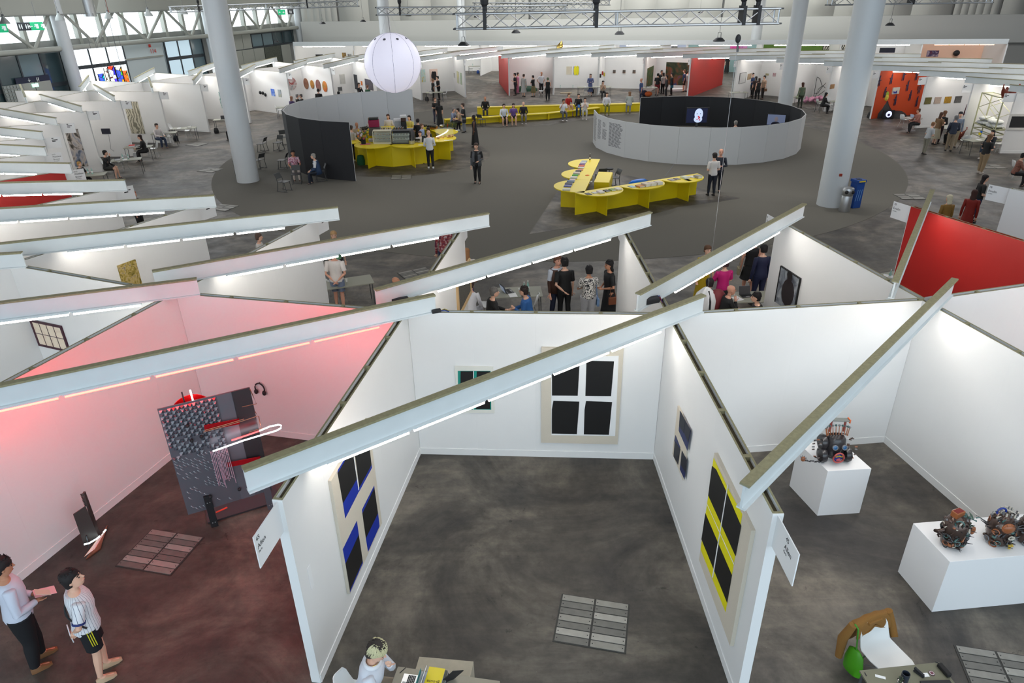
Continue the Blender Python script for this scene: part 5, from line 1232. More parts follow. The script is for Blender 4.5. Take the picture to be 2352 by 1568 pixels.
def camera_in_hands(t, HP, J, T, k):
 blazer((86, 88, 92))(t, HP, J, T, k); p = (J[1][2] + J[-1][2]) / 2 + Vector((.06, 0, .03)); MB().box(p, (.1, .14, .1)).build('camera', BLACK, t, bevel=.008)
# ---- plaza
stand(1097, 421, -95, 'man in a grey blazer and black trousers holding a camera, alone on the grey carpet', 1.82, top=(20, 20, 22), bot=(20, 20, 23), hair=(60, 44, 36), arms='front', armr='down', det=1, extra=camera_in_hands)
stand(1092, 337, 175, 'woman in a long black dress with a blue shoulder bag, right of the bar', 1.74, top=BK, bot=BK, dress='long', skin='d', long=1, hair=(20, 16, 16), sleeve=0, extra=bag((30, 110, 190), -.2))
stand(990, 386, 105, 'man in a white shirt, black trousers and white sneakers ordering at the yellow bar', 1.84, top=(214, 214, 216), bot=BK, sleeve=2, shoes=(225, 225, 225), hair=(110, 84, 70), arms='front', bald=True, det=1)
stand(814, 369, 65, 'man in a grey t-shirt and dark trousers, back turned, left of the bar', 1.80, top=(182, 176, 174), bot=(24, 24, 26), hair=(70, 54, 46), shoes=(200, 200, 200), arms='front', det=1)
stand(818, 282, -60, 'bald man in a beige shirt facing the man in the grey t-shirt', 1.74, head=True, top=(178, 160, 140), bald=True, skin='m', arms='front')
stand(848, 271, -40, 'woman with long blond hair and a white blouse behind the bar, hand at her chin', 1.70, head=True, top=(206, 198, 188), hair=(168, 130, 90), long=2, arms='chin')
stand(891, 263, -95, 'woman in a white v-neck blouse holding a yellow sheet behind the bar', 1.72, head=True, top=(222, 214, 208), hair=(80, 50, 40), arms='front', extra=hold((226, 200, 60)), long=1)
stand(940, 266, -110, 'woman in a pale yellow shirt leaning behind the bar', 1.70, head=True, top=(204, 190, 96), hair=(50, 36, 30), arms='table', long=1)
stand(959, 274, 85, 'person with dark bun hair in a black t-shirt, back turned, inside the bar ring', 1.70, head=True, top=BK, hair=(30, 22, 22), arms='front')
stand(967, 285, -20, 'person in a light blue shirt between the black clad bar staff', 1.62, head=True, top=(140, 160, 196), hair=(110, 80, 60), arms='front')
stand(984, 293, -140, 'bar worker in black bending near the neon display', 1.60, head=True, top=BK, hair=(20, 18, 18), skin='d', arms='front')
stand(964, 302, -85, 'barista in a white t-shirt with a lanyard looking down inside the bar', 1.62, head=True, top=(220, 214, 212), hair=(70, 40, 30), arms='front', det=1)
stand(1002, 284, -60, 'woman in black standing at the left of the group beyond the bar', 1.66, top=BK, bot=(60, 60, 80), hair=(110, 74, 54), arms='cross')
stand(1011, 290, 100, 'woman with long black hair in a black dress, back to the camera beyond the bar', 1.62, top=BK, bot=BK, dress='long', hair=(14, 12, 12), long=2)
seated(1040, 247, -20, 'grey haired person in light blue sitting at the left end of the bench', seat=.45, top=(120, 132, 156), bot=BK, hair=(120, 112, 110), arms='table')
seated(1053, 248, -160, 'woman in a tan top and black skirt on the left end of the yellow bench', seat=.45, top=(176, 150, 120), bot=BK, hair=(26, 20, 20), arms='table')
stand(1067, 304, 190, 'woman in a black top and wide pale grey trousers with hair in a bun', 1.76, top=BK, bot=(120, 124, 130), legs='wide', hair=(60, 42, 34), arms='phone', extra=bag((24, 24, 26), .16))
seated(1114, 221, -90, 'bald man in black sitting on the back yellow bench at its left end', seat=.58, top=BK, bot=(44, 46, 54), bald=True, skin='m', sleeve=2)
seated(1157, 238, -80, 'person in a white shirt and dark shorts on the front yellow bench', seat=.45, top=(210, 214, 220), bot=BK, legs='shorts', hair=(24, 20, 20), sleeve=2)
seated(1179, 237, -85, 'woman in a purple top with bare legs on the front yellow bench', seat=.45, top=(104, 76, 140), bot=(30, 26, 34), legs='shorts', hair=(30, 20, 22), long=1)
seated(1202, 233, -85, 'bald man in a dark blazer holding a blue pouch on the front bench', seat=.45, top=(30, 28, 30), bot=(120, 116, 108), bald=True, shoes=(200, 200, 200), sleeve=2)
seated(1294, 227, -75, 'man in a white t-shirt and grey jeans drinking on the front yellow bench', seat=.45, top=(222, 222, 226), bot=(86, 88, 92), hair=(40, 30, 28), arms='lap', armr='drink', shoes=(220, 220, 220), skin='m')
seated(1306, 214, -60, 'person in a red top sitting on the back yellow bench', seat=.58, top=(170, 26, 26), bot=(190, 150, 130), hair=(110, 80, 60))
seated(1329, 215, -90, 'man in black with a blue folder on the back yellow bench', seat=.58, top=BK, bot=(40, 60, 84), hair=(60, 46, 40), sleeve=2, extra=hold((70, 120, 190)))
seated(1344, 224, -95, 'person in white with loose pale trousers on the front yellow bench', seat=.45, top=(214, 210, 206), bot=(170, 168, 160), hair=(50, 36, 30), arms='chin', shoes=(200, 200, 200))
seated(1394, 212, -85, 'woman in a white shirt and olive green trousers on the back yellow bench', seat=.58, top=(216, 216, 222), bot=(120, 122, 40), hair=(70, 46, 36), sleeve=2)
seated(1447, 210, 90, 'long haired person in pale grey seen from behind on the back bench', seat=.58, top=(170, 176, 172), bot=(160, 162, 160), hair=(130, 96, 70), long=2, sleeve=2)
stand(1471, 236, 185, 'bald man in a blue striped shirt standing at the right end of the benches', 1.80, top=(56, 78, 122), bot=(26, 36, 60), bald=True, skin='r', stripe=1)
stand(1632, 449, 100, 'man in a white t-shirt and dark jeans, back to the camera, by the book counter', 1.78, top=(216, 210, 206), bot=(28, 32, 44), hair=(36, 26, 24), arms='front', det=1)
stand(1645, 441, -100, 'balding bearded man in a navy shirt facing the man in the white t-shirt', 1.84, top=(26, 32, 46), bot=(22, 26, 36), hair=(70, 48, 38), bald=True, arms='cross', skin='r', sleeve=2, det=1)
seated(1691, 277, 85, 'person in a grey top watching the screens inside the round black room', top=(130, 128, 120), hair=(140, 136, 130), bot=(40, 40, 44), sleeve=2)
seated(671, 344, -70, 'woman in a red and blue flowered top and white trousers on a graphite chair', top=(110, 50, 84), bot=(196, 184, 176), hair=(26, 18, 20), skin='m', topmat=artm('flowered_cloth', [(30, 40, 110), (170, 40, 60), (230, 210, 220), (60, 60, 140)], 18), det=1)
seated(721, 352, 190, 'grey haired man in a blue vest and white shirt sitting before the charcoal screen', top=(210, 212, 216), bot=(24, 32, 48), hair=(150, 146, 140), arms='lap', shoes=(40, 40, 44), extra=blazer((40, 62, 96)), det=1)
# ---- left ring booths
seated(237, 345, 15, 'man in black shorts drinking from a cup beside a table, left walkway', top=(22, 24, 26), bot=(34, 34, 30), legs='shorts', hair=(28, 24, 24), sleeve=2, armr='drink', det=1)
seated(322, 309, 200, 'woman with long dark hair in black sitting at the table with the red case', top=(28, 26, 26), bot=(20, 20, 22), hair=(50, 30, 26), long=2, arms='table', sleeve=2, det=1)
seated(357, 283, -30, 'man in a white shirt and blue trousers sitting at a far left table', top=(214, 206, 204), bot=(34, 48, 74), hair=(50, 36, 32), arms='table', sleeve=2, det=1)
seated(179, 371, -10, 'blond child-like head behind the white booth sign, left', H=1.5, top=BK, hair=(170, 130, 70), arms='table')
seated(528, 268, 160, 'person in dark red at a table half hidden by the big left column', top=(70, 34, 34), hair=(40, 28, 26))
# ---- heads above the curved screen and behind
stand(668, 222, 60, 'blond woman in a purple jacket behind the curved screen, leftmost of the group', 1.70, head=True, top=(60, 40, 90), hair=(150, 110, 90), long=1)
stand(681, 217, 40, 'grey haired visitor in black behind the curved screen, middle of the group', 1.74, head=True, top=BK, hair=(130, 126, 124))
stand(692, 217, 200, 'visitor in black with hand raised behind the curved screen, right of the group', 1.72, head=True, top=BK, hair=(90, 84, 82), arms='phone')
stand(730, 205, 90, 'person with a dark afro in a black top before the round paintings', 1.74, head=True, top=(26, 24, 26), hair=(30, 22, 20))
stand(777, 211, 90, 'dark haired head just above the rim of the curved screen', 1.68, head=True, top=BK, hair=(20, 18, 18))
stand(823, 191, -40, 'balding man in a dark suit by the tall dark window painting', 1.80, head=True, top=(24, 26, 32), bald=False, hair=(50, 40, 36), sleeve=2, arms='chin')
stand(843, 196, 60, 'red haired person in green half hidden by the glowing sphere', 1.68, head=True, top=(30, 80, 50), hair=(130, 90, 70))
stand(996, 230, 20, 'blond woman in black beside a table, right of the sphere', 1.66, top=BK, bot=BK, hair=(140, 108, 80), skin='m')
stand(1009, 229, 200, 'tall man in a black t-shirt looking down, right of the sphere', 1.84, top=BK, bot=BK, hair=(36, 26, 24), arms='front')
# ---- far row of booths
far = [(1184, 219, 190, 'man in a black cap and dark clothes at the left of the far white booth', 1.78, dict(top=(22, 24, 32), bot=BK, hair=(30, 26, 26), arms='phone')), (1189, 216, -10, 'person in pink behind the man with the black cap', 1.74, dict(top=(200, 120, 150), bot=(190, 110, 140), hair=(50, 40, 36))),
       (1203, 222, 60, 'person in a long pale grey coat in the far booth', 1.78, dict(top=(170, 168, 164), bot=(168, 166, 162), dress='mid', sleeve=2, hair=(60, 44, 36))), (1225, 222, 150, 'woman in a black top and olive skirt in the far booth', 1.68, dict(top=BK, bot=(110, 96, 60), dress='mid', hair=(30, 24, 24), arms='cross')),
       (1243, 216, -60, 'bald man in a white shirt and dark trousers in the far booth', 1.80, dict(top=(224, 224, 228), bot=(26, 28, 36), bald=True, skin='m', arms='hip')), (1258, 230, 90, 'person with green hair in wide black overalls before the far booth', 1.72, dict(top=BK, bot=BK, legs='wide', hair=(96, 110, 84), sleeve=0, arms='cross')),
       (1355, 220, -90, 'woman in a long blue patterned robe standing behind a far table', 1.72, dict(top=(84, 96, 140), bot=(84, 96, 140), dress='mid', sleeve=2, hair=(60, 44, 40), long=1, arms='cross')), (1479, 210, 10, 'man in dark green looking at the green painting', 1.80, dict(top=(22, 44, 32), bot=BK, hair=(26, 20, 20))),
       (1508, 219, 70, 'visitor in a black t-shirt and red shorts by the forest painting', 1.72, dict(top=BK, bot=(120, 26, 34), legs='shorts', hair=(24, 20, 20))), (1516, 213, -80, 'man in black behind the visitor in red shorts', 1.80, dict(top=BK, bot=BK, hair=(40, 30, 28), skin='m')),
       (1521, 216, 120, 'dark haired woman in a white jacket in the group at the forest painting', 1.68, dict(top=(176, 172, 168), bot=BK, sleeve=2, hair=(22, 18, 18), long=1)), (1529, 222, 170, 'person in charcoal at the front of the group by the forest painting', 1.66, dict(top=(50, 52, 54), bot=(40, 42, 44), hair=(22, 18, 18), long=1, sleeve=2)),
       (1541, 219, 175, 'woman in black with a teal bag at the right of the forest group', 1.74, dict(top=BK, bot=BK, hair=(26, 20, 20), long=1, extra=bag((20, 90, 110), .2), sleeve=2)), (1569, 211, 175, 'man in a navy t-shirt and black shorts in front of the forest painting', 1.78, dict(top=(34, 48, 84), bot=BK, legs='shorts', hair=(90, 60, 40))),
       (1575, 210, 20, 'person in white right behind the man in the navy t-shirt', 1.68, dict(top=(210, 200, 196), bot=(190, 170, 160), hair=(70, 50, 40))), (1722, 222, -60, 'man in a blue shirt looking at his phone, right of the red wall', 1.80, dict(top=(50, 70, 110), bot=BK, hair=(40, 30, 28), arms='phone')),
       (1731, 226, 100, 'dark haired woman standing behind the man in blue', 1.64, dict(top=(50, 34, 32), bot=BK, hair=(26, 20, 20), long=1)), (1738, 231, 95, 'woman in a black sleeveless top, back turned, nearest in the trio', 1.64, dict(top=BK, bot=BK, hair=(60, 40, 34), sleeve=0, long=1)),
       (1750, 228, 200, 'man in a tan shirt with a brown bag at the right of the trio', 1.76, dict(top=(150, 124, 104), bot=(40, 30, 28), hair=(22, 18, 18), extra=bag((110, 76, 50), .18))), (1668, 168, 90, 'person in a long black coat far down the aisle behind the red wall', 1.74, dict(top=BK, bot=BK, dress='long', hair=(24, 20, 20))),
       (1836, 247, 95, 'woman in a green jacket and green trousers near the pink sculpture', 1.72, dict(top=(96, 112, 88), bot=(52, 60, 44), sleeve=2, hair=(80, 48, 34), long=1, extra=bag((170, 180, 150), .17)))]
for px, py, fc, lab, H_, kw in far: stand(px, py, fc, lab, H_, **kw)
seated(1385, 185, -80, 'woman with dark hair seated at a far table', top=(170, 150, 130), hair=(30, 22, 22), arms='chin', long=1)
seated(1897, 212, 0, 'woman in black with long black hair at a table with a laptop', top=BK, bot=BK, hair=(14, 12, 14), long=2, arms='table', sleeve=2)
seated(2113, 249, 180, 'man in a pink checked shirt and brown cap at the round table', top=(160, 104, 92), bot=(24, 24, 28), hair=(70, 40, 30), cap=(130, 66, 44), arms='table', sleeve=2, skin='r')
stand(2150, 329, 40, 'woman in black with long hair bending at the right walkway table', 1.74, top=BK, bot=(40, 20, 30), hair=(110, 74, 50), long=2, sleeve=2, arms='front', lean=14)
stand(2144, 332, 20, 'woman in a pale beige pinafore dress with long brown hair', 1.70, top=(120, 90, 60), bot=(158, 150, 130), dress='mid', hair=(76, 48, 34), long=2, arms='phone', det=1)
stand(2121, 354, 15, 'boy in a cap, white t-shirt and loose grey trousers on the right walkway', 1.62, top=(176, 178, 180), bot=(130, 126, 112), hair=(130, 90, 60), cap=(150, 150, 120), arms='front', lean=12, det=1)
stand(2177, 347, 70, 'man in a navy shirt and khaki trousers seen from behind on the right walkway', 1.80, top=(38, 46, 64), bot=(138, 122, 100), hair=(110, 110, 112), sleeve=2, arms='front', det=1)
stand(2186, 338, -110, 'man in a light grey-blue shirt and dark cap facing the man in the navy shirt', 1.84, top=(120, 132, 150), bot=(150, 136, 112), hair=(30, 28, 32), cap=(30, 32, 40), sleeve=2)
seated(2198, 271, 190, 'person in black sitting beside the white wall near the red hen sculpture', top=(30, 30, 36), bot=BK, hair=(20, 18, 18), sleeve=2)
stand(2216, 296, 80, 'person in a maroon top passing behind the white wall end', 1.78, top=(70, 20, 34), bot=(190, 190, 195), hair=(130, 96, 70), sleeve=2)
stand(2250, 397, 20, 'woman in a black top and flared beige trousers with long fair hair', 1.74, top=(18, 18, 20), bot=(150, 128, 98), legs='wide', hair=(110, 80, 54), long=2, arms='phone', det=1, shoes=(190, 180, 170))
seated(2284, 298, 200, 'dark haired person in a dark jacket and jeans sitting on a chair, right walkway', top=(30, 36, 44), bot=(50, 64, 84), hair=(22, 18, 20), long=1, arms='table', sleeve=2, shoes=(220, 220, 220), det=1)
seated(2350, 351, -20, 'person in a brown patterned shirt cut by the right edge', top=(110, 60, 50), hair=(20, 18, 18), arms='table', sleeve=2, topmat=artm('brown_pattern', [(60, 34, 30), (150, 96, 80), (90, 50, 44)], 16), det=1)
stand(2262, 403, -10, 'woman in a black top and jeans with long curly dark hair, right aisle', 1.74, head=True, top=(14, 14, 16), bot=(34, 44, 76), hair=(24, 16, 18), long=2, arms='front', det=1)
stand(2240, 438, 50, 'woman in a red dress with long brown hair, right aisle', 1.68, head=True, top=(130, 26, 14), bot=(130, 26, 14), dress='long', sleeve=2, hair=(60, 30, 22), long=2, det=1)
stand(2184, 450, 95, 'white haired person in an ochre shirt seen from behind, above the red wall', 1.66, head=True, top=(136, 100, 40), hair=(206, 196, 170), sleeve=2, long=1, det=1)
# ---- booths between the beams
stand(764, 574, 90, 'person in a white polo and blue shorts, hands on the back, below the long beam', 1.78, head=True, top=(226, 218, 212), bot=(110, 122, 146), legs='shorts', hair=(176, 140, 96), arms='back', skin='r', det=2, shoes=(30, 30, 34))
stand(1017, 512, 95, 'man in a red checked shirt half hidden by the long beam', 1.80, head=True, top=(120, 40, 44), sleeve=2, bot=(40, 50, 80), topmat=artm('red_check', [(30, 34, 70), (150, 50, 50), (200, 190, 190)], 14, 0), det=1)
stand(1071, 573, 100, 'fair haired woman in a white top beside the wall end behind the beams', 1.66, head=True, top=(220, 210, 200), bot=(90, 80, 120), hair=(150, 104, 64), long=2, det=1)
stand(765, 532, -70, 'blond person in a green top whose head shows above the long beam', 1.66, head=True, top=(110, 160, 124), bot=(40, 40, 44), hair=(176, 140, 96), long=1, det=1)
stand(590, 538, 10, 'person in a white top glimpsed under the beam at left', 1.62, head=True, top=(200, 196, 190), sleeve=2, bot=(170, 160, 150), hair=(90, 70, 60))
stand(303, 440, 0, 'red haired person mostly hidden behind the wall at left', 1.60, head=True, top=(70, 40, 40), hair=(150, 80, 50), skin='r')
seated(904, 636, -10, 'bald man in glasses and a black shirt sitting behind the beam', top=BK, bald=True, skin='m', det=2, sleeve=2)
seated(1079, 643, 70, 'seated man in a white shirt beside the beige framed print', top=(222, 222, 226), bot=(190, 190, 195), hair=(60, 44, 40), sleeve=2, det=1)
seated(1130, 660, 15, 'grey haired man with glasses in a black sweater sitting at the table', top=(18, 18, 20), hair=(112, 108, 104), sleeve=2, det=2, turn=-10, arms='table')
seated(1208, 657, 165, 'dark haired man in a blue jacket gesturing at the table', top=(42, 96, 160), hair=(40, 28, 26), sleeve=2, det=2, arms='table', arml='phone')
stand(1279, 588, -60, 'man in a brown blazer and blue jeans in the group of four', 1.80, head=True, top=(190, 196, 206), bot=(30, 36, 58), hair=(96, 60, 44), det=1, extra=blazer((66, 40, 28)), skin='r')
stand(1298, 596, 105, 'man in a black t-shirt seen from behind, holding his arm, group of four', 1.76, head=True, top=(12, 12, 13), bot=(14, 14, 16), hair=(22, 18, 18), arms='back', arml='back', armr='down', det=2)
stand(1354, 614, 95, 'woman in a black and white patterned shirt with a blue denim shoulder bag', 1.66, head=True, top=(206, 204, 198), bot=(176, 176, 180), legs='wide', hair=(22, 18, 20), arms='cross', skin='m', det=2, topmat=artm('line_pattern_cloth', [(20, 22, 28), (214, 210, 202), (216, 212, 206), (220, 216, 210)], 9, 3, 'wave'), extra=bag((110, 140, 178), -.12))
stand(1403, 600, 195, 'woman with long black curls in a black dress and a brown handbag', 1.70, head=True, top=BK, bot=BK, dress='long', hair=(16, 12, 14), long=1, arms='front', skin='m', det=2, extra=bag((110, 60, 34), .2))
stand(1625, 565, -80, 'brown haired woman in a long yellow dress behind the beam', 1.70, head=True, top=(190, 160, 20), bot=(190, 160, 20), dress='long', hair=(96, 66, 44), det=1)
stand(1668, 598, 100, 'woman in a magenta top and black skirt, back to the camera', 1.66, head=True, top=(190, 20, 110), bot=BK, dress='long', hair=(60, 34, 40), arms='cross', det=1)
stand(1733, 545, 80, 'woman in a black dress with a beige crossbody bag and heels', 1.74, head=True, top=(14, 14, 16), bot=(14, 14, 16), dress='knee', sleeve=0, hair=(30, 20, 20), skin='r', det=1, extra=bag((150, 140, 110), .2), shoes=(160, 110, 90))
seated(1632, 640, 80, 'person with dark hair in black sitting behind the netting', top=BK, hair=(30, 20, 22), det=1, sleeve=2)
seated(1676, 655, 5, 'bald bearded man in glasses and black, hand at his chin, at the laptop table', top=(20, 20, 22), bald=True, skin='r', arms='table', armr='chin', det=2, sleeve=2)
seated(1744, 671, 170, 'bearded dark haired man in glasses at the laptop table', top=(28, 28, 34), hair=(22, 16, 16), det=2, sleeve=2)
stand(1757, 565, 100, 'person in a dark blue coat cut by the wall edge', 1.74, head=True, top=(20, 28, 60), bot=(20, 28, 60), sleeve=2, hair=(24, 20, 20), det=1)
# ---- the three nearest people
def pinstripe():
 m = bpy.data.materials.new('pinstripe_jersey'); m.use_nodes = True; nt = m.node_tree; b = nt.nodes['Principled BSDF']; b.inputs['Roughness'].default_value = .8
 tc = nt.nodes.new('ShaderNodeTexCoord'); sp_ = nt.nodes.new('ShaderNodeSeparateXYZ'); nt.links.new(tc.outputs['Object'], sp_.inputs[0])
 a = nt.nodes.new('ShaderNodeMath'); a.operation = 'ARCTAN2'; nt.links.new(sp_.outputs[1], a.inputs[0]); nt.links.new(sp_.outputs[0], a.inputs[1])
 mu = nt.nodes.new('ShaderNodeMath'); mu.operation = 'MULTIPLY'; mu.inputs[1].default_value = 5.1; nt.links.new(a.outputs[0], mu.inputs[0])
 f = nt.nodes.new('ShaderNodeMath'); f.operation = 'FRACT'; nt.links.new(mu.outputs[0], f.inputs[0])
 g = nt.nodes.new('ShaderNodeMath'); g.operation = 'LESS_THAN'; g.inputs[1].default_value = .10; nt.links.new(f.outputs[0], g.inputs[0])
 mx = nt.nodes.new('ShaderNodeMix'); mx.data_type = 'RGBA'; mx.inputs[6].default_value = C255(224, 224, 228) + (1,); mx.inputs[7].default_value = C255(70, 78, 104) + (1,)
 nt.links.new(g.outputs[0], mx.inputs[0]); nt.links.new(mx.outputs[2], b.inputs['Base Color']); return m
def jersey_extra(t, HP, J, T, k):
 for s in (1, -1):
  sh, el, wr = J[s]; d = (el - sh).normalized(); c = sh.lerp(el, .78)
  MB().tube([c - d * .022, c + d * .004], .043 * k, 14).build('cuff', cm(34, 50, 110), t, smooth=True)
 pts = []
 for i in range(17):
  u = -1.0 + 2.0 * i / 16; ang_ = PI * (.5 + u * .5) ; f = .95 - .75 * (i / 16)
  pts.append(T((.090 * -sin(PI * i / 16)) * k, (.10 - .215 * i / 16) * k, (f) * .305 * k))
 MB().tube(pts, .013, 6).build('shoulder_strap', BLACK, t, smooth=True)
 hp = T(0, 0, 0)
 for j in range(3):
  mb = MB()
  for s in (-1,):
   p = [Vector((.03 - .024 * j, s * .113 * k, hp.z + .03)), Vector((.035 - .024 * j, s * .122 * k, hp.z - .08)), Vector((.04 - .024 * j, s * .118 * k, hp.z - .2))]
   mb.tube(p, .0055, 5)
  mb.build('side_stripe', cm(214, 206, 40), t)
 w_ = J[1][2]; MB().box(w_ + Vector((-.06, .04, -.12)), (.012, .16, .2), M=Matrix.Rotation(.3, 3, 'X')).build('folded_sheet', PAPER, t)
person(Hd(150, 1319, 1.76), 1.76, 38, 'stand', 'back', (224, 224, 228), (18, 20, 26), (26, 20, 20), 'l', 'young man in a white pinstripe jersey and black shorts with yellow side stripes', det=2, topmat=pinstripe(), legs='shorts', shoes=(190, 160, 130), turn=-22, headpitch=-12, extra=jersey_extra)
def leaflet_extra(t, HP, J, T, k):
 p = (J[1][2] + J[-1][2]) / 2 + Vector((.08, 0, .03)); M = Matrix.Rotation(-.9, 3, 'Y')
 MB().box(p + Vector((.03, -.06, .04)), (.005, .12, .18), M=M).build('leaflet', cm(214, 210, 190), t); MB().box(p + Vector((.05, .02, -.03)), (.004, .17, .24), M=Matrix.Rotation(-1.25, 3, 'Y')).build('loose_sheet', cm(236, 200, 204), t)
 MB().lathe([(.0, 0), (.045, 0), (.045, .001)], (0, 0, 0), 16)
 for s in (1, -1): MB().tube([J[s][2] - (J[s][2] - J[s][1]).normalized() * .012, J[s][2]], .0155 * k, 10).build('bracelet', cm(120, 70, 40), t)
person(Hd(-14, 1292, 1.80), 1.80, 42, 'stand', 'front', (214, 216, 226), (18, 18, 22), (30, 22, 22), 'm', 'man in a loose white shirt and black trousers reading leaflets, cut by the left edge', det=2, sleeve=2, shoes=(120, 80, 46), legs='wide', headpitch=14, extra=leaflet_extra, topmat=cm(206, 210, 224, noise=.04, nscale=6))
def collar_extra(t, HP, J, T, k):
 mb = MB(); c = T(0, 0, 1.06 * .305 * k)
 mb.rings([[c + Vector(((.047 + e) * k * cos(a), (.052 + e) * k * sin(a), dz - .012 * cos(a))) for a in [2 * PI * i / 20 for i in range(20)]] for e, dz in ((-.004, .02), (.004, .018), (.017, -.012))], 0, False)
 o = mb.build('collar', cm(226, 226, 230), t, smooth=True); s_ = o.modifiers.new('solid', 'SOLIDIFY'); s_.thickness = .004
 r_ = random.Random(3); mb = MB()
 hp_ = [(-.015, -.024, .043, .051), (.012, -.016, .052, .054), (.034, -.006, .064, .055), (.058, -.009, .058, .048), (.078, -.012, .030, .028), (.0795, -.012, .004, .004)]
 def SF(z, a, e):
  for (z0_, x0_, a0_, b0_), (z1_, x1_, a1_, b1_) in zip(hp_[:-1], hp_[1:]):
   if z0_ <= z <= z1_:
    f = (z - z0_) / (z1_ - z0_); return HP(x0_ + (x1_ - x0_) * f + (a0_ + (a1_ - a0_) * f + e) * cos(a), (b0_ + (b1_ - b0_) * f + .004 + e) * sin(a), z)
  return HP(0, 0, .08)
 for j in range(420):
  a = r_.uniform(-2.5, 2.5); z = .079 - .06 * r_.random() ** 1.3; z2 = max(-.012, z - .022 - .02 * r_.random())
  mb.tube([SF(z, a, .002), SF((z + z2) / 2, a * .97, .006), SF(z2, a * .94, .004)], [.0022 * k, .0026 * k, .0008 * k], 4)
 mb.build('bleached_hair_tips', cm(206, 200, 160), t)
 MB().tube([c + Vector((.05 * k * cos(a), .05 * k * sin(a), .018)) for a in [2 * PI * i / 16 for i in range(17)]], .003, 5).build('necklace', mat('gold', (0, 0, 0)), t)
pz = .46 + .09 + .305 * 1.74 * 1.03 + .175 * 1.74
pc = G(848, 1474, pz); person(Vector((pc.x - .13, pc.y, 0)), 1.74, -4, 'sit', 'table', (216, 218, 226), (150, 136, 118), (50, 42, 38), 'l', 'person with bleached hair tips in a white shirt sitting at the desk, bottom edge', det=2, sleeve=2, headpitch=26, turn=-8, lean=14, armr='table', arml='chin', extra=collar_extra, topmat=cm(214, 217, 226, noise=.04, nscale=5))
def wlabel(o, l): o['label'] = l; return o
def put_table(px, py, ang_, label, z=.73, key='table', L=1.4, W=.7, group='trestle tables in the booths'):
 p = G(px, py, z); return proto(key, table_maker(L, W), (p.x, p.y, 0), math.radians(ang_), label, 'table', group), Vector((p.x, p.y, z + .008))
def mk_bottle(col=(120, 160, 150)):
 def f():
  t = thing('bottle', (0, 0, 0)); m = mat('bottle_glass_%d_%d_%d' % col, C255(*col), .12, alpha=None, spec=.8)
  MB().lathe([(.034, 0), (.036, .01), (.036, .17), (.015, .235), (.013, .285)], n=14).build('glass_body', m, t, smooth=True); MB().lathe([(.0155, .27), (.0155, .3)], n=10).build('cap', cm(210, 210, 210), t); MB().lathe([(.0365, .06), (.0365, .13)], n=14, caps=False).build('paper_label', PAPER, t)
  return t
 return f
def mk_glass():
 t = thing('wine_glass', (0, 0, 0)); m = mat('clear_glass', (.85, .85, .82), .05, alpha=.35, spec=.8)
 MB().lathe([(.03, 0), (.028, .004), (.004, .012), (.004, .09), (.02, .11), (.036, .14), (.034, .2)], n=12, caps=False).build('glass', m, t, smooth=True); MB().lathe([(.034, .2), (.035, .203)], n=12, caps=False).build('rim', cm(240, 236, 225), t)
 return t
def mk_laptop(dark=True):
 def f():
  c = mat('laptop_dark', (.03, .03, .034), .35) if dark else mat('laptop_silver', (.62, .63, .64), .3, .5)
  t = thing('laptop', (0, 0, 0)); MB().box((0, 0, .008), (.22, .31, .014)).build('keyboard_base', c, t)
  mb = MB()
  for i in range(5):
   for j in range(13): mb.box((.035 - i * .019, -.132 + j * .022, .0165), (.015, .018, .003))
  tag(mb.build('keys', BLACK, t), kind='stuff'); MB().box((-.066, 0, .0155), (.06, .1, .001)).build('trackpad', cm(150, 150, 150), t)
  M = Matrix.Rotation(math.radians(-20), 3, 'Y'); MB().box(Vector((.11, 0, .015)) + M @ Vector((0, 0, .105)) * 1 + Vector((.07, 0, 0)), (.007, .31, .21), M=Matrix.Rotation(math.radians(20), 3, 'Y')).build('lid', c, t)
  MB().box(Vector((.1755, 0, .115)), (.003, .29, .19), M=Matrix.Rotation(math.radians(20), 3, 'Y')).build('display', mat('laptop_screen', (.1, .12, .16), .2, emit=.25, ecol=(.5, .6, .8)), t)
  return t
 return f
def mk_cup(col=(225, 224, 220)):
 def f():
  t = thing('cup', (0, 0, 0)); MB().lathe([(.026, 0), (.038, .09), (.034, .09), (.023, .006), (.0, .006)], n=16, caps=False).build('cup_body', cm(*col), t, smooth=40); return t
 return f
def mk_book(w, l, h, col, page=True):
 def f():
  t = thing('book', (0, 0, 0)); MB().box((0, 0, h / 2), (w - .006, l - .006, h - .004)).build('pages', PAPER, t); mb = MB(); mb.box((0, 0, h - .002), (w, l, .004)); mb.box((0, 0, .002), (w, l, .004)); mb.box((-w / 2 + .002, 0, h / 2), (.004, l, h)); mb.build('cover', col, t); return t
 return f
def put(key, mk, p, rz, label, cat, group=None): return proto(key, mk, p, math.radians(rz), label, cat, group)
def on(px, py, z): return G(px, py, z)
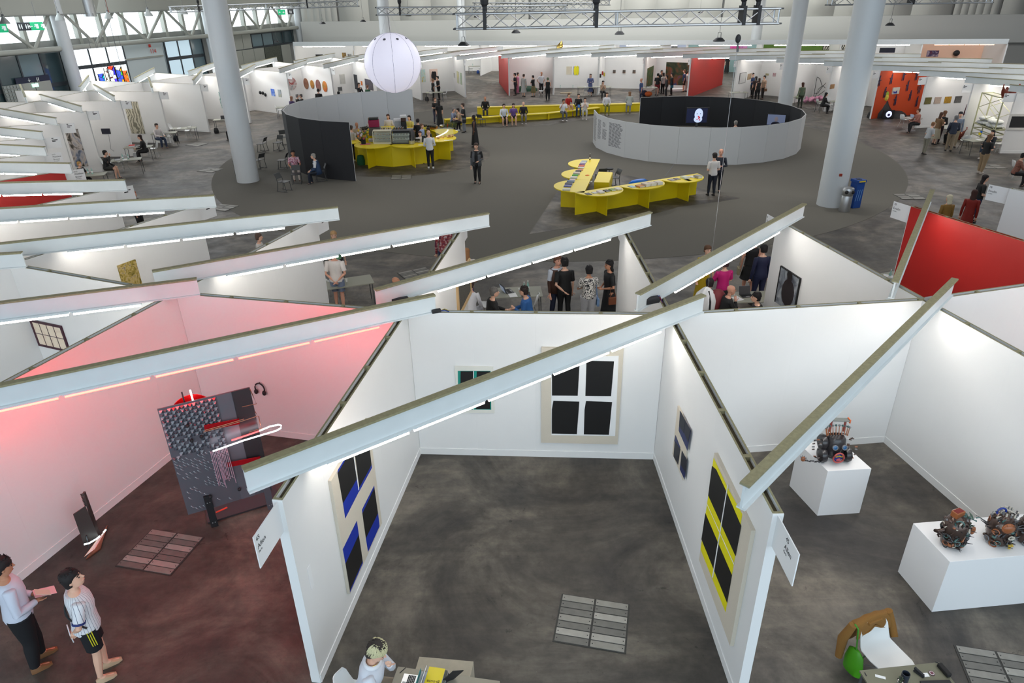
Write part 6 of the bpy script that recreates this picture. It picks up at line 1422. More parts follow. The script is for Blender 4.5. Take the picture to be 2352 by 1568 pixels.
# --- books on the yellow counters  (px, py, w, l, h, rgb, label)
bz = HB + .001; degR = math.degrees(math.atan2(bd.y, bd.x)); degL = math.degrees(math.atan2(be.y, be.x))
c8 = lambda x, y: (1260 + x / 6.19, 350 + y / 6.19)
bk = [((565, 588), .2, .28, .012, (38, 44, 70), 'thin navy booklet at the left end of the near lobe', 'R'), ((655, 572), .18, .24, .014, (206, 206, 200), 'white booklet right of the navy booklet', 'R'), ((738, 555), .22, .28, .06, (216, 208, 206), 'thick white book on the near lobe', 'R'), ((825, 542), .2, .26, .035, (28, 28, 28), 'black book with a white square on the near lobe', 'R'), ((905, 527), .2, .26, .04, (120, 150, 70), 'green covered book on the near lobe', 'R'), ((985, 513), .22, .28, .05, (214, 210, 200), 'cream book at the right end of the near lobe', 'R'),
      ((1185, 484), .22, .3, .012, (150, 180, 205), 'flat blue and white magazine on the middle lobe', 'R'), ((1300, 474), .26, .32, .05, (196, 130, 60), 'brown and orange book on the middle lobe', 'R'), ((1385, 448), .26, .32, .11, (206, 192, 176), 'stack-thick pale pink book on the middle lobe', 'R'), ((1470, 438), .26, .3, .11, (200, 188, 172), 'thick cream book in the middle of the middle lobe', 'R'), ((1560, 425), .26, .3, .11, (196, 186, 172), 'thick beige book at the right end of the middle lobe', 'R'),
      ((1755, 388), .24, .3, .02, (150, 140, 140), 'grey patterned magazine on the far right lobe', 'R'), ((1825, 374), .2, .26, .02, (110, 104, 104), 'dark grey magazine on the far right lobe', 'R'), ((1940, 350), .26, .32, .07, (200, 206, 190), 'white book with a green spine on the far right lobe', 'R'), ((2040, 344), .22, .28, .03, (214, 210, 204), 'white flat book beside the last stack', 'R'), ((2125, 335), .24, .3, .10, (150, 146, 140), 'stack of grey books at the right end of the counter', 'R'), ((1985, 392), .2, .28, .004, (226, 220, 190), 'loose cream sheet near the rim of the far right lobe', 'R'),
      ((255, 520), .26, .3, .05, (208, 208, 196), 'white book nearest the corner on the left arm', 'L'), ((275, 472), .26, .3, .04, (96, 104, 160), 'blue and violet book on the lowest left lobe', 'L'), ((290, 440), .26, .3, .06, (60, 66, 84), 'dark stacked book on the lowest left lobe', 'L'), ((318, 408), .24, .3, .05, (90, 110, 140), 'blue-grey book at the back of the lowest left lobe', 'L'), ((338, 388), .2, .24, .03, (210, 190, 186), 'pale pink booklet between two left lobes', 'L'),
      ((360, 352), .26, .28, .06, (212, 208, 198), 'cream book at the front of the middle left lobe', 'L'), ((380, 320), .2, .26, .03, (80, 170, 80), 'bright green book on the middle left lobe', 'L'), ((400, 290), .24, .28, .08, (206, 190, 180), 'tan thick book on the middle left lobe', 'L'), ((425, 262), .24, .26, .03, (40, 40, 44), 'black booklet on the middle left lobe', 'L'), ((452, 244), .2, .24, .02, (200, 120, 110), 'reddish booklet at the back of the middle left lobe', 'L'),
      ((465, 212), .24, .26, .03, (216, 214, 208), 'white booklet at the front of the top left lobe', 'L'), ((470, 190), .26, .26, .05, (200, 80, 50), 'orange-red book on the top left lobe', 'L'), ((480, 165), .24, .26, .04, (110, 84, 140), 'violet book on the top left lobe', 'L'), ((492, 142), .24, .26, .03, (190, 190, 196), 'grey book on the top left lobe', 'L'), ((508, 124), .24, .26, .03, (150, 160, 170), 'blue-grey book farthest back on the top left lobe', 'L'),
      ((585, 318), .24, .3, .05, (190, 214, 196), 'mint book on the small yellow desk', 'D'), ((570, 412), .22, .3, .003, (230, 230, 226), 'loose white sheets on the small yellow desk', 'D'), ((540, 437), .2, .28, .003, (228, 226, 224), 'single white sheet at the near edge of the small desk', 'D')]
for i, (c_, w_, l_, h_, col, lab, arm_) in enumerate(bk):
 z = bz if arm_ != 'D' else .757; p = on(*c8(*c_), z + h_ * .7); p.z = z
 put('book%d' % i, mk_book(w_, l_, h_, cm(*col, .5)), p, (degR if arm_ == 'R' else degL) + ((i * 37) % 9 - 4), lab, 'book' if h_ > .005 else 'paper', {'R': 'books on the right arm of the yellow counter', 'L': 'books on the left arm of the yellow counter', 'D': 'papers on the small yellow desk'}[arm_])
p = on(*c8(540, 378), .757); t = thing('orange_box', p, 'crumpled orange box on the small yellow desk', 'box')
MB().box(p + Vector((0, 0, .06)), (.22, .2, .12), .2).build('box', cm(214, 80, 20), t, bevel=.01); MB().box(p + Vector((.03, .02, .14)), (.14, .12, .05), .7).build('flap', cm(224, 100, 40), t)
put('bottle_brown', mk_bottle((60, 36, 16)), on(*c8(588, 106), bz), 0, 'small brown bottle with a white pump on the top left lobe', 'bottle')
p = on(*c8(1400, 400), .62); t = thing('blue_bag', (p.x, p.y, 0), 'bright blue plastic bag hung behind the right arm of the book counter', 'bag'); p = S + bd * 3.2 - bn * .22
mb = MB(); mb.rings([[p + bd * (rx * cos(a) * (1 + .1 * sin(4 * a))) + bn * (ry * sin(a)) + Vector((0, 0, z)) for a in [2 * PI * i / 16 for i in range(16)]] for z, rx, ry in ((.5, .3, .12), (.7, .42, .16), (.88, .44, .16), (.97, .3, .1))]); mb.build('bag_body', cm(16, 110, 210, .35), t, smooth=True)
MB().box(p - Vector((0, 0, -.3)), (.5, .3, .4), math.atan2(bd.y, bd.x)).build('stool_box', cm(40, 60, 90), t)
t.location = Vector((p.x, p.y, 0))
for c_ in t.children:
 o0 = Vector(c_['_o']); 
 for v in c_.data.vertices: v.co += o0 - Vector((p.x, p.y, 0))
for i, (x, y) in enumerate(((508, 545), (520, 552), (535, 540))): put('wineglass', lambda: mk_glass(), on(*c8(x, y), .008) + Vector((0, 0, .0)), 0, 'small glass carafe on the floor behind the near lobe', 'glass', 'glasses behind the book counter') if False else None
# --- bar equipment
cb = lambda x, y: (780 + x / 7.84, 240 + y / 7.84)
zb = HBAR + .001
def barp(x, y, z=None): return on(*cb(x, y), zb if z is None else z)
p = barp(435, 715); t = thing('flower_vase', p, 'mixed flowers in a square vase on a pink tray, left front of bar', 'vase')
MB().box(p + Vector((.08, 0, .012)), (.5, .35, .02), .1).build('tray', cm(200, 110, 110), t); MB().box(p + Vector((0, 0, .15)), (.2, .2, .24)).build('vase', mat('clear_glass', (0, 0, 0)), t)
r_ = random.Random(5); fc = [(150, 60, 90), (220, 180, 60), (90, 120, 60), (200, 190, 200), (70, 90, 60), (210, 120, 50)]
for i in range(34):
 q = p + Vector((r_.uniform(-.28, .28), r_.uniform(-.25, .25), r_.uniform(.32, .72))); MB().tube([p + Vector((0, 0, .2)), q], .006, 4).build('stem', cm(60, 90, 50), t) if i % 3 == 0 else None
 MB().sphere(q, r_.uniform(.03, .065), 7, 5).build('flower', cm(*fc[i % 6]), t)
def vitrine(px, py, col, w_, label, sh):
 p = barp(px, py) + Vector((0, .28, 0)); t = thing('display_case', p, label, 'display case'); M0 = Vector
 fr = mat('vitrine_%d' % col[0], C255(*col), .4); gl = mat('vitrine_glass', (.55, .62, .60), .05, alpha=.22)
 MB().box(p + M0((0, 0, .04)), (w_, .5, .08)).build('base', fr, t); MB().box(p + M0((0, .24, .33)), (w_, .03, .6)).build('back_wall', fr, t)
 for s in (-1, 1):
  MB().tube([p + M0((s * w_ / 2, -.25, .06)), p + M0((s * w_ / 2, -.24, .42)), p + M0((s * w_ / 2, -.16, .58)), p + M0((s * w_ / 2, 0, .63)), p + M0((s * w_ / 2, .25, .63))], .02, 8).build('side_frame', fr, t)
 MB().box(p + M0((0, .05, .63)), (w_, .4, .02)).build('top', fr, t); MB().box(p + M0((0, -.25, .3)), (w_, .01, .5)).build('front_glass', gl, t)
 for j in range(2):
  MB().box(p + M0((0, 0, .2 + .2 * j)), (w_ - .04, .4, .012)).build('shelf', cm(170, 175, 170), t)
  for i in range(6): MB().sphere(p + M0((-w_ / 2 + .08 + i * (w_ - .16) / 5, -.05, .24 + .2 * j)), (.045, .06, .03), 8, 6).build('pastry', cm(*sh[i % 2]), t)
vitrine(770, 712, (214, 206, 180), .92, 'cream framed glass display case with pastries on the front of the bar', ((196, 150, 90), (150, 100, 50)))
vitrine(1108, 712, (26, 26, 26), .92, 'black framed glass display case with white dishes on the front of the bar', ((216, 216, 206), (190, 200, 190)))
p = barp(600, 690); t = thing('steel_tray_stack', p + Vector((0, .3, 0)), 'low steel trays beside the cream display case', 'trays')
for i in range(3): MB().box(p + Vector((0, .3, .04 + .05 * i)), (.5, .34, .03), .1).build('tray', CHROME, t, bevel=.008)
def machine(px, py, label, parts, zo=None, name='coffee_machine', cat='machine'):
 p = barp(px, py, zo); t = thing(name, p, label, cat)
 for (nm, c_, s_, col) in parts: MB().box(p + Vector(c_), s_, .12).build(nm, cm(*col, .35), t, bevel=.012)
 return t
machine(640, 545, 'tall bar machine with a magenta box and black top, left of the inner bar', [('cabinet', (0, 0, .2), (.62, .5, .4), (90, 90, 84)), ('side_panel', (.34, 0, .2), (.05, .46, .38), (120, 140, 150)), ('magenta_box', (0, 0, .62), (.56, .45, .36), (150, 14, 70)), ('black_lid', (0, 0, .86), (.5, .42, .1), (18, 18, 18))])
machine(1165, 470, 'white and brown coffee grinder towering over the bottles in the bar', [('grinder_body', (0, 0, .25), (.3, .34, .5), (34, 34, 36)), ('hopper', (0, 0, .62), (.28, .28, .2), (70, 44, 34)), ('white_lid', (0, 0, .78), (.36, .34, .12), (214, 214, 214))])
machine(1085, 460, 'white espresso machine behind the bottles in the bar', [('machine_body', (0, 0, .3), (.5, .4, .36), (170, 172, 174)), ('cup_rail', (0, 0, .56), (.6, .42, .12), (216, 216, 216)), ('drip_tray', (0, -.2, .1), (.5, .2, .06), (60, 60, 62))])
machine(1285, 640, 'grey fridge door panel glimpsed inside the bar ring', [('fridge', (0, 0, .3), (.5, .4, .7), (150, 150, 156))], .5, 'fridge', 'fridge')
r_ = random.Random(11)
bc_ = [(150, 90, 50), (206, 190, 150), (40, 24, 20), (60, 80, 50), (190, 150, 110), (200, 198, 190)]
for i in range(13):
 put('bt%d' % (i % 6), mk_bottle(bc_[i % 6]), barp(765 + i * 14.5 + r_.uniform(-3, 3), 512 + (i % 2) * -14), 0, ('reddish', 'pale', 'dark brown', 'green', 'tan', 'white')[i % 6] + ' bottle, ' + ordw[i] + ' from the left above the cream display case', 'bottle', 'bottles above the cream display case')
for i in range(14):
 put('bt%d' % ((2, 3, 2, 0)[i % 4]), mk_bottle(bc_[(2, 3, 2, 0)[i % 4]]), barp(966 + i * 15 + r_.uniform(-3, 3), 515 - (i % 3) * 14), 0, ('dark brown', 'green', 'dark brown', 'reddish')[i % 4] + ' bottle, ' + ordw[i] + ' from the left above the black display case', 'bottle', 'bottles above the black display case')
for i in range(22): put('wineglass', mk_glass, barp(385 + (i % 8) * 21 + r_.uniform(-3, 3), 505 - (i // 8) * 16 - (i % 8) * 3.5), 0, 'clear wine glass in the cluster at the back left of the bar', 'glass', 'wine glasses at the back left of the bar')
for i in range(26): put('wineglass', mk_glass, barp(1450 + (i % 13) * 24 + r_.uniform(-4, 4), 432 - (i // 13) * 16 + (i % 13) * 2), 0, 'clear wine glass in the long cluster at the back right of the bar', 'glass', 'wine glasses at the back right of the bar')
for i in range(9): put('wineglass', mk_glass, barp(1350 + (i % 5) * 22, 690 - (i // 5) * 14), 0, 'clear wine glass at the front middle of the bar', 'glass', 'wine glasses at the front of the bar')
def mk_jar(c=(170, 110, 40)):
 def f():
  t = thing('jar', (0, 0, 0)); MB().lathe([(.05, 0), (.055, .02), (.055, .12), (.045, .14)], n=12).build('jar_body', cm(*c, .2), t, smooth=40); MB().lathe([(.047, .14), (.047, .165)], n=12).build('lid', CHROME, t); return t
 return f
for i in range(8): put('jar', mk_jar(), barp(1630 + i * 17, 440 - (i % 2) * 12), 0, 'amber jar on the back right lobe of the bar', 'jar', 'amber jars on the bar')
p = barp(1300, 712); t = thing('ice_bucket', p, 'silver ice bucket with bottles at the front middle of the bar', 'bucket'); MB().lathe([(.12, 0), (.16, .03), (.17, .2), (.16, .2), (.14, .04), (.0, .04)], p, 20, caps=False).build('bucket', CHROME, t, smooth=40)
for a in (0, 2, 4): MB().tube([p + Vector((.05 * cos(a), .05 * sin(a), .06)), p + Vector((.09 * cos(a), .09 * sin(a), .34))], [.035, .014], 8).build('bottle_neck', cm(30, 34, 26, .2), t)
p = barp(1522, 680); t = thing('menu_board', p, 'small dark menu board standing on the bar by the man in white', 'board'); MB().box(p + Vector((0, 0, .17)), (.2, .02, .32), M=Matrix.Rotation(-.2, 3, 'X')).build('board', cm(44, 50, 54), t); MB().box(p + Vector((0, .01, .17)), (.23, .014, .35), M=Matrix.Rotation(-.2, 3, 'X')).build('frame', cm(190, 180, 150), t)
for i, (x, y) in enumerate(((1460, 728), (1925, 650), (2000, 640), (2125, 462))): p = barp(x, y); tag(MB().box(p + Vector((0, 0, .002)), (.24, .14, .003), .1 * i).build('menu_sheet', PAPER, origin=p), 'white menu sheet on the bar, %s' % ('front middle', 'right front lobe, left sheet', 'right front lobe, right sheet', 'far right lobe')[i], 'paper', 'menu sheets on the bar')
p0 = barp(1750, 640) + Vector((0, .25, 0)); p1 = barp(2060, 590) + Vector((0, .2, 0)); t = thing('curved_display', (p0 + p1) / 2, 'curved glass pastry display with a bright neon arc at the right of the bar', 'display case')
d = (p1 - p0).normalized(); n = Vector((-d.y, d.x, 0)); Lc = (p1 - p0).length
mb = MB(); mb.rings([[p0 + d * (Lc * f) + n * (.32 - .5 * cos(a) * .6) * 1 + Vector((0, 0, .05 + .42 * sin(a))) for a in [0.1 + 1.4 * j / 7 for j in range(8)]] for f in (0, .5, 1)], 0, False)
mb.f = [f for f in mb.f if (f[0] % 8) != 7]; mb.m = [0] * len(mb.f); mb.build('curved_glass', mat('vitrine_glass', (0, 0, 0)), t, smooth=True)
NEON = mat('neon_white', (1, 1, 1), .4, emit=9, ecol=(1, .97, .92))
q0 = p0 + Vector((0, .05, .12)); MB().tube([q0 + d * (-.05 + .0 * i) + d * (.75 * (1 - cos(a))) * .5 + Vector((0, 0, .28 * sin(a * .5))) - Vector((0, 0, .12 * sin(a))) for i, a in enumerate([PI * j / 12 for j in range(13)])], .017, 6).build('neon_arc', NEON, t, smooth=True)
for i in range(40):
 q = p0 + d * r_.uniform(0, Lc) + n * r_.uniform(-.12, .2) + Vector((0, 0, .04 + r_.uniform(0, .05))); MB().sphere(q, (.05, .04, .03), 7, 5).build('pastry', cm(*[(190, 140, 90), (150, 96, 60), (206, 176, 130)][i % 3]), t)
p = barp(1960, 420); t = thing('potted_plants', p, 'green plants and a silver bowl at the back right of the bar', 'plant')
MB().lathe([(.1, 0), (.16, .06), (.17, .16), (.15, .16), (.0, .03)], p + Vector((-.35, 0, 0)), 18, caps=False).build('silver_bowl', CHROME, t, smooth=True); MB().lathe([(.04, 0), (.05, .2)], p + Vector((-.05, 0, 0)), 10).build('orange_bottle', cm(206, 70, 20), t)
for i in range(46):
 a = r_.uniform(0, 2 * PI); b0 = p + Vector((r_.uniform(-.2, .45), r_.uniform(-.12, .12), 0)); MB().tube([b0, b0 + Vector((.08 * cos(a), .08 * sin(a), .2)), b0 + Vector((.2 * cos(a), .2 * sin(a), r_.uniform(.22, .4)))], [.01, .014, .002], 5).build('leaf', cm(*[(70, 84, 46), (96, 104, 60)][i % 2]), t)
p = G(804, 368); t = thing('crate_stack', p + Vector((-.2, .6, 0)), 'stack of grey, green and red crates behind the charcoal screen edge', 'crates')
for i, c_ in enumerate(((150, 20, 16), (14, 100, 64), (14, 100, 64), (120, 124, 124), (130, 134, 134))):
 MB().box(p + Vector((-.2, .6, .012 + .1 + i * .2)), (.6, .4, .19), .1).build('crate', cm(*c_), t, bevel=.01)
p = G(830, 379); tag(MB().rings([[p + Vector((rx * cos(a), ry * sin(a), z)) for a in [2 * PI * i / 14 for i in range(14)]] for z, rx, ry in ((.01, .2, .14), (.25, .22, .15), (.5, .16, .1), (.53, .05, .04))]).build('green_bag', cm(16, 84, 44), smooth=True, origin=p), 'dark green bag leaning on the left front of the bar', 'bag')
# --- screens inside the round black room
p = RAY(1602, 265, 42.6); t = thing('tv_screen', (p.x, p.y, 0), 'large screen showing a pale child-like face with red marks, inside the round room', 'screen')
z0 = p.z; MB().box((p.x, p.y, z0), (1.42, .08, .94)).build('case', BLACK, t); MB().box((p.x - .05, p.y - .045, z0), (1.28, .01, .84)).build('display', mat('tv_blue_black', (.01, .012, .03), .3, emit=.25, ecol=(.03, .04, .12)), t)
FACE = mat('tv_face', (.4, .5, .7), .4, emit=.75, ecol=(.62, .72, .95)); q = Vector((p.x + .06, p.y - .052, z0 + .08))
MB().sphere(q, (.26, .006, .34), 24, 12).build('face_image', FACE, t); MB().sphere(q + Vector((-.02, 0, -.3)), (.26, .005, .2), 18, 10).build('face_image', FACE, t)
for s in (-.1, .1): MB().sphere(q + Vector((s, -.006, .03)), (.035, .003, .02), 10, 6).build('eye_image', mat('tv_dark', (.01, .01, .03), .4), t)
for (a, b, c_) in ((.0, -.14, .05), (.05, -.2, .06), (-.08, -.3, .04), (.08, -.34, .05), (.02, -.26, .04)): MB().sphere(q + Vector((a, -.007, b)), (c_, .003, c_ * .8), 10, 6).build('red_mark', mat('tv_red', (.6, .02, .03), .4, emit=.4, ecol=(.8, .03, .05)), t)
MB().box((p.x, p.y, .2 + z0 * .25), (.12, .1, max(.3, z0 - .45))).build('stand', DGREY, t); MB().box((p.x, p.y, .03), (.9, .5, .04)).build('stand_foot', DGREY, t)
p = RAY(1783, 275, 40.3); t = thing('tv_screen', (p.x, p.y, 0), 'smaller screen showing a person in black and white, right side of the round room', 'screen'); z0 = p.z
M = Matrix.Rotation(-.45, 3, 'Z'); MB().box((p.x, p.y, z0), (1.05, .07, .66), M=M).build('case', BLACK, t); MB().box(Vector((p.x, p.y, z0)) + M @ Vector((0, -.04, 0)), (.98, .01, .58), M=M).build('display', mat('tv_grey_blue', (.1, .12, .2), .3, emit=.35, ecol=(.22, .27, .42)), t)
MB().sphere(Vector((p.x, p.y, z0)) + M @ Vector((0, -.05, .04)), (.1, .01, .14), 14, 8, M=M).build('portrait_image', mat('tv_skin', (.2, .16, .16), .4, emit=.2, ecol=(.4, .36, .42)), t); MB().sphere(Vector((p.x, p.y, z0)) + M @ Vector((0, -.045, -.24)), (.26, .008, .14), 14, 8, M=M).build('portrait_image', mat('tv_dark', (0, 0, 0)), t)
MB().box((p.x, p.y, z0 / 2 - .1), (.1, .1, max(.3, z0 - .3))).build('stand', DGREY, t)
for px in (1483, 1494):
 a_ = None
 for r_ang in range(60, 125):
  q = Vector((DR[0] + (DRR - .05) * cos(math.radians(r_ang)), DR[1] + (DRR - .05) * sin(math.radians(r_ang)), 0))
  o = Vector((0, 0, CAM_H)); rr_ = RAY(px, 265, 1.0) - o; tt = (q.y - o.y) / rr_.y; x_ = (o + rr_ * tt).x
  if a_ is None or abs(x_ - q.x) < a_[0]: a_ = (abs(x_ - q.x), q, (o + rr_ * tt).z, r_ang)
 q, z_, ra = a_[1], a_[2], a_[3]
 tag(MB().box((q.x, q.y, z_), (.3, .012, .3), math.radians(ra - 90)).build('wall_card', cm(150, 160, 176), origin=(q.x, q.y, z_)), 'grey-blue card on the black inner wall, %s one' % ('left' if px < 1490 else 'right'), 'label', 'cards on the black inner wall')
# --- tables with things
bottle_g = (150, 190, 180)
TB = []
def tset(px, py, ang_, label, items=(), **k):
 t, p = put_table(px, py, ang_, label, **k); a = math.radians(ang_)
 for (kind, dx, dy, rz, lab, cat) in items:
  q = p + Vector((dx * cos(a) - dy * sin(a), dx * sin(a) + dy * cos(a), 0))
  mk = {'bottle': mk_bottle(bottle_g), 'laptop': mk_laptop(True), 'laptop_s': mk_laptop(False), 'cup': mk_cup(), 'paper': mk_book(.21, .29, .006, PAPER), 'book': mk_book(.2, .26, .03, cm(150, 60, 70)), 'glass': mk_glass, 'redcase': mk_book(.3, .4, .08, cm(196, 44, 30)), 'pile': mk_book(.22, .3, .05, cm(190, 186, 176)), 'dark': mk_book(.25, .3, .08, cm(40, 34, 40)), 'black': mk_book(.24, .3, .02, BLACK)}[kind]
  put('tk_' + kind, mk, q, ang_ + rz, lab, cat)
tset(1185, 671, 3, 'grey-green table between the two seated men behind the middle booth', [('laptop', -.2, .05, 200, 'black laptop on the table between the two seated men', 'laptop'), ('paper', -.1, -.2, 10, 'white papers beside the black laptop', 'paper'), ('bottle', .33, .05, 0, 'clear water bottle on the table between the two men', 'bottle'), ('bottle', .22, -.03, 0, 'dark-labelled bottle next to the water bottle', 'bottle'), ('cup', .10, .02, 0, 'white paper cup on the table between the two men', 'cup'), ('black', .25, -.22, 0, 'black notebook on the table between the two men', 'book')])
tset(1712, 682, 3, 'table between the two bearded men right of the netting', [('laptop', .05, .05, 95, 'black laptop between the two bearded men', 'laptop'), ('paper', -.25, -.1, 20, 'white papers beside the bearded men\'s laptop', 'paper'), ('cup', -.28, .12, 0, 'white cup near the bald bearded man', 'cup')])
tset(798, 648, 20, 'table edge behind the person in the white polo', [('laptop', -.28, 0, 180, 'laptop with a purple screen behind the person in the polo', 'laptop'), ('cup', -.02, .02, 0, 'white coffee cup on the table behind the polo shirt', 'cup')])
tset(2035, 640, 20, 'dark table with papers beyond the white wall at the right', [('bottle', 0, -.1, 0, 'tall clear bottle on the dark table at the right', 'bottle'), ('paper', .2, .1, 30, 'crumpled white papers on the dark table', 'paper'), ('cup', -.4, -.1, 0, 'tiny white cup at the left of the dark table', 'cup')])
tset(290, 366, 20, 'table with bottles beside the drinking man, left walkway', [('bottle', -.15, .1, 0, 'green water bottle on the drinking man\'s table, left one', 'bottle'), ('bottle', .1, .08, 0, 'green water bottle on the drinking man\'s table, right one', 'bottle'), ('dark', -.4, .0, 10, 'dark bag-like case on the drinking man\'s table', 'case'), ('paper', -.05, -.1, 12, 'papers on the drinking man\'s table', 'paper')])
tset(205, 401, 15, 'table with two glass carafes behind the white booth sign', [('bottle', -.05, .1, 0, 'glass carafe behind the booth sign, left one', 'bottle'), ('bottle', .12, .1, 0, 'glass carafe behind the booth sign, right one', 'bottle'), ('pile', -.3, -.1, 0, 'pile of papers behind the booth sign', 'papers')])
tset(318, 337, 12, 'table with a bright red case in front of the woman in black', [('redcase', -.35, .1, 10, 'bright red flat case on the left walkway table', 'case'), ('dark', .0, .1, 0, 'dark laptop-like box beside the red case', 'case'), ('paper', .35, .0, 5, 'white sheet beside the woman in black', 'paper')])
tset(377, 305, 15, 'table in front of the man in the white shirt, far left', [('pile', .1, 0, 10, 'pile of sheets on the white-shirted man\'s table', 'papers'), ('bottle', -.3, .1, 0, 'green bottle beside the man in the white shirt', 'bottle')])
tset(423, 294, 12, 'empty-looking table right of the man in the white shirt, far left', [('pile', .3, 0, 0, 'catalogues on the farther left table', 'papers'), ('paper', -.3, .0, 0, 'sheets on the farther left table', 'paper')])
tset(516, 274, 12, 'small table with an open laptop beside the big left column', [('laptop', -.1, 0, 90, 'open laptop beside the big left column', 'laptop')])
tset(657, 246, 8, 'small table at the far left behind the curved screen'); tset(998, 212, 8, 'table in front of the couple in black, right of the sphere', [('dark', -.3, .1, 0, 'dark box on the table before the couple in black', 'box')])
tset(1090, 152, 0, 'table far down the aisle left of the red wall', [('bottle', -.2, 0, 0, 'bottle on the table far down the aisle', 'bottle')]); tset(1346, 200, 2, 'table behind the white chair in the far middle booth', [('paper', 0, 0, 0, 'sheet on the far middle table', 'paper')]); tset(1384, 199, 2, 'table in front of the seated dark haired woman, far booth', [('cup', .3, .1, 0, 'cup beside the seated dark haired woman', 'cup')])
tset(1490, 201, 0, 'cluttered table left of the group at the forest painting', [('dark', -.1, 0, 0, 'dark bag on the cluttered far table', 'bag'), ('pile', .3, 0, 0, 'papers on the cluttered far table', 'papers')]); tset(1696, 212, 0, 'table by the white chair right of the far red wall', [('pile', .2, 0, 0, 'catalogues on the table right of the far red wall', 'papers')])
tset(1901, 233, 5, 'table with an open laptop before the woman in black, right of the third column', [('laptop_s', .1, 0, 90, 'open silver laptop before the woman in black', 'laptop'), ('bottle', -.25, 0, 0, 'orange drink bottle before the woman in black', 'bottle')])
tset(1812, 223, 5, 'dark table partly hidden by the third column'); tset(2165, 291, 60, 'narrow table among the standing group on the right walkway', [('glass', 0, 0, 0, 'clear glass among the standing group at right', 'glass')])
tset(2247, 321, 15, 'table with a small blue and yellow flag, right walkway', [('paper', 0, 0, 0, 'papers on the table with the little flag', 'paper'), ('cup', -.4, .1, 0, 'red cup on the table with the little flag', 'cup')])
p = on(2245, 318, .74); t = thing('table_flag', p, 'small blue and yellow flag standing on a table, right walkway', 'flag'); MB().tube([p, p + Vector((.05, 0, .4))], .008, 5).build('pole', cm(200, 200, 200), t); MB().box(p + Vector((.1, 0, .34)), (.14, .008, .09), M=Matrix.Rotation(.5, 3, 'Y')).build('blue_half', cm(40, 110, 200), t); MB().box(p + Vector((.05, -.003, .24)), (.14, .008, .12), M=Matrix.Rotation(.5, 3, 'Y')).build('yellow_half', cm(220, 200, 40), t)
p = G(2097, 271, .74); t = thing('round_table', (p.x, p.y, 0), 'round table with a silver laptop before the orange wall', 'table'); MB().lathe([(.5, .71), (.52, .725), (.52, .74), (.5, .745)], (p.x, p.y, 0), 30).build('table_top', cm(170, 160, 150), t, smooth=40); MB().lathe([(.03, .02), (.03, .71)], (p.x, p.y, 0), 10).build('post', DGREY, t); MB().lathe([(.3, 0), (.28, .02), (.03, .03)], (p.x, p.y, 0), 24).build('base', DGREY, t)
put('tk_laptop_s', mk_laptop(False), Vector((p.x + .1, p.y + .05, .747)), 190, 'silver laptop on the round table before the orange wall', 'laptop'); put('tk_paper', mk_book(.21, .29, .006, PAPER), Vector((p.x - .25, p.y - .1, .747)), 20, 'white sheets on the round table', 'paper')
# --- white shell chairs (feet pixel, facing)
for i, (px, py, f, lab, kd) in enumerate(((250, 396, 20, 'shell chair under the drinking man', 'shell'), (285, 391, 160, 'red-seated shell chair half under the drinking man\'s table', 'shell'), (358, 360, 190, 'white shell chair right of the table with the red case', 'shell'), (334, 357, 200, 'shell chair under the woman with the red case', 'shell'), (355, 326, -20, 'shell chair under the man in the white shirt', 'shell'), (388, 331, 60, 'white shell chair with its back to the camera, far left table', 'shell'), (402, 312, 0, 'white shell chair between the two far left tables', 'shell'),
                              (436, 317, 185, 'white shell chair at the right end of the far left tables', 'shell'), (645, 268, 10, 'white shell chair left of the far table behind the curved screen', 'shell'), (990, 228, 10, 'white shell chair left of the couple in black', 'shell'), (1021, 228, 180, 'white shell chair right of the couple in black', 'shell'), (1082, 168, 0, 'white shell chair at the table down the aisle', 'shell'), (1104, 166, 180, 'white shell chair right of the aisle table', 'shell'), (1346, 220, 90, 'white shell chair with its back to the camera, far middle booth', 'shell'), (1382, 219, 95, 'white shell chair in front of the seated dark haired woman', 'shell'), (1244, 222, 170, 'grey shell chair among the visitors of the far white booth', 'shell'), (1691, 228, 100, 'white shell chair right of the far red wall', 'shell'),
                              (1880, 253, 5, 'shell chair under the woman in black with long hair', 'shell'), (1912, 256, 170, 'white shell chair right of the woman in black\'s table', 'shell'), (2073, 292, 15, 'white shell chair left of the round table', 'shell'), (2122, 290, 180, 'shell chair under the man in the pink checked shirt', 'shell'), (2212, 343, 80, 'big white shell chair on black legs, right walkway', 'dark'), (2290, 350, 170, 'shell chair under the person in the dark jacket, right walkway', 'shell'), (2330, 408, -10, 'grey shell chair under the person cut by the right edge', 'shell'), (1072, 725, 60, 'white shell chair under the seated man in white', 'shell'), (778, 694, 60, 'white shell chair behind the person in the polo', 'shell'),
                              (1122, 735, 10, 'shell chair under the grey haired man in black', 'shell'), (1215, 735, 170, 'shell chair under the man in the blue jacket', 'shell'), (1660, 735, 5, 'shell chair under the bald bearded man', 'shell'), (1755, 735, 175, 'shell chair under the bearded dark haired man', 'shell'))):
 put_chair(kd, px, py, f, lab, 'shell chairs in the booths')
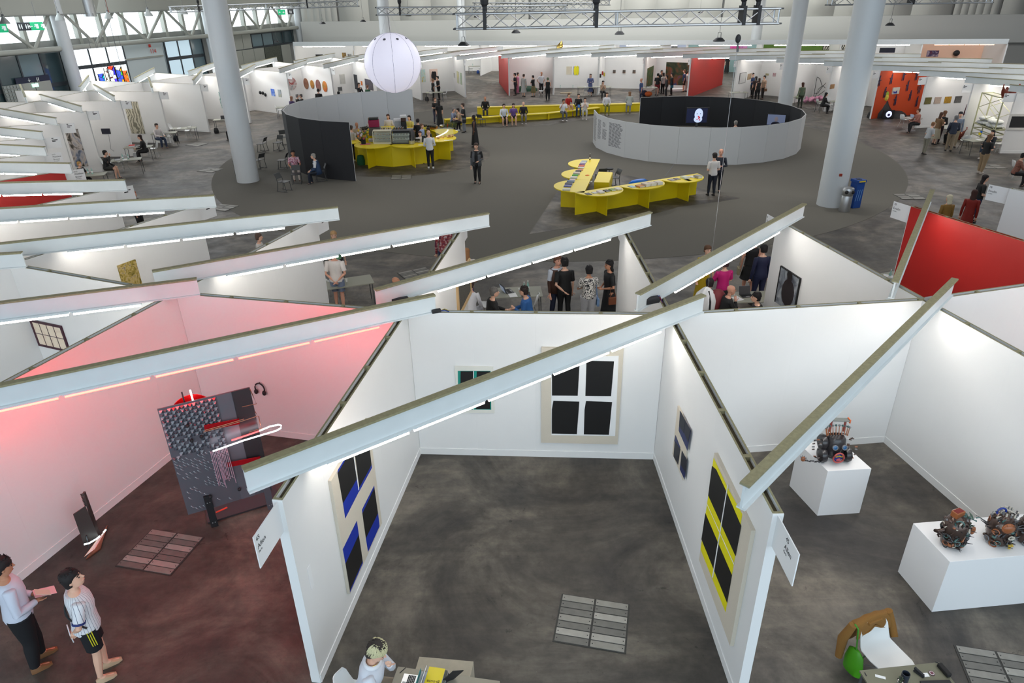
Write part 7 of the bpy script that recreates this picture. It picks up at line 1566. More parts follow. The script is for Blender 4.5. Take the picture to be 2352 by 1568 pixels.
# --- scaffold shelf with cushions and hens
a0 = G(2232, 324); a1 = G(2304, 318); fz = 2.9; t = thing('scaffold_shelf', (a0 + a1) / 2, 'tall pale steel scaffold shelf holding striped cushions, right side', 'shelf')
u = Vector((-.32, -2.35, 0)); v = Vector((.62, .05, 0)); o_ = Vector((26.17, 39.8, .005)); SC = mat('scaffold_paint', C255(176, 176, 140), .5)
cs = [o_, o_ + u, o_ + u + v, o_ + v]; hh = 2.62
for q in cs: MB().tube([q, q + Vector((0, 0, hh))], .035, 8).build('post', SC, t)
for z in (.45, .75, 1.0, hh - .02):
 for i in range(4): MB().tube([cs[i] + Vector((0, 0, z)), cs[(i + 1) % 4] + Vector((0, 0, z))], .03, 6).build('rail', SC, t)
for i in (0, 2):
 for z0_, z1_ in ((1.0, 1.85), (1.85, hh)): MB().tube([cs[i] + Vector((0, 0, z0_)), cs[(i + 1) % 4] + Vector((0, 0, z1_))], .016, 6).build('brace', SC, t); MB().tube([cs[i] + Vector((0, 0, z1_)), cs[(i + 1) % 4] + Vector((0, 0, z0_))], .016, 6).build('brace', SC, t)
c_ = (cs[0] + cs[2]) / 2; MB().prism([q.xy for q in cs], hh - .04, hh - .02).build('top_board', SC, t); MB().prism([q.xy for q in cs], .98, 1.0).build('middle_board', SC, t)
MB().tube([cs[0] + Vector((.3, -.3, hh - .1)), cs[1] + Vector((.3, .3, hh - .1))], .025, 8).build('light_tube', LED, t)
STR = artm('striped_cushion_cloth', [(220, 222, 220), (180, 188, 196), (60, 76, 104), (206, 208, 208)], 5, .15, 'wave')
for i, (dx, z, s_) in enumerate(((-.5, 1.02, 1.0), (.5, 1.02, .95), (-.45, 1.24, .9), (.5, 1.22, .85))):
 q = c_ + u.normalized() * dx + Vector((0, 0, z + .11)); tag(MB().sphere(q, (.42 * s_, .5 * s_, .13), 18, 10, M=Matrix.Rotation(.1, 3, 'Z')).build('cushion', STR, smooth=True, origin=q), 'blue and white striped cushion on the scaffold shelf, %s' % ('lower left', 'lower right', 'upper left', 'upper right')[i], 'cushion', 'striped cushions on the scaffold')
def hen():
 t = thing('hen_sculpture', (0, 0, 0)); m = cm(120, 50, 34, .6)
 MB().rings([[Vector((x + 0 * cos(a), ry * cos(a), z + rz * sin(a))) for a in [2 * PI * i / 12 for i in range(12)]] for x, z, ry, rz in ((-.3, .5, .02, .05), (-.22, .42, .06, .12), (-.05, .25, .15, .17), (.1, .25, .16, .19), (.2, .36, .1, .14), (.24, .5, .05, .07), (.27, .58, .045, .05), (.3, .6, .01, .01))]).build('body', m, t, smooth=True)
 MB().lathe([(.1, 0), (.13, .05), (.08, .12)], (.02, 0, 0), 12).build('foot', m, t, smooth=True); MB().box((.27, 0, .66), (.07, .015, .06)).build('comb', cm(150, 40, 24), t); MB().tube([(.3, 0, .59), (.36, 0, .575)], [.015, .003], 6).build('beak', cm(190, 150, 60), t)
 return t
for p, rz, lab in ((cs[1] + Vector((.15, .25, hh - .018)), 200, 'red-brown hen sculpture on top of the scaffold, left one'), (cs[1] + Vector((.5, .3, hh - .018)), -20, 'red-brown hen sculpture on top of the scaffold, right one'), (G(2201, 320), -30, 'red-brown hen sculpture on the floor by the white wall end'), (cs[1] + Vector((.3, .5, .01)), 190, 'hen sculpture inside the scaffold by the seated person')): put('hen', hen, p, rz, lab, 'sculpture', 'red-brown hen sculptures')
# --- pink sculptures and wire drawing near the third column
PK = cm(226, 160, 190, .45); p = G(1866, 236); t = thing('pink_cushion_block', p, 'lumpy pink block on the floor under the wire drawing', 'sculpture'); r_ = random.Random(2)
for i in range(26): MB().sphere(p + Vector((r_.uniform(-.65, .65), r_.uniform(-.25, .25), r_.uniform(.1, .42))), r_.uniform(.1, .16), 8, 6).build('pink_lump', PK, t, smooth=True)
p = G(1815, 232); t = thing('pink_hanging_form', p, 'tall tangled pink form beside the third column', 'sculpture')
for i in range(20): a = r_.uniform(0, 6.28); MB().tube([p + Vector((r_.uniform(-.2, .2), r_.uniform(-.2, .2), .1 * i + .01)), p + Vector((.25 * cos(a), .2 * sin(a), .1 * i + .2)), p + Vector((r_.uniform(-.2, .2), r_.uniform(-.2, .2), .1 * i + .35))], .045, 6).build('pink_strand', PK, t, smooth=True)
w_ = hit(1872, 200)
if w_:
 q0 = w_.uz(1872, 200); t = thing('wire_drawing', w_.P(q0[0], q0[1], .1), 'thin looping black wire drawing on the white wall near the right column', 'sculpture')
 for pts in (((1846, 212), (1854, 214), (1860, 204), (1866, 182), (1874, 176), (1885, 180), (1890, 196)), ((1850, 228), (1858, 218), (1866, 211), (1872, 214), (1880, 214), (1890, 200), (1899, 190)), ((1874, 224), (1882, 204), (1892, 196), (1898, 202)), ((1878, 222), (1888, 214), (1896, 208))):
  P_ = [w_.P(min(max(w_.uz(*a)[0], .3), w_.L - .3), w_.uz(*a)[1], .12) for a in pts]; PP_ = []
  for i in range(len(P_) - 1): PP_ += [P_[i].lerp(P_[i + 1], f) for f in (0, .5)]
  MB().tube(PP_ + [P_[-1]], .02, 5).build('wire', BLACK, t, smooth=True)
p = G(1343, 198); t = thing('yellow_stand_sculpture', p, 'spindly yellow and white stand sculpture left of the woman in the blue robe', 'sculpture')
for a, b in (((-.2, 0, 0), (-.2, 0, 1.5)), ((.2, 0, 0), (.15, 0, .9)), ((-.2, 0, .75), (.2, 0, .75)), ((-.2, 0, 1.2), (-.35, 0, 1.35)), ((-.05, 0, .75), (-.05, 0, 1.1))): MB().tube([p + Vector(a), p + Vector(b)], .025, 6).build('rod', cm(206, 180, 110), t)
MB().sphere(p + Vector((.15, 0, 1.3)), .09, 10, 8).build('ball', cm(200, 160, 60), t)
w_ = hit(1378, 172)
if w_:
 for i, (x, y, c) in enumerate(((1377, 174, (40, 40, 44)), (1382, 168, (160, 40, 30)), (1386, 171, (190, 170, 60)))): u_, z_ = w_.uz(x, y); tag(MB().box(w_.P(u_, z_, .08), (.12, .12, .3)).build('wall_object', cm(*c), origin=w_.P(u_, z_, .08)), '%s little object on the booth wall left of three small pictures' % ('black', 'red', 'yellow')[i], 'sculpture')
p = G(1207, 209); tag(MB().rings([[p + Vector((rx * cos(a), ry * sin(a), z)) for a in [2 * PI * i / 16 for i in range(16)]] for z, rx, ry in ((.01, 1.1, .5), (.25, 1.0, .45), (.42, .5, .25), (.45, .1, .05))]).build('green_textile', cm(14, 64, 44), smooth=True, origin=p), 'heap of dark green textile on the floor of the far white booth', 'sculpture')
p = G(1300, 214); tag(MB().box(p + Vector((0, 0, .03)), (1.0, .3, .05), .15).build('floor_plank', cm(170, 150, 120), origin=p), 'thin wooden piece lying on the floor of the far middle booth', 'sculpture')
for i, (x, y) in enumerate(((1277, 201), (1287, 202), (1316, 202))): put('tk_bottle', mk_bottle(bottle_g), G(x, y), 0, 'small floor bottle in the far middle booth, %s of three' % ('left', 'middle', 'right')[i], 'bottle')
p = G(1489, 222); t = thing('luggage', p, 'orange and blue bags under the cluttered far table', 'bags'); MB().sphere(p + Vector((0, 0, .22)), (.32, .22, .21), 14, 8).build('orange_bag', cm(206, 96, 40), t, smooth=True); MB().sphere(p + Vector((-.3, .25, .25)), (.3, .2, .24), 14, 8).build('dark_bag', cm(40, 36, 60), t, smooth=True)
for px, py, c_, lab in ((1098, 169, (20, 60, 130), 'small blue bag under the aisle table'), (1360, 214, (20, 20, 22), 'black bag on the floor beside the blue-robed woman'), (1163, 285, (16, 16, 18), 'black bag at the feet of the purple-topped woman'), (498, 306, (16, 16, 18), 'black backpack left of the big column table'), (405, 324, (18, 20, 28), 'dark bag under the far left table'), (385, 326, (14, 60, 120), 'blue bag beside the far left table'), (981, 232, (30, 26, 26), 'dark handbag under the table right of the sphere')):
 p = G(px, py); tag(MB().rings([[p + Vector((rx * cos(a), ry * sin(a), z)) for a in [2 * PI * i / 12 for i in range(12)]] for z, rx, ry in ((.01, .15, .1), (.15, .17, .12), (.33, .12, .07), (.36, .03, .02))]).build('bag', cm(*c_), smooth=True, origin=p), lab, 'bag')
p = G(315, 364); tag(MB().box(p + Vector((0, 0, .17)), (.28, .12, .33), .3).build('paper_bag', PAPER, origin=p), 'white paper bag under the table with the red case', 'bag')
p = G(1560, 209); t = thing('low_plinth', p, 'low white block on the floor before the forest painting', 'plinth'); MB().box(p + Vector((-.2, 0, .1)), (1.1, .5, .2), .1).build('block', PAPER, t, bevel=.01)
p = G(1770, 211); t = thing('wooden_trestle', p, 'pale wooden bench left of the third column', 'bench'); MB().box(p + Vector((0, 0, .7)), (1.6, .5, .06)).build('board', cm(206, 180, 130), t)
for s in (-.7, .7): MB().box(p + Vector((s, 0, .34)), (.07, .4, .67)).build('leg', cm(206, 180, 130), t)
F1 = Vector((-5.086, 9.023, 0)); md = Vector((cos(math.radians(27)), sin(math.radians(27)), 0)); mn = Vector((md.y, -md.x, 0))
STEEL = mat('mirror_steel', (.16, .155, .18), .4, .4); FAC = mat('mirror_facet', (.52, .53, .57), .3, .45); SDARK = mat('steel_dark', (.10, .095, .105), .35, .8)
t = thing('mirror_relief', F1 + md * .3, 'large standing steel relief covered with mirror facets, red strips and a neon loop', 'sculpture')
mp = lambda u, z, d=0.0: F1 + md * u + mn * (d + .03) + Vector((0, 0, z))
def pbox(u0, u1, z0, z1, d0, d1): return MB().box(mp((u0 + u1) / 2, (z0 + z1) / 2, (d0 + d1) / 2), (abs(u1 - u0), abs(d1 - d0), abs(z1 - z0)), math.radians(27))
pbox(-.34, 1.0, .36, 2.41, -.02, 0).build('steel_sheet', STEEL, t); pbox(.72, 1.0, .55, 2.41, 0, .012).build('side_sheet', SDARK, t); pbox(.50, .72, .36, 2.40, 0, .006).build('centre_sheet', mat('steel_mid', (.20, .195, .225), .4, .45), t)
r_ = random.Random(4); mbs = [MB(), MB()]; cell = .058
nx, nz = int((.86) / cell), int(2.0 / cell)
for i in range(nx):
 for j in range(nz):
  u = -.33 + i * cell; z = 2.38 - j * cell; f = j / nz
  dens = 1.0 if f < .28 else (.86 if f < .6 else (.42 if f < .8 else .16))
  hole = (math.sin(i * 1.3 + j * .55) + math.sin(j * 1.1 - i * .6)) * .5
  if f > .26 and hole > .55: continue
  if r_.random() > dens: continue
  a, b, c, d = mp(u, z, .004), mp(u + cell, z, .004), mp(u + cell, z - cell, .004), mp(u, z - cell, .004); lift = mp(u + cell * .5, z - cell * .5, .04 + .02 * r_.random())
  if f < .45: mbs[(i + j) % 2].add([a, b, lift, d, c], [(0, 1, 2), (2, 4, 3), (0, 2, 3)])
  else: mbs[0].add([a, a + (b - a) * .25, c, c - (c - d) * .22, mp(u + cell * .5, z - cell * .5, .03)], [(0, 1, 4), (4, 2, 3), (1, 2, 4)])
for k_, m in enumerate((FAC, mat('mirror_facet_dark', (.16, .16, .19), .25, .5))): tag(mbs[k_].build('mirror_facets', m, t), kind='stuff')
REDP = mat('red_acrylic', (.35, .003, .008), .2); 
def strip(u0, z0, u1, z1, w_, m, nm, d=.07):
 a, b = mp(u0, z0, d), mp(u1, z1, d); L_ = (b - a).length; M = Matrix(((b - a).normalized(), mn, (b - a).normalized().cross(mn))).transposed(); MB().box((a + b) / 2, (L_, .012, w_), M=M).build(nm, m, t)
strip(.22, 1.93, .74, 1.89, .10, REDP, 'red_strip'); strip(.40, 1.15, .92, 1.09, .09, REDP, 'red_strip')
NR = mat('neon_red', (1, .1, .1), .4, emit=5, ecol=(1, .05, .05)); NW = mat('neon_cool', (1, 1, 1), .4, emit=7, ecol=(.95, .97, 1))
u0, z0 = .10, .95
def loop(pts, r, m, nm, d=.16): MB().tube([mp(a, b, d) for a, b in pts], r, 8).build(nm, m, t, smooth=True)
nl = [VP(x, y, F1.xy, (F1 + md).xy, -.19) for x, y in ((489, 1036), (560, 1011), (634, 989), (645, 983), (646, 977), (640, 975), (620, 979), (596, 989))]
MB().tube(nl, .012, 8).build('neon_loop', NW, t, smooth=True); nl2 = [VP(x, y, F1.xy, (F1 + md).xy, -.19) for x, y in ((597, 989), (565, 1000), (532, 1011))]; MB().tube(nl2, .012, 8).build('neon_red_end', NR, t, smooth=True)
cop = mat('copper_tube', (.45, .22, .14), .3, .9)
for pts in (((467, 992), (500, 983), (555, 967), (592, 955), (586, 945)), ((574, 893), (580, 906), (589, 927), (556, 934)), ((594, 955), (598, 975), (602, 983), (572, 992)), ((470, 988), (520, 974), (560, 962))):
 MB().tube([VP(x, y, F1.xy, (F1 + md).xy, -.12) for x, y in pts], .007, 6).build('copper_rod', cop, t, smooth=True)
for i in range(12): u = .22 + i * .022; MB().tube([mp(u, 1.5, .1), mp(u + r_.uniform(-.02, .02), 1.0 - r_.uniform(0, .25), .13)], .006, 5).build('hanging_thread', mat('pink_thread', C255(190, 150, 165), .5), t)
for (a, b) in ((-.0, 2.03), (.15, 1.78), (.38, 1.9), (.0, 1.75), (.35, .92), (.05, .62), (.5, .6)): MB().sphere(mp(a, b, .05), .03, 10, 8).build('dark_knob', BLACK, t)
MB().rings([[F1 + md * (.12 + .32 * cos(a)) - mn * (.12 + e) + Vector((0, 0, 2.12 + .32 * sin(a))) for a in [2 * PI * i / 32 for i in range(32)]] for e in (0, .02)]).build('red_disc', mat('red_enamel', (.5, .004, .006), .3), t)
for du in (.04, .16): MB().tube([F1 + md * du - mn * .05 + Vector((0, 0, 2.38)), F1 + md * du - mn * .05 + Vector((0, 0, 2.56))], .012, 6).build('top_pin', SDARK if du < .1 else NW, t)
for du in (0.0, .92):
 MB().box(F1 + md * du + mn * .06 + Vector((0, 0, .32 if du < .5 else .25)), (.11, .05, .64 if du < .5 else .5), math.radians(27)).build('leg', BLACK if du < .5 else STEEL, t, bevel=.004)
 for z in (.1, .52): 
  for s in (-.02, .02): MB().sphere(F1 + md * (du + s) + mn * .088 + Vector((0, 0, z)), .009, 8, 6).build('bolt', CHROME, t)
MB().box(F1 + md * .5 - mn * .3 + Vector((0, 0, .02)), (1.2, .5, .03), math.radians(27)).build('floor_plate', SDARK, t)
p = G(506, 1176); tag(MB().tube([p + Vector((-.05, -.05, .03)), p + Vector((.1, .08, .03))], .02, 8).build('red_rod', mat('red_glow_plastic', (.9, .1, .05), .4), origin=p), 'short red rod on the floor under the mirror relief', 'rod')
q = G(207, 1268); t = thing('shelf_sculpture', q, 'dark upright board with a lit comb-like tray of copper and wire, by the pink wall', 'sculpture')
d1_ = Vector((.25, .55, 0)).normalized(); d2_ = Vector((.9, -.25, 0)).normalized()
BR = mat('bronze_board', (.075, .055, .05), .5, .3)
def q3(px, py, A, B, off=0): return VP(px, py, A, B, off)
B0 = G(205, 1262); B1 = B0 + Vector((.6, .35, 0))
pts = [q3(x, y, B0.xy, B1.xy) for x, y in ((168, 1180), (196, 1161), (226, 1229), (193, 1250))]
n_ = Vector((B1.y - B0.y, -(B1.x - B0.x), 0)).normalized() * .02
B_(MB().add([v for v in pts] + [v + n_ for v in pts], [(0, 1, 2, 3), (4, 7, 6, 5), (0, 4, 5, 1), (1, 5, 6, 2), (2, 6, 7, 3), (3, 7, 4, 0)]), 'dark_board', BR, t)
pts = [q3(x, y, B0.xy, (B0 + Vector((.15, .6, 0))).xy, -.01) for x, y in ((189, 1133), (192, 1128), (227, 1225), (220, 1230))]
B_(MB().add([v for v in pts] + [v + Vector((.03, 0, 0)) for v in pts], [(0, 1, 2, 3), (4, 7, 6, 5), (0, 4, 5, 1), (1, 5, 6, 2), (2, 6, 7, 3), (3, 7, 4, 0)]), 'upright_fin', BR, t)
for i in range(9): z = .95 - i * .035; MB().box(VP(190 + i * 1.2, 1135 + i * 3.2, B0.xy, (B0 + Vector((.15, .6, 0))).xy) + Vector((-.02, 0, 0)), (.03, .02, .012)).build('tooth', BR, t)
L0_ = [G(x, y, .22) for x, y in ((193, 1250), (205, 1247), (222, 1237), (229, 1231))]; MB().tube(L0_, .012, 8).build('neon_line', mat('neon_aqua', (1, 1, 1), .4, emit=4.5, ecol=(.7, 1, 1)), t, smooth=True)
MB().tube([G(238, 1222, .2), G(243, 1216, .2)], .012, 8).build('neon_line', mat('neon_aqua', (0, 0, 0)), t)
for i in range(16):
 a = G(194 + i * 1.6, 1278 - i * 1.2, .06); b = G(224 + i * 1.4, 1238 - i * 1.6, .15); MB().tube([a, b], .005, 4).build('comb_wire', cop if i % 3 == 0 else CHROME, t)
MB().prism([G(x, y).xy for x, y in ((198, 1287), (232, 1262), (248, 1208), (240, 1220))], .01, .03).build('copper_plate', cop, t)
for a in (0.05,): MB().tube([q + Vector((0, 0, .0)), q + Vector((0, .05, .3))], .012, 6).build('foot', SDARK, t)
PL = mat('plinth_white', (.80, .79, .79), .5)
def plinth(base, h, label):
 c = sum((Vector((b_[0], b_[1], 0)) for b_ in base), Vector()) / len(base); t = thing('plinth', c, label, 'plinth'); a2 = sum(base[i][0] * base[(i + 1) % 4][1] - base[(i + 1) % 4][0] * base[i][1] for i in range(4))
 MB().prism(base if a2 > 0 else base[::-1], 0.0, h).build('plinth_body', PL, t, bevel=.003); return c
g = [G(1877, 1184), G(1974, 1178), G(1813, 1115)]; e1 = g[1] - g[0]; e2 = g[2] - g[0]
plinth([g[0].xy, g[1].xy, (g[1] + e2).xy, g[2].xy], .93, 'white cube plinth carrying the mask with a wing in the right booth')
g2 = [G(2140, 1405), G(2062, 1312), G(2352, 1385)]; e1b = (g2[2] - g2[0]).normalized() * 1.72; e2b = g2[1] - g2[0]
plinth([g2[0].xy, (g2[0] + e1b).xy, (g2[0] + e1b + e2b).xy, g2[1].xy], .95, 'long white plinth carrying ceramic heads at the right edge')
CER = [mat('glaze_bronze', (.085, .055, .045), .18, .5), mat('glaze_black', (.025, .022, .024), .22), mat('glaze_teal', (.05, .12, .11), .25), mat('glaze_rust', (.28, .09, .03), .3), mat('glaze_grey', (.16, .16, .17), .25), mat('glaze_gold', (.5, .33, .04), .3), mat('glaze_cream', (.55, .5, .42), .35), mat('glaze_blue', (.01, .03, .22), .25)]
def ceramic(px, py, z, rad, h, seed, label, extra):
 r_ = random.Random(seed); p = G(px, py, z + h * .5); p.z = z + .001; t = thing('ceramic_head', p, label, 'sculpture')
 def SP(a, f, e=0.0):
  rr = rad * (.72 + .4 * sin(PI * min(1, f * .9 + .12))) + e; return p + Vector((rr * cos(a), rr * sin(a), h * f))
 MB().lathe([(rad * .55, 0), (rad * .82, .04 * h), (rad * .98, .3 * h), (rad * 1.08, .55 * h), (rad * .98, .78 * h), (rad * .6, .95 * h), (rad * .1, h)], p, 26).build('head_form', CER[0], t, smooth=True)
 for i in range(80):
  a = r_.uniform(0, 2 * PI); f = r_.uniform(.08, .95); c = SP(a, f, -.01); m = CER[r_.choice([0, 0, 1, 1, 2, 3, 4, 4, 6])]; s_ = r_.uniform(.016, .036) * h / .5
  if i % 3 == 0: MB().sphere(c, (s_, s_, s_ * .7), 9, 7).build('lump', m, t, smooth=True)
  elif i % 3 == 1:
   u_ = Vector((-sin(a), cos(a), 0)); MB().tube([c + u_ * (s_ * 1.5 * cos(b)) + Vector((cos(a) * .01, sin(a) * .01, s_ * 1.5 * sin(b))) for b in [2 * PI * j / 10 for j in range(11)]], s_ * .32, 6).build('coil', m, t, smooth=True)
  else: MB().tube([c - Vector((0, 0, s_)), c + Vector((cos(a) * .02, sin(a) * .02, 0)), c + Vector((-sin(a) * s_, cos(a) * s_, s_ * 1.6))], [s_ * .5, s_ * .45, s_ * .15], 6).build('tendril', m, t, smooth=True)
 for i in range(30):
  a = r_.uniform(-2.2, 1.2); f = r_.uniform(.05, .9); c = SP(a, f, -.01); L_ = r_.uniform(.04, .1) * h / .5; MB().tube([c, c + Vector((cos(a), sin(a), r_.uniform(-.2, .6))) * L_], [.008, .003], 5).build('spike', CER[1], t)
 extra(t, p, SP, r_); return t
def ex1(t, p, SP, r_):
 c = p + Vector((-.02, .02, .52)); MB().box(c, (.16, .1, .09), .4).build('open_box', CER[3], t, bevel=.01); MB().box(c + Vector((0, 0, .046)), (.13, .07, .004), .4).build('box_inside', cm(110, 20, 16), t)
 for i in range(34):
  a = r_.uniform(0, 6.28); q = p + Vector((.12, 0, .42)) + Vector((r_.uniform(-.07, .09), r_.uniform(-.08, .08), r_.uniform(-.08, .1))); MB().tube([q, q + Vector((cos(a), sin(a), .4)) * .05], [.012, .002], 5).build('petal', CER[2] if i % 3 else cm(60, 90, 70, .4), t)
 MB().sphere(p + Vector((.17, -.1, .32)), (.035, .02, .07), 10, 8).build('orange_mask', CER[3], t, smooth=True); MB().tube([SP(3.3, .55), SP(3.2, .5, .06), SP(3.0, .42, .07), SP(3.1, .38, .0)], .025, 8).build('nose_curl', CER[0], t, smooth=True)
def ex2(t, p, SP, r_):
 MB().tube([p + Vector((-.08 + .06 * cos(a), 0, .53 + .06 * sin(a))) for a in [.0 + 3.6 * i / 12 for i in range(13)]], .014, 8).build('blue_hook', CER[7], t, smooth=True)
 for a, L_ in ((2.6, .16), (2.9, .12), (3.3, .12), (-.3, .2), (-.15, .14)): MB().tube([SP(a, .55), SP(a, .7, L_)], [.012, .003], 6).build('long_spike', CER[1], t)
 for k_ in range(4): MB().tube([p + Vector((.03 + .045 * cos(a) * (1 - .22 * k_), -.19 + .004 * k_, .22 + .03 * sin(a))) for a in [2 * PI * i / 10 for i in range(11)]], .006, 5).build('cream_ring', CER[6], t)
 for i in range(7): q = p + Vector((.09 + r_.uniform(-.03, .03), -.16, .04 + r_.uniform(-.02, .03))); MB().sphere(q, .018, 7, 5).build('yellow_bloom', CER[5], t)
 MB().sphere(p + Vector((-.03, -.15, .36)), (.09, .05, .08), 12, 8).build('rust_shell', CER[3], t, smooth=True)
 for i in range(24): a = r_.uniform(0, 6.28); q = p + Vector((.1 * cos(a) + .03, .1 * sin(a), .5)); MB().tube([q, q + Vector((0, 0, .04))], [.012, .01], 6).build('barnacle', CER[6] if i % 2 else CER[4], t)
ceramic(2193, 1216, .95, .155, .50, 3, 'dark ceramic head with a red box and green leaves on the long plinth, left one', ex1)
ceramic(2299, 1212, .95, .16, .48, 8, 'ceramic head with a blue hook, spikes and a cream ring, right on the long plinth', ex2)
p = G(2356, 1218, 1.1); p.z = .951; ceramic(2362, 1214, .95, .13, .42, 14, 'third ceramic head, almost cut off by the right edge', lambda *a: None)
p = G(1912, 1055, .94); p.z = .931; t = thing('mask_sculpture', p, 'grimacing black mask with blue eyes, red mouth, wheels, crown and a grey wing on top', 'sculpture')
V = Vector
for s in (-1, 1): 
 for z, y_ in ((.13, -.02), (.33, .06)):
  if z > .2 and s > 0: continue
  MB().rings([[p + V((s * .2 + dx * s, y_ + r * cos(a), z + r * sin(a))) for a in [2 * PI * i / 22 for i in range(22)]] for dx, r in ((-.05, .07), (-.045, .12), (.0, .135), (.045, .12), (.05, .07))]).build('wheel', CER[1], t, smooth=50)
for i in range(40): a = rnd.uniform(0, 6.28); s = rnd.choice((-1, 1)); q = p + V((s * .27, .02 + .13 * cos(a), .22 + .17 * sin(a))); MB().tube([q, q + V((s * .04, 0, rnd.uniform(-.02, .02)))], [.012, .009], 6).build('stud', CER[rnd.choice([0, 3, 4])], t)
MB().rings([[p + V((rx * cos(a), ry * sin(a) + .03, z)) for a in [2 * PI * i / 24 for i in range(24)]] for z, rx, ry in ((.06, .1, .08), (.14, .16, .13), (.3, .17, .14), (.42, .15, .13), (.46, .12, .1))]).build('face_form', CER[1], t, smooth=True)
for s in (-1, 1):
 c = p + V((s * .075 + .01, -.11, .33)); M = V((s * .1, -1, .35)).to_track_quat('Z', 'Y').to_matrix()
 MB().rings([[c + M @ V((r * cos(a), r * sin(a), z)) for a in [2 * PI * i / 20 for i in range(20)]] for r, z in ((.042, -.04), (.045, .02), (.035, .022), (.03, .012))]).build('eye_ring', CER[4], t, smooth=50)
 MB().rings([[c + M @ V((r * cos(a), r * sin(a), z)) for a in [2 * PI * i / 20 for i in range(20)]] for r, z in ((.033, .0), (.033, .016), (.005, .02))]).build('blue_eye', mat('glass_blue_eye', (.02, .09, .22), .06), t, smooth=50)
MB().tube([p + V((.005 + .085 * cos(a) * (1 - .12 * sin(a)), -.16, .16 + .09 * sin(a))) for a in [2 * PI * i / 28 for i in range(29)]], .014, 8).build('red_lips', mat('glaze_red_pink', (.42, .07, .06), .3), t, smooth=True)
MB().sphere(p + V((.005, -.13, .15)), (.075, .03, .08), 16, 10).build('mouth_inside', CER[7], t, smooth=True); MB().sphere(p + V((.01, -.155, .12)), (.04, .02, .03), 12, 8).build('tongue', cm(170, 70, 80, .4), t, smooth=True)
for i in range(5): MB().box(p + V((-.045 + .024 * i, -.165, .195 - .004 * abs(i - 2))), (.018, .014, .024)).build('tooth', CER[5], t, bevel=.003)
for i in range(11):
 a = PI * (.06 + .88 * i / 10); q = p + V((.17 * cos(a), .02 + .05 * sin(a), .46)); e = p + V((.20 * cos(a), .05 + .08 * sin(a), .60)); MB().tube([q, e], [.009, .006], 6).build('crown_bar', CER[3], t); MB().sphere(e, (.022, .02, .018), 8, 6).build('crown_tip', CER[2] if i % 2 else CER[4], t, smooth=True)
MB().tube([p + V((.175 * cos(a), .03 + .07 * sin(a), .47)) for a in [PI * i / 14 for i in range(15)]], .01, 6).build('crown_band', CER[1], t, smooth=True)
for s in (-.1, .13): MB().tube([p + V((s, .1, .5)), p + V((s + .015, .14, .68))], [.02, .02], 8).build('wing_support', mat('glaze_dark_red', (.20, .03, .02), .4), t)
MB().box(p + V((.0, .15, .70)), (.40, .10, .018), M=Matrix.Rotation(.07, 3, 'Y')).build('grey_wing', mat('glaze_slate', (.16, .17, .16), .5), t, bevel=.004); MB().box(p + V((.205, .15, .68)), (.015, .1, .06)).build('orange_fin', cm(214, 100, 40, .4), t)
for i in range(10):
 q = p + V((-.25 - .024 * i, -.07 + .01 * sin(i * 1.7) + .004 * i, .02)); MB().tube([q + V((.017 * cos(a), (.010 if i % 2 else .002) * sin(a), (.002 if i % 2 else .011) * sin(a))) for a in [2 * PI * j / 8 for j in range(9)]], .005, 5).build('chain_link', CER[1], t)
MB().sphere(p + V((-.50, -.02, .045)), (.04, .035, .045), 10, 8).build('chain_charm', CER[3], t, smooth=True)
for i in range(8): a = i * .8; MB().tube([p + V((-.5, -.02, .05)), p + V((-.5 + .05 * cos(a), -.02 + .05 * sin(a), .08))], .006, 5).build('charm_finger', CER[4], t)
tl, tr_ = G(1974, 1539, .73), G(2157, 1520, .73); d = (tr_ - tl).normalized(); n = Vector((d.y, -d.x, 0)); L_ = (tr_ - tl).length + .02
tt = G(2195, 1568, .73); t = thing('desk', (tl + tr_) / 2 + n * .35 - Vector((0, 0, .73)), 'olive desk at the lower right edge with a laptop', 'table')
cs_ = [tl, tr_, tr_ + n * .78 + d * .0, tl + n * .78]; MB().prism([q.xy for q in cs_][::-1], .705, .73).build('table_top', TBL, t, bevel=.002)
for q in cs_: q2 = (q * .93 + ((tl + tr_) / 2 + n * .35) * .07); MB().tube([(q2.x, q2.y, .705), (q2.x, q2.y, 0)], .016, 8).build('leg', DGREY, t)
p = G(1988, 1548, .73); MB().box((p.x, p.y, .7305), (.014, .05, .001)).build('cable_slot', BLACK, t)
zt = .7305
def dk_at(px, py): q = G(px, py, zt); return q
q = dk_at(2022, 1554); tag(MB().box(q + V((0, 0, .002)), (.11, .035, .003), -.35).build('name_card', PAPER, origin=q), 'small white card at the left of the olive desk', 'paper')
q = dk_at(2076, 1562); t = thing('pen_cup', q, 'dark blue-grey mug on the olive desk', 'cup'); MB().lathe([(.038, 0), (.044, .01), (.045, .12), (.040, .12), (.037, .012), (.0, .012)], q, 24, caps=False).build('mug', cm(44, 50, 62, .4), t, smooth=40)
q = dk_at(2066, 1575); t = thing('flower_tuft', q, 'tuft of pale dried flowers at the bottom edge of the olive desk', 'flowers'); r_ = random.Random(9)
for i in range(40): a = r_.uniform(0, 6.28); MB().tube([q + V((0, 0, .02)), q + V((.04 * cos(a), .04 * sin(a), r_.uniform(.05, .12)))], [.004, .007], 5).build('petal', cm(*[(200, 190, 180), (70, 80, 60), (40, 34, 36)][i % 3]), t)
q = dk_at(2140, 1557); t = thing('laptop', q, 'black laptop whose lid is cut by the bottom edge, on the olive desk', 'laptop')
lq = [VP(x, y, (0, q.y - .02), (1, q.y - .02 + .02)) for x, y in ((2109, 1553), (2171, 1553))]; zz = lq[0].z
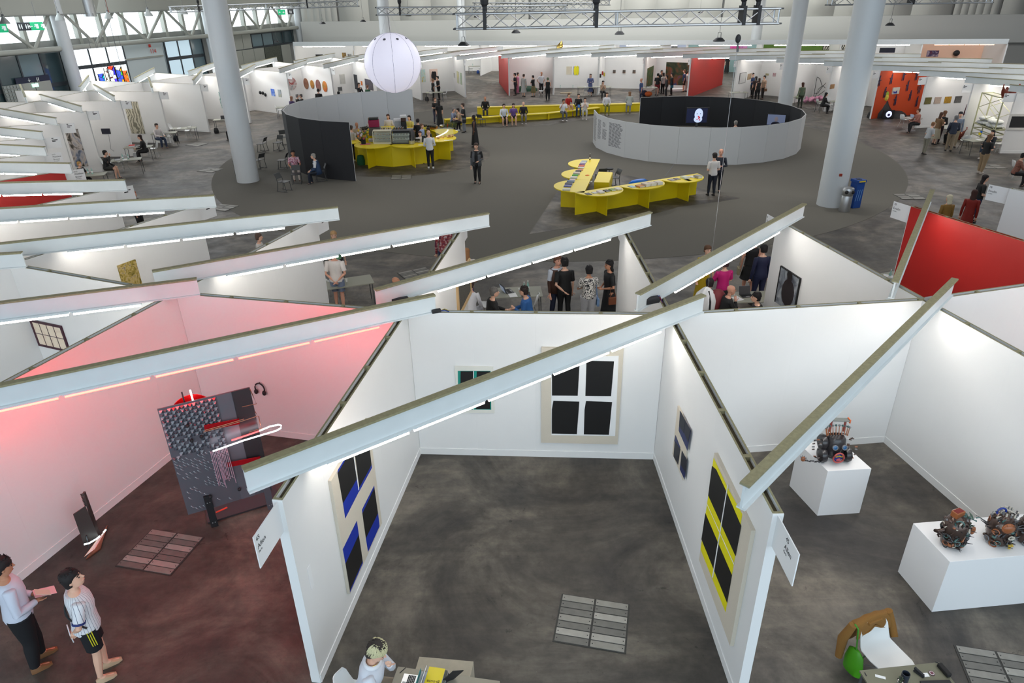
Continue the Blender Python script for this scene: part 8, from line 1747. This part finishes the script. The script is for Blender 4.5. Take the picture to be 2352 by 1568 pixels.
MB().box((q.x + .01, q.y - .03, zz - .09), (.35, .012, .22), .02).build('lid', BLACK, t, bevel=.004); MB().box((q.x + .01, q.y - .039, zz - .09), (.33, .004, .195), .02).build('display', mat('laptop_blue', (.2, .26, .34), .2, emit=.18, ecol=(.4, .5, .7)), t); MB().box((q.x + .01, q.y - .16, zt + .012), (.35, .24, .016), .02).build('keyboard_base', BLACK, t, bevel=.003)
q = dk_at(2140, 1547); q = G(2140, 1546, zt); t = thing('badge', q, 'round maroon and white badge on the olive desk', 'badge'); MB().lathe([(.034, 0), (.034, .006)], q, 24).build('badge_rim', cm(90, 60, 70), t); MB().lathe([(.027, .006), (.027, .008)], q, 24).build('badge_ring', cm(200, 190, 190), t); MB().lathe([(.018, .008), (.018, .010)], q, 20).build('badge_centre', cm(110, 60, 74), t)
a_, b_ = G(2155, 1528, zt), G(2180, 1556, zt); t = thing('black_case', (a_ + b_) / 2, 'long black pencil case on the right of the olive desk', 'case'); dd = (b_ - a_).normalized(); MB().box((a_ + b_) / 2 + V((0, 0, .028)), ((b_ - a_).length, .06, .055), math.atan2(dd.y, dd.x)).build('case_body', cm(20, 18, 18), t, bevel=.012); MB().tube([a_ + V((0, 0, .04)), a_ + V((-.04, .01, .05))], .006, 6).build('zip_pull', BLACK, t)
q = G(2110, 1548, zt); t = thing('stapler', q, 'small black stapler beside the laptop on the olive desk', 'stapler'); MB().box(q + V((0, 0, .012)), (.03, .12, .02), .6).build('base', BLACK, t, bevel=.004); MB().box(q + V((0, .005, .04)), (.028, .12, .02), M=Matrix.Rotation(.6, 3, 'Z') @ Matrix.Rotation(.2, 3, 'X')).build('arm', BLACK, t, bevel=.004)
q = G(2124, 1550, zt); tag(MB().box(q + V((0, 0, .003)), (.09, .05, .004), .05).build('note_pad', PAPER, origin=q), 'small white note pad beside the round badge', 'paper')
fa = -70.0; dd = Vector((cos(math.radians(fa)), sin(math.radians(fa)), 0)); cpos = Vector((4.60, 5.86, 0))
ch = put('shell', shell_chair_maker(), cpos, fa, 'white shell chair with a brown coat over its back, lower right', 'chair', 'shell chairs in the booths'); ch.scale = (1.14, 1.14, 1.02)
f_ = dd.normalized(); s_ = Vector((-f_.y, f_.x, 0)); bc = cpos - f_ * .31
BRW = mat('brown_wool', C255(126, 88, 38), .95, noise=.15, nscale=80); t = thing('coat', bc + V((0, 0, .3)), 'brown wool coat draped over the back of the white chair', 'coat')
mb = MB(); rg = []
for k_ in range(11):
 u = -1 + k_ / 5; w_ = .27
 prof = [(-.13 - .02 * abs(u), .22 + .1 * (1 - u * u)), (-.115, .5), (-.09, .72), (-.05, .845 - .06 * u * u), (.01, .87 - .07 * u * u), (.05, .83 - .05 * u * u), (.075, .70 - .10 * abs(u)), (.08, .62 + .16 * (1 - abs(u)) ** 2)]
 rg.append([bc + f_ * (x + .012 * sin(k_ * 2.1 + j)) + s_ * (u * w_ * (1.12 - .2 * (z - .2))) + V((0, 0, z)) for j, (x, z) in enumerate(prof)])
mb.rings(rg, 0, False); mb.f = [f for f in mb.f if not (f[0] % 8 == 7)]; mb.m = [0] * len(mb.f)
o = mb.build('coat_body', BRW, t, smooth=True); sm = o.modifiers.new('solid', 'SOLIDIFY'); sm.thickness = .022; sm.offset = 0; ss = o.modifiers.new('sub', 'SUBSURF'); ss.levels = ss.render_levels = 2
o = MB().tube([bc - s_ * .30 + V((0, 0, .80)), bc - s_ * .36 - f_ * .04 + V((0, 0, .55)), bc - s_ * .37 - f_ * .02 + V((0, 0, .24))], [.05, .062, .045], 12).build('sleeve', BRW, t, smooth=True)
MB().tube([bc + s_ * .27 + V((0, 0, .82)), bc + s_ * .33 + f_ * .05 + V((0, 0, .60)), bc + s_ * .30 + f_ * .16 + V((0, 0, .50))], [.05, .058, .045], 12).build('sleeve', BRW, t, smooth=True)
MB().box(bc + f_ * .055 + V((0, 0, .80)), (.05, .22, .05), math.radians(fa)).build('collar', BRW, t, bevel=.015)
gq = bc - s_ * .27 + f_ * .12; t = thing('green_tote', gq + V((0, 0, .1)), 'bright green bag hanging from the chair under the coat', 'bag')
mb = MB(); mb.rings([[gq + s_ * (ry * sin(a)) + f_ * (rx * cos(a) * (1 + .1 * sin(3 * a))) + V((0, 0, z)) for a in [2 * PI * i / 18 for i in range(18)]] for z, rx, ry in ((.06, .04, .02), (.09, .13, .05), (.25, .14, .055), (.42, .11, .04), (.47, .05, .02))]); mb.build('bag_body', cm(70, 150, 20, .45), t, smooth=True); MB().tube([gq + V((0, 0, .44)), gq - f_ * .06 + V((0, 0, .78)), gq - f_ * .12 + V((0, 0, .8))], .012, 6).build('strap', cm(60, 130, 30), t)
s0, s1, s2 = G(963, 1507, .46), G(1088, 1518, .46), G(950, 1550, .46); e = s2 - s0; e *= 1.25
t = thing('stone_bench', (s0 + s1) / 2 + e * .5 - V((0, 0, .46)), 'pale stone-like bench block behind the bottom centre desk', 'bench')
STN = mat('pale_concrete', C255(176, 168, 150), .8, noise=.12, nscale=14, bump=.3)
MB().prism([q.xy for q in (s0, s1, s1 + e, s0 + e)][::-1], .41, .46).build('seat_slab', STN, t, bevel=.006)
for q in (s0, s1): 
 dd_ = (s1 - s0).normalized() * (.03 if q is s0 else -.03); MB().prism([x.xy for x in (q, q + dd_, q + e + dd_, q + e)][:: (-1 if q is s0 else 1)], 0, .41).build('side_slab', STN, t)
k0, k1 = G(914, 1530, .73), G(1096, 1556, .73); d = (k1 - k0).normalized(); n = V((d.y, -d.x, 0)); k1 = k0 + d * 1.25
t = thing('desk', (k0 + k1) / 2 + n * .35 - V((0, 0, .73)), 'grey-olive desk at the bottom centre with laptop and yellow book', 'table')
cs_ = [k0, k1, k1 + n * .72, k0 + n * .72]; MB().prism([q.xy for q in cs_][::-1], .705, .73).build('table_top', mat('desk_greyolive', C255(150, 142, 126), .5), t, bevel=.002)
for q in cs_: q2 = q * .93 + ((k0 + k1) / 2 + n * .36) * .07; MB().tube([(q2.x, q2.y, .705), (q2.x, q2.y, 0)], .016, 8).build('leg', DGREY, t)
q = G(933, 1560, zt); lt = put('tk_laptop_s', mk_laptop(False), q + V((.05, -.10, 0)), math.degrees(math.atan2(d.y, d.x)), 'silver laptop open in front of the person with bleached hair', 'laptop')
q = G(1000, 1556, zt + .09); q.z = zt; YB = cm(226, 206, 30, .4); bdg = math.degrees(math.atan2(d.y, d.x))
t = thing('book_stack', q + V((.0, -.0, 0)), 'dark binder and grey books under the yellow book, bottom centre desk', 'books'); M = Matrix.Rotation(math.radians(bdg), 3, 'Z')
for i, (w__, l__, h__, c__) in enumerate(((.24, .32, .03, (60, 64, 66)), (.23, .31, .03, (170, 172, 168)), (.22, .30, .025, (96, 100, 92)))): MB().box(q + V((0, -.03, .016 + i * .03)), (w__, l__, h__), math.radians(bdg)).build('book_block', cm(*c__), t, bevel=.003)
p = q + V((-.01, -.03, .092)); t = thing('yellow_book', p, 'yellow book with the word Bronze on its cover, bottom centre desk', 'book')
MB().box(p + V((0, 0, .014)), (.19, .28, .026), math.radians(bdg)).build('pages', PAPER, t); MB().box(p + V((0, 0, .029)), (.196, .286, .005), math.radians(bdg)).build('cover', YB, t, bevel=.002)
cu = wtext('Bronze', p + M @ V((0, -.04, 0)) + V((0, 0, .033)), -(M @ V((1, 0, 0))), .052, mat('sign_print', (0, 0, 0)), t, 'lettering', 0, .0004, 'CENTER', up=V((0, 1, 0)))
q = G(975, 1560, zt); t = thing('acrylic_box', q + V((.0, -.04, 0)), 'clear box with a teal rim beside the laptop, bottom centre desk', 'box'); TE = cm(50, 140, 140, .4)
for s in (-.06, .06): MB().box(q + V((s, -.04, .06)), (.006, .2, .12), math.radians(bdg)).build('rim', TE, t)
MB().box(q + V((0, -.04, .03)), (.12, .2, .05), math.radians(bdg)).build('content', cm(190, 190, 190), t)
q = G(1034, 1562, zt); t = thing('black_tablet', q, 'black tablet leaning up beside the yellow book', 'tablet'); MB().box(q + V((.03, -.02, .1)), (.17, .012, .24), M=Matrix.Rotation(.7, 3, 'Y') @ Matrix.Rotation(.5, 3, 'Z')).build('tablet', BLACK, t, bevel=.004)
a_ = G(918, 1546, zt); tag(MB().tube([a_ + V((0, 0, .006)), a_ + V((.06, .07, .006))], .005, 6).build('pen', BLACK, origin=a_), 'black pen lying at the left end of the bottom centre desk', 'pen')
ch = put('shell', shell_chair_maker(), V((pc.x - .20, pc.y + .0, 0)), -4, 'white shell chair under the person with bleached hair', 'chair', 'shell chairs in the booths')
for px, py, lab in ((1497, 693, 'black projector with blue cables on the wall corner, middle'), (1002, 711, 'small black device on the wall corner beside the beam end'), (918, 684, 'black strip of connectors lying on the wall top behind the beam'), (2136, 683, 'grey junction box on the wall corner at the right')):
 q = G(px, py, 3.06); t = thing('cable_device', V((q.x, q.y, 3.005)), lab, 'device'); q.z = 3.006
 if px == 1497:
  MB().tube([q + V((-.12, -.03, .08)), q + V((.12, .06, .08))], .07, 14).build('body', BLACK, t, smooth=50); MB().tube([q + V((-.13, -.035, .08)), q + V((-.12, -.03, .08))], .04, 12).build('lens', cm(180, 180, 180), t)
  for i in range(9): MB().tube([q + V((.05 + .02 * rnd.random(), .05, .03)), q + V((.1 + .05 * rnd.random(), .08 * rnd.random(), .12 + .04 * rnd.random())), q + V((.2, .02 + .05 * rnd.random(), .02))], .006, 5).build('cable', cm(*[(20, 60, 150), (150, 30, 30), (40, 40, 44)][i % 3]), t, smooth=True)
 else:
  MB().box(q + V((0, 0, .03)), (.16 if px != 918 else .3, .08, .06), .3).build('body', cm(150, 150, 150) if px == 2136 else BLACK, t, bevel=.008)
  for i in range(3): MB().tube([q + V((.05, 0, .03)), q + V((.14, .03 * i, .04)), q + V((.22, .02 * i, .01))], .006, 5).build('cable', cm(*[(20, 60, 150), (40, 40, 44), (190, 170, 60)][i]), t, smooth=True)
q = PP(28.35, 38.26 + .04); t = thing('beam_post', V((q.x, q.y, 0)), 'white post under the near end of the beam seen end-on, right', 'post'); MB().box((q.x, q.y, 1.5 + .0), (.07, .07, 3.0)).build('post', BEAMW, t)
